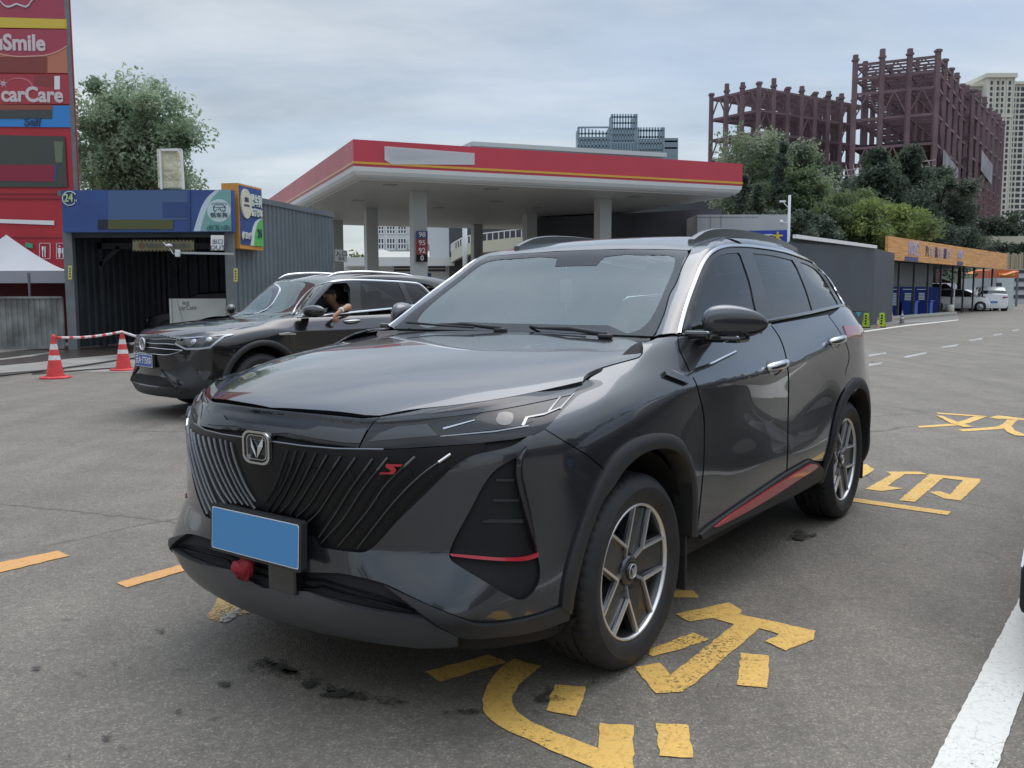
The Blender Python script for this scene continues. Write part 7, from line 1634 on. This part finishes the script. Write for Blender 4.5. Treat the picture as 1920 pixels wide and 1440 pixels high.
# residential tower
def tower_block():
    root = empty('apartment_tower', (0,0,0), 0, 'tall cream apartment tower block at the right edge', 'building'); Y = 330.; WL = mat('tower_cream_hazed', (.60,.585,.52), .8, noise=(.03, .06)); WD = mat('tower_window', (.035,.04,.045), .4); RT = mat('tower_trim', (.60,.58,.50), .8)  # cream wall is paled, the haze of distance put into its colour
    X = lambda px: at(px, 300, Y=Y).x; Zt = lambda py: at(1850, py, Y=Y).z; b = MB()
    b.b2((X(1792),Y+4,Zt(430)),(X(1846),Y+24,Zt(157))); b.b2((X(1844),Y,Zt(430)),(X(1893),Y+24,Zt(143))); b.b2((X(1893),Y+3,Zt(430)),(X(1990),Y+24,Zt(152))); b.build('wall', WL, root)
    b = MB(); b.b2((X(1789),Y+3,Zt(158)),(X(1847),Y+25,Zt(154))); b.b2((X(1840),Y-1,Zt(146)),(X(1897),Y+25,Zt(138))); b.b2((X(1893),Y+2,Zt(155)),(X(1995),Y+25,Zt(150))); b.b2((X(1842),Y-.3,Zt(220)),(X(1895),Y,Zt(216))); b.build('cornice', RT, root)
    b = MB(); b.b2((X(1780),Y-2,-2),(X(2000),Y+26,Zt(428))); b.build('podium', mat('podium_grey', (.16,.165,.16), .8), root)
    w = MB(); rnd = random.Random(3)
    for px, wd, yo in ((1797,3,4),(1806,6,4),(1819,6,4),(1833,4,4),(1850,3.4,0),(1862,3,0),(1871,3,0),(1884,3.4,0),(1898,7,3),(1909,3,3),(1916,7,3),(1928,7,3),(1942,5,3),(1955,7,3)):
        y = 163 if yo else 152
        if px > 1893: y = 160
        while y < 420:
            w.b2((X(px),Y+yo-.15,Zt(y+6.8)),(X(px+wd+.8),Y+yo+.3,Zt(y))); y += 10.6
    tag(w.build('windows', WD, root), kind='stuff')
    p = MB()
    for px in (1842.5, 1858, 1868, 1880, 1893): p.b2((X(px),Y-.4,Zt(430)),(X(px+1.5),Y,Zt(143)))
    p.build('pilasters', RT, root)
tower_block()
# ------------------------------------------------------------------ trees on the right
DKG = ((.042,.060,.038),(.058,.078,.048),(.030,.045,.030)); MID = ((.082,.112,.046),(.105,.138,.056),(.055,.08,.038)); LIT = ((.125,.165,.045),(.16,.20,.055),(.08,.11,.038))
def T(px, py_top, Y, r, label, cols, shape='round', n=5000, leaf=.26, seed=1, rzf=None, py_bot=520, **k):
    p = at(px, 500, Y=Y); zt = at(px, py_top, Y=Y).z; zb = max(.6, at(px, py_bot, Y=Y).z); return tree('conifer_tree' if shape == 'cone' else 'broadleaf_tree', (p.x, Y, 0), zt, r, label, cols=cols, zc=(zt+zb)/2, rz=(zt-zb)/2, shape=shape, n=n, leaf=leaf, seed=seed, **k)
T(1425,228,60,4.0,'large round pale-flowering tree behind the right end of the canopy',((.10,.135,.075),(.15,.18,.115),(.06,.085,.05)),n=26000,leaf=.26,seed=21,py_bot=440,clumps=80,trunk=.5)
T(1490,290,57,2.7,'leafy green tree just right of the large round tree',((.08,.115,.05),(.10,.14,.062),(.052,.08,.038)),n=14000,leaf=.24,seed=22,py_bot=470)
T(1392,330,50,1.1,'narrow dark cypress beside the canopy corner',DKG,'cone',4200,.2,23,py_bot=480)
T(1418,350,51,1.0,'second narrow dark cypress right of the canopy corner',DKG,'cone',3600,.2,24,py_bot=480)
T(1462,262,55,1.3,'tall dark cypress rising before the round tree',DKG,'cone',6000,.2,25,py_bot=480)
T(1600,345,56,2.6,'drooping olive-green tree above the dark shed roof',MID,'droop',14000,.24,26,py_bot=470)
T(1560,350,53,2.0,'drooping mid-green tree left of the olive-green one',MID,'droop',11000,.24,27,py_bot=475)
T(1665,375,52,2.6,'bright yellow-green tree right above the wooden fascia',LIT,'droop',15000,.24,28,py_bot=470)
T(1700,285,68,3.7,'dark feathery conifer below the tallest steel frame',DKG,'cone',19000,.3,29,py_bot=500)
T(1640,288,66,3.5,'dark conifer left of the feathery one',DKG,'cone',18000,.3,30,py_bot=500)
T(1755,300,70,3.5,'dark conifer at the right end of the tree row',DKG,'round',18000,.3,31,py_bot=500)
T(1575,296,72,3.8,'dark tree top between the round tree and the conifers',DKG,'round',17000,.3,32,py_bot=500)
T(1800,425,64,2.0,'low dark bush behind the wooden fascia',DKG,'round',4500,.22,33,py_bot=480)
T(1740,410,60,2.2,'dark shrub tree behind the middle of the wooden fascia',DKG,'round',5000,.22,34,py_bot=470)
T(1530,400,50,1.6,'dark bushy tree directly behind the camera pole',DKG,'round',5000,.22,35,py_bot=470)
T(1478,380,47,1.5,'dark bush tree left of the camera pole',DKG,'round',4500,.22,36,py_bot=480)
T(1440,420,46,1.3,'low dark bush behind the blue sign',DKG,'round',3500,.2,37,py_bot=490)
# ------------------------------------------------------------------ dark shed, bays, wooden fascia
def shed():
    root = empty('shed', (0,0,0), 0, 'dark blue-grey metal shed with a white roof edge', 'building'); P, Q = Vector((8.6,28.2)), Vector((14.55,36.3)); S = mat('shed_dark', (.045,.055,.068), .6, .1, noise=(.5, .12)); d = (Q-P).normalized(); n = Vector((-d.y, d.x))
    Z0, Z1 = 3.55, 3.1; b = MB(); p = [P, Q, Q+Vector((3.0,5.2)), P+Vector((-2.5,9))]
    b.add([(*p[0],0),(*p[1],0),(*p[2],0),(*p[3],0),(*p[0],2.9),(*p[1],Z1),(*p[2],Z1),(*p[3],2.9),(*(p[0]+d*.5),3.06)], [(0,1,5,8,4),(1,2,6,5),(2,3,7,6),(3,0,4,7),(8,5,6,7,4)]); b.build('wall', S, root)
    r = MB(); a0 = P+d*.45-Vector((d.y,-d.x))*-.02; r.bar((a0.x,a0.y-.06,3.10),(Q.x,Q.y-.06,3.14),.12,.12); r.build('roof_edge', WHS, root)
    return root
shed()
def bays():
    root = empty('wash_bays', (0,0,0), 0, 'row of self-service wash bays with blue panels under an orange wood fascia', 'building'); F0, F1, F2 = Vector((18.0,43.7)), Vector((27.5,55.3)), Vector((35.3,64.8)); d = (F2-F0).normalized(); n = Vector((-d.y, d.x)); Lt = (F2-F0).length
    WD = bpy.data.materials.new('orange_wood'); WD.use_nodes = True; nt = WD.node_tree; bs = nt.nodes['Principled BSDF']; bs.inputs['Roughness'].default_value = .5; tc = nt.nodes.new('ShaderNodeTexCoord'); mp = nt.nodes.new('ShaderNodeMapping'); mp.inputs['Scale'].default_value = (.35,.35,9); nz = nt.nodes.new('ShaderNodeTexNoise'); nz.inputs['Scale'].default_value = 2.2; nz.inputs['Detail'].default_value = 8; rp = nt.nodes.new('ShaderNodeValToRGB'); rp.color_ramp.elements[0].position = .3; rp.color_ramp.elements[0].color = (.46,.185,.045,1); rp.color_ramp.elements[1].position = .72; rp.color_ramp.elements[1].color = (.82,.42,.13,1)
    nt.links.new(tc.outputs['Object'], mp.inputs[0]); nt.links.new(mp.outputs[0], nz.inputs[0]); nt.links.new(nz.outputs[0], rp.inputs[0]); nt.links.new(rp.outputs[0], bs.inputs['Base Color'])
    A = math.atan2(d.y, d.x)
    def bx(a0, a1, o0, o1, z0, z1, nm, m, par=root, bev=0):
        c = F0+d*((a0+a1)/2)+n*((o0+o1)/2); b = MB(); b.box((c.x,c.y,(z0+z1)/2), (a1-a0,o1-o0,z1-z0), rz=A, bev=bev); return b.build(nm, m, par)
    f = bx(0, Lt, -.15, 0, 2.9, 4.02, 'fascia', WD); bx(.05, Lt-.05, .002, 5.5, 3.0, 3.12, 'roof', GREYM)
    L1 = (F1-F0).length; bx(0.6, Lt, 5.4, 5.5, 0, 3.0, 'back_wall', mat('bay_wall', (.36,.38,.37), .7)); bx(-.1, .9, .3, .45, 0, 2.95, 'end_wall', mat('bay_white', (.50,.53,.50), .6)); bx(.9, 1.0, .3, 5.4, 0, 2.95, 'side_wall', mat('bay_white', (.50,.53,.50), .6))
    NAV = mat('bay_blue', (.014,.026,.14), .9, noise=(1.0, .2), spec=.1); nb = 5; w = (L1-1.4)/nb
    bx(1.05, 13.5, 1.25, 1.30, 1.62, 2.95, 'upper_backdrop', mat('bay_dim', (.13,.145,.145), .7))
    for k in range(nb):
        a = 1.1+k*w; p = bx(a+.06, a+w-.06, 1.1, 1.18, .05, 1.62, 'blue_panel', NAV)
        if k < 4:
            for j in range(8 if k else 6): bx(a+w*.28, a+w*.72, 1.06, 1.095, 1.22-j*.085, 1.27-j*.085, 'poster_line', mat('poster_pale', (.38,.43,.50), .6), p)
            bx(a+w*.15, a+w*.85, 1.07, 1.095, 1.46, 1.50, 'title_strip', mat('poster_pale', (.38,.43,.50), .6), p)
    for k in range(nb*1+6):
        a = 1.05+k*w
        if a < Lt: bx(a-.05, a+.05, .35, .45, 0, 2.95, 'post', DGREY)
    bx(L1-.3, L1-.24, .25, .31, 0, 1.9, 'white_post', WHS); bx(1.0, 1.06, .2, .26, 0, 1.75, 'white_post', mat('post_mint', (.5,.6,.55), .5)); bx(.9, L1-.2, .1, .3, 0, .12, 'kerb', mat('kerb_pale', (.42,.42,.38), .8))
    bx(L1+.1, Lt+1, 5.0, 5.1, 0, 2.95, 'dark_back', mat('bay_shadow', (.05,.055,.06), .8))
    # fascia lettering
    INK = mat('letter_navy', (.06,.05,.17), .5); LP = mat('letter_lilac', (.42,.40,.58), .5)
    def t(s, a, z, size, m, sx=1., o=-.16, vert=False): p = F0+d*a+n*o; text('lettering', s, size, frame((p.x,p.y,z), (d.x,d.y,0), (0,0,1)), m, f, .02, bold=.006, sx=sx)
    t('顺企', 4.3, 3.52, .80, LP, 1.3); t('顺企', 4.3, 3.50, .78, INK, 1.3, -.175) if False else None
    for k, ch in enumerate('汽车洗美服务'): 
        t(ch, 6.7+k*.92, 3.46, .62, LP if k % 2 else INK, 1.0)
    t('顺企', 13.9, 3.52, .55, LP, 1.3); 
    q = MB(); c = F0+d*3.9-n*.165; q.box((c.x,c.y,3.02),(2.3,.02,.22),rz=A); q.build('lettering_strip', INK, f); c = F0+d*13.9-n*.165; q = MB(); q.box((c.x,c.y,3.03),(1.3,.02,.22),rz=A); q.build('lettering_strip', INK, f)
    # bins
    for k, a in enumerate((1.6, 6.8, 9.8)):
        c = F0+d*a+n*.6; r = empty('wheelie_bin', (c.x,c.y,0), A, ('blue bin before the first blue wash bay panel','blue bin before the third blue wash bay panel','blue bin before the fourth blue wash bay panel')[k], 'bin', 'blue bins in the wash bays'); b = MB(); b.prism([(-.28,-.3),(.28,-.3),(.32,.34),(-.32,.34)], 0, .78); b.build('tub', mat('bin_blue', (.02,.06,.34), .45), r); b = MB(); b.box((0,0,.82),(.68,.72,.07),bev=.02); b.build('lid', mat('bin_blue', (.02,.06,.34), .45), r)
    c = F0+d*(L1-.9)+n*.35; b = MB(); b.lathe([(0,0),(.20,0),(.25,.55),(.22,.55),(.20,.05)], 16, (c.x,c.y,.01)); tag(b.build('bucket', mat('bucket_cream', (.50,.48,.38), .6)), 'cream bucket by the last blue wash bay panel', 'bucket')
bays()
# pavement in front of the bays
decal('pavement', [[at(1600,615,Z=.004), at(1680,608,Z=.004), at(1797,598.8,Z=.004), at(1797,590,Z=.004), at(1672,603,Z=.004), (12,33,.004), (8,27,.004)]], mat('pavement_grey', (.20,.19,.175), .8, noise=(.8, .15)), three=True, z=.006)
# cones and A-frame caution signs by the shed
def caution(px, py, h, label):
    p = at(px, py, Z=0); s = h/.85; r = empty('caution_sign', (p.x,p.y,0), -.5, label, 'caution sign', 'yellow caution stands beside the shed'); Yl = mat('fluoro_yellow', (.50,.68,.05), .5); b = MB()
    for e in (-1, 1): b.add([(-.20*s,e*.20*s,.06*s),(.20*s,e*.20*s,.06*s),(.13*s,e*.03*s,.85*s),(-.13*s,e*.03*s,.85*s)], [(0,1,2,3)])
    b.build('panel', Yl, r); b = MB(); b.box((0,0,.03*s),(.46*s,.46*s,.06*s),bev=.01); b.build('base', DARKIN, r); b = MB()
    for k in range(4):
        f = .24+.15*k; y = -(.20-.17*(f-.06)/.79)*s-.01; b.box((0,y,f*s),(.11*s,.012,.09*s)); b.box((-.15*s*(1-f*.3),y,f*s-.05),(.03*s,.012,.06*s)); b.box((.15*s*(1-f*.3),y,f*s-.05),(.03*s,.012,.06*s))
    b.build('mark', DARKIN, r)
caution(1623.5,614.5,.56,'yellow-green caution stand nearest the grey SUV tail'); caution(1653,614,.56,'yellow-green caution stand with a pink cone leaning on its left')
cone(1645,614.5,.36,'small faded pink cone leaning beside the second caution stand', mat('cone_pink', (.55,.25,.20), .5), grp='faded cones by the shed'); cone(1671,600,.50,'faded pink cone against the wash bay post', mat('cone_pink', (.55,.25,.20), .5), grp='faded cones by the shed'); cone(1691,607.5,.56,'grey and white cone standing alone on the pavement', mat('cone_grey', (.20,.20,.20), .6), grp='faded cones by the shed')
b = MB(); p = at(1610,586,Y=34.); b.add([p+Vector((-.12,0,.04)),p+Vector((.12,0,.04)),p+Vector((0,0,-.16))]+[p+Vector((-.12,.01,.04)),p+Vector((.12,.01,.04)),p+Vector((0,.01,-.16))], [(0,1,2),(5,4,3)]); o = b.build('pennant', mat('pennant_blue', (.12,.40,.60), .6)); tag(o, 'small pale blue pennant hanging from a line by the shed corner', 'pennant'); b = MB(); b.tube([at(1598,584,Y=34), at(1625,585,Y=34)], .012, 5); b.build('line', DARKIN, o)
# camera pole, blue sign
b = MB(); p = at(1478,460,Y=34.); r = empty('camera_pole', (p.x,34,0), 0, 'slim white pole with security cameras behind the big grey SUV roof', 'pole'); zt = at(1478,366,Y=34).z; b.tube([(0,0,0),(0,0,zt)], .05, 10); b.build('pole', mat('pole_white', (.60,.62,.62), .4), r)
b = MB(); z = at(1478,417,Y=34).z; b.bar((0,0,z),(-.24,0,z),.035); b.lathe([(0,.10),(.06,.07),(.07,0),(.04,-.05),(0,-.06)], 14, (-.28,0,z-.0)); b.build('dome_camera', WHS, r); b = MB(); z = at(1478,385,Y=34).z; b.bar((0,0,z-.12),(-.22,0,z+.10),.03); b.box((-.26,0,z+.14),(.22,.08,.07),bev=.01); b.build('bullet_camera', WHS, r)
o = quad_on(42.5, [(1395,433),(1476,431.5),(1476,470),(1395,470)], mat('sign_royal', (.02,.05,.38), .5), 'sign_board', None, .1); tag(o, 'blue sign board with yellow letters seen above the grey SUV roof rail', 'sign')
p = at(1458,446,Y=42.35); text('lettering', '大', .50, frame(p, (1,0,0), (0,0,1)), mat('letter_yellow', (.75,.58,.05), .5), o, .01, bold=.02); p = at(1440,448,Y=42.35); text('lettering', '正', .45, frame(p, (1,0,0), (0,0,1)), WHS, o, .01, bold=.01)
b = MB(); 
for x in (1400, 1470): q = at(x,470,Y=42.55); b.bar((q.x,42.55,0),(q.x,42.55,q.z+.1),.1)
b.build('post', GREYM, o)
# ------------------------------------------------------------------ distant right: hillside, walls, kiosk
def far_right():
    hill = MB(); hill.add([(66,118,-.2),(220,118,-.2),(220,150,5.2),(66,150,5.2),(66,200,14),(220,200,14)], [(0,1,2,3),(3,2,5,4)]); tag(hill.build('hillside', mat('hill_scrub', (.06,.085,.045), .9, noise=(.2, .4, 8))), kind='structure')
    Y = 116.; f = MB(); xa, xb = at(1858,480,Y=Y).x, 110; z0, z1 = at(1900,503,Y=Y).z, at(1900,474,Y=Y).z; root = empty('timber_palisade', (0,0,0), 0, 'pale vertical-board retaining palisade below the cream tower', 'fence'); rnd = random.Random(5); x = xa
    for k in range(3):
        m = MB(); x = xa+k*.1
        while x < xb: w = rnd.uniform(.14,.24); m.b2((x,Y+rnd.uniform(0,.1),0),(x+w,Y+.3,z1+rnd.uniform(-.3,.05))); x += w+rnd.uniform(.25,.45)
        m.build('boards', mat('board_tone_%d' % k, ((.34,.28,.19),(.44,.37,.27),(.25,.20,.14))[k], .8), root)
    w = MB(); Y2 = 132.; w.b2((at(1855,450,Y=Y2).x,Y2,0),(115,Y2+1,at(1880,443,Y=Y2).z)); tag(w.build('retaining_wall', mat('cream_wall2', (.46,.43,.34), .8, noise=(.2, .1))), 'long cream retaining wall on the slope below the tower block', 'wall')
    for k in range(7):
        px = 1862+k*11; tree('shrub', (at(px,466,Y=124).x,124,0), at(px,459,Y=124).z, 1.8, 'dark green shrub in the hedge row below the cream wall, %s' % ('leftmost','second from the left','third from the left','fourth from the left','fifth from the left','sixth from the left','rightmost')[k], 'shrub', cols=DKG, zc=at(px,466,Y=124).z, rz=.9, n=420, leaf=.4, seed=50+k, group='hedge shrubs on the slope', clumps=14)
    for k, (px, pt) in enumerate(((1812,432),(1850,418),(1878,412),(1905,410),(1935,408))):
        tree('broadleaf_tree', (at(px,430,Y=160).x,160,0), at(px,pt,Y=160).z, 3.6, ('dark distant tree left of the tower foot','dark distant tree under the tower middle left','dark distant tree under the tower middle','dark distant tree at the right edge below the tower','dark distant tree cut by the right edge')[k], cols=DKG, zc=at(px,pt+15,Y=160).z, rz=3.2, n=1500, leaf=.55, seed=60+k, clumps=24)
    k = empty('kiosk', (0,0,0), 0, 'white container kiosk at the end of the wash bays', 'kiosk'); b = MB(); b.b2((at(1868,560,Y=70).x,70,0),(at(1900,560,Y=70).x,76,at(1880,521,Y=70).z)); b.build('wall', mat('kiosk_white', (.48,.52,.52), .6), k); b = MB(); p = at(1868,541,Y=69.9); b.b2((p.x,69.9,.3),(at(1878,541,Y=69.9).x,69.98,2.0)); b.build('door', DGREY, k)
    o = empty('orange_stall', (0,0,0), 0, 'orange and red signed stall roof beyond the white kiosk', 'stall'); b = MB(); b.b2((at(1868,515,Y=80).x,80,at(1880,521,Y=80).z),(at(1910,515,Y=80).x,84,at(1880,506,Y=80).z)); b.build('fascia', mat('stall_red', (.48,.10,.035), .5), o); b = MB(); xx = at(1873,515,Y=79.95).x
    for i in range(9): b.box((xx+i*.16+.05,79.95,at(1880,515,Y=80).z),(.10,.04,.30))
    b.build('lettering', mat('stall_yellow', (.75,.45,.08), .5), o); b = MB(); b.add([(at(1885,512,Y=79).x,79,at(1885,516,Y=79).z),(at(1912,505,Y=79).x,79,at(1912,508,Y=79).z),(at(1912,505,Y=79).x,86,at(1912,508,Y=79).z+.3),(at(1885,512,Y=79).x,86,at(1885,516,Y=79).z+.3)], [(0,1,2,3)]); b.build('awning', mat('awning_orange', (.62,.20,.06), .6), o)
    for x in (1870, 1908): b = MB(); q = at(x,520,Y=81); b.bar((q.x,81,0),(q.x,81,q.z+.2),.15); b.build('post', GREYM, o)
    w = MB(); w.b2((at(1899,530,Y=98).x,98,0),(90,102,at(1910,505,Y=98).z)); w2 = w.build('low_building', mat('low_pale', (.45,.47,.48), .7)); tag(w2, 'low pale building with dark shutters at the far right', 'building'); s = MB()
    for i in range(4): s.b2((at(1901,530,Y=97.9).x,97.9,.6+i*.9),(90,97.97,.95+i*.9))
    s.build('shutters', DGREY, w2)
far_right()
WP = mat('white_car_paint', (.72,.73,.73), .3, 0, .8); SP = mat('silver_van_paint', (.42,.45,.46), .35, .3, .8)
def car_at(px, py, rz, name, label, cat='car', dy=0, **k):
    p = at(px, py, Z=0); return back_car(name, (p.x, p.y+dy, 0), rz, label, cat, group='vehicles parked beyond the wash bays', **k)
# noses point to local -Y; rz turns them
car_at(1868,584,R(68),'parked_car','white hatchback half inside the dark bay, nose to the right',L=4.1,W=1.75,H=1.53,hood=.95,hl=.70,ws=1.0,roof=1.75,rs=.55,paint=WP,dy=1) 
car_at(1884,583,R(40),'parked_van','silver-grey van with tall cab behind the white hatchback','van',L=4.9,W=1.8,H=2.0,hood=1.15,hl=.62,ws=.75,roof=3.3,rs=.15,belt=1.2,paint=SP,van=True,dy=5)
car_at(1896,583,R(180-18),'parked_car','white SUV seen from behind next to the silver van',L=4.6,W=1.9,H=1.68,hood=1.05,hl=1.0,ws=.6,roof=2.3,rs=.5,belt=1.08,paint=WP,dy=4,wr=.36)
car_at(1932,583,R(10),'parked_car','white car cut off by the right edge of the photo',L=4.5,W=1.8,H=1.5,paint=WP,dy=6)
car_at(1930,572,R(20),'parked_car','white car farther back at the right edge, roof just visible',L=4.5,W=1.8,H=1.55,paint=WP,dy=12)
car_at(1646,600,R(-28),'parked_truck','small white lorry front poking out beside the shed corner','truck',L=4.6,W=1.7,H=1.95,hood=1.1,hl=.35,ws=.45,roof=1.0,rs=.1,belt=1.15,paint=WP,dy=2,van=True)
car_at(1795,592,R(60),'parked_car','silver car mostly hidden behind the last blue panel',L=4.2,W=1.7,H=1.4,paint=SP,dy=6)
back_car('parked_car',(10.45,29.3,0),R(107),'white car whose headlight shows just behind the grey SUV rear window',group='vehicles parked beyond the wash bays',L=4.4,W=1.7,H=1.44,hood=.98,paint=WP)
# vehicle right of the camera: only its bumper corner is in the picture
ps = at(1909,1171,Z=.22)
nb = back_car('parked_car', (2.56,2.62,0), -.6226, 'black car at the right edge, only its front bumper corner visible over the white line', paint=mat('black_car_paint', (.010,.010,.011), .22, .3, 1.0, .015, ior=1.55), L=4.6, W=1.85, H=1.5)
lp = MB(); lp.box((-.655,-.005,.325),(.47,.17,.19),rz=-.16,bev=.03); lp.build('bumper_lip', BLACKPL, nb)
for o_ in [o_ for o_ in nb.children if o_.name.startswith('mirror')]: bpy.data.objects.remove(o_)
# ------------------------------------------------------------------ beyond the frame (only in reflections; left and rear trees added to darken them)
for (x, y, h, r, lab) in ((-19,3,8,4.5,'leafy tree beyond the left edge, the nearer one mirrored in the grey SUV front'),(-23,-6,9,5,'leafy tree beyond the left edge, the farther one mirrored in the grey SUV front'),(-10,-24,9,5,'leafy tree behind the photographer, mirrored in the grey SUV bumper'),
        (23,15.5,7.5,4.5,'leafy tree beyond the right edge, farthest ahead, mirrored in the grey SUV doors'),(27,8,8,5,'leafy tree beyond the right edge, the middle one mirrored in the grey SUV doors'),(22,2,7,4,'leafy tree beyond the right edge, the nearest one mirrored in the grey SUV doors')):
    tree('broadleaf_tree', (x,y,0), h, r, lab, cols=((.03,.045,.022),(.04,.06,.03),(.02,.032,.016)), zc=h*.5, rz=h*.5, n=2600, leaf=.65, seed=int(80+x), group='trees outside the frame', clumps=34)
sb = empty('shop_row', (19,-12,0), R(62), 'low shop row with a brown fascia behind the camera, mirrored in the side windows', 'building'); b = MB(); b.b2((-17,-3,0),(17,3,4.6)); b.build('wall', mat('row_wall', (.06,.07,.08), .8, noise=(.3, .3)), sb); b = MB(); b.b2((-17.1,3.0,3.4),(17.1,3.3,4.8)); b.build('fascia', mat('row_fascia', (.24,.09,.04), .6), sb)
MC = main_car()
B2 = second_car()
driver(B2[0])
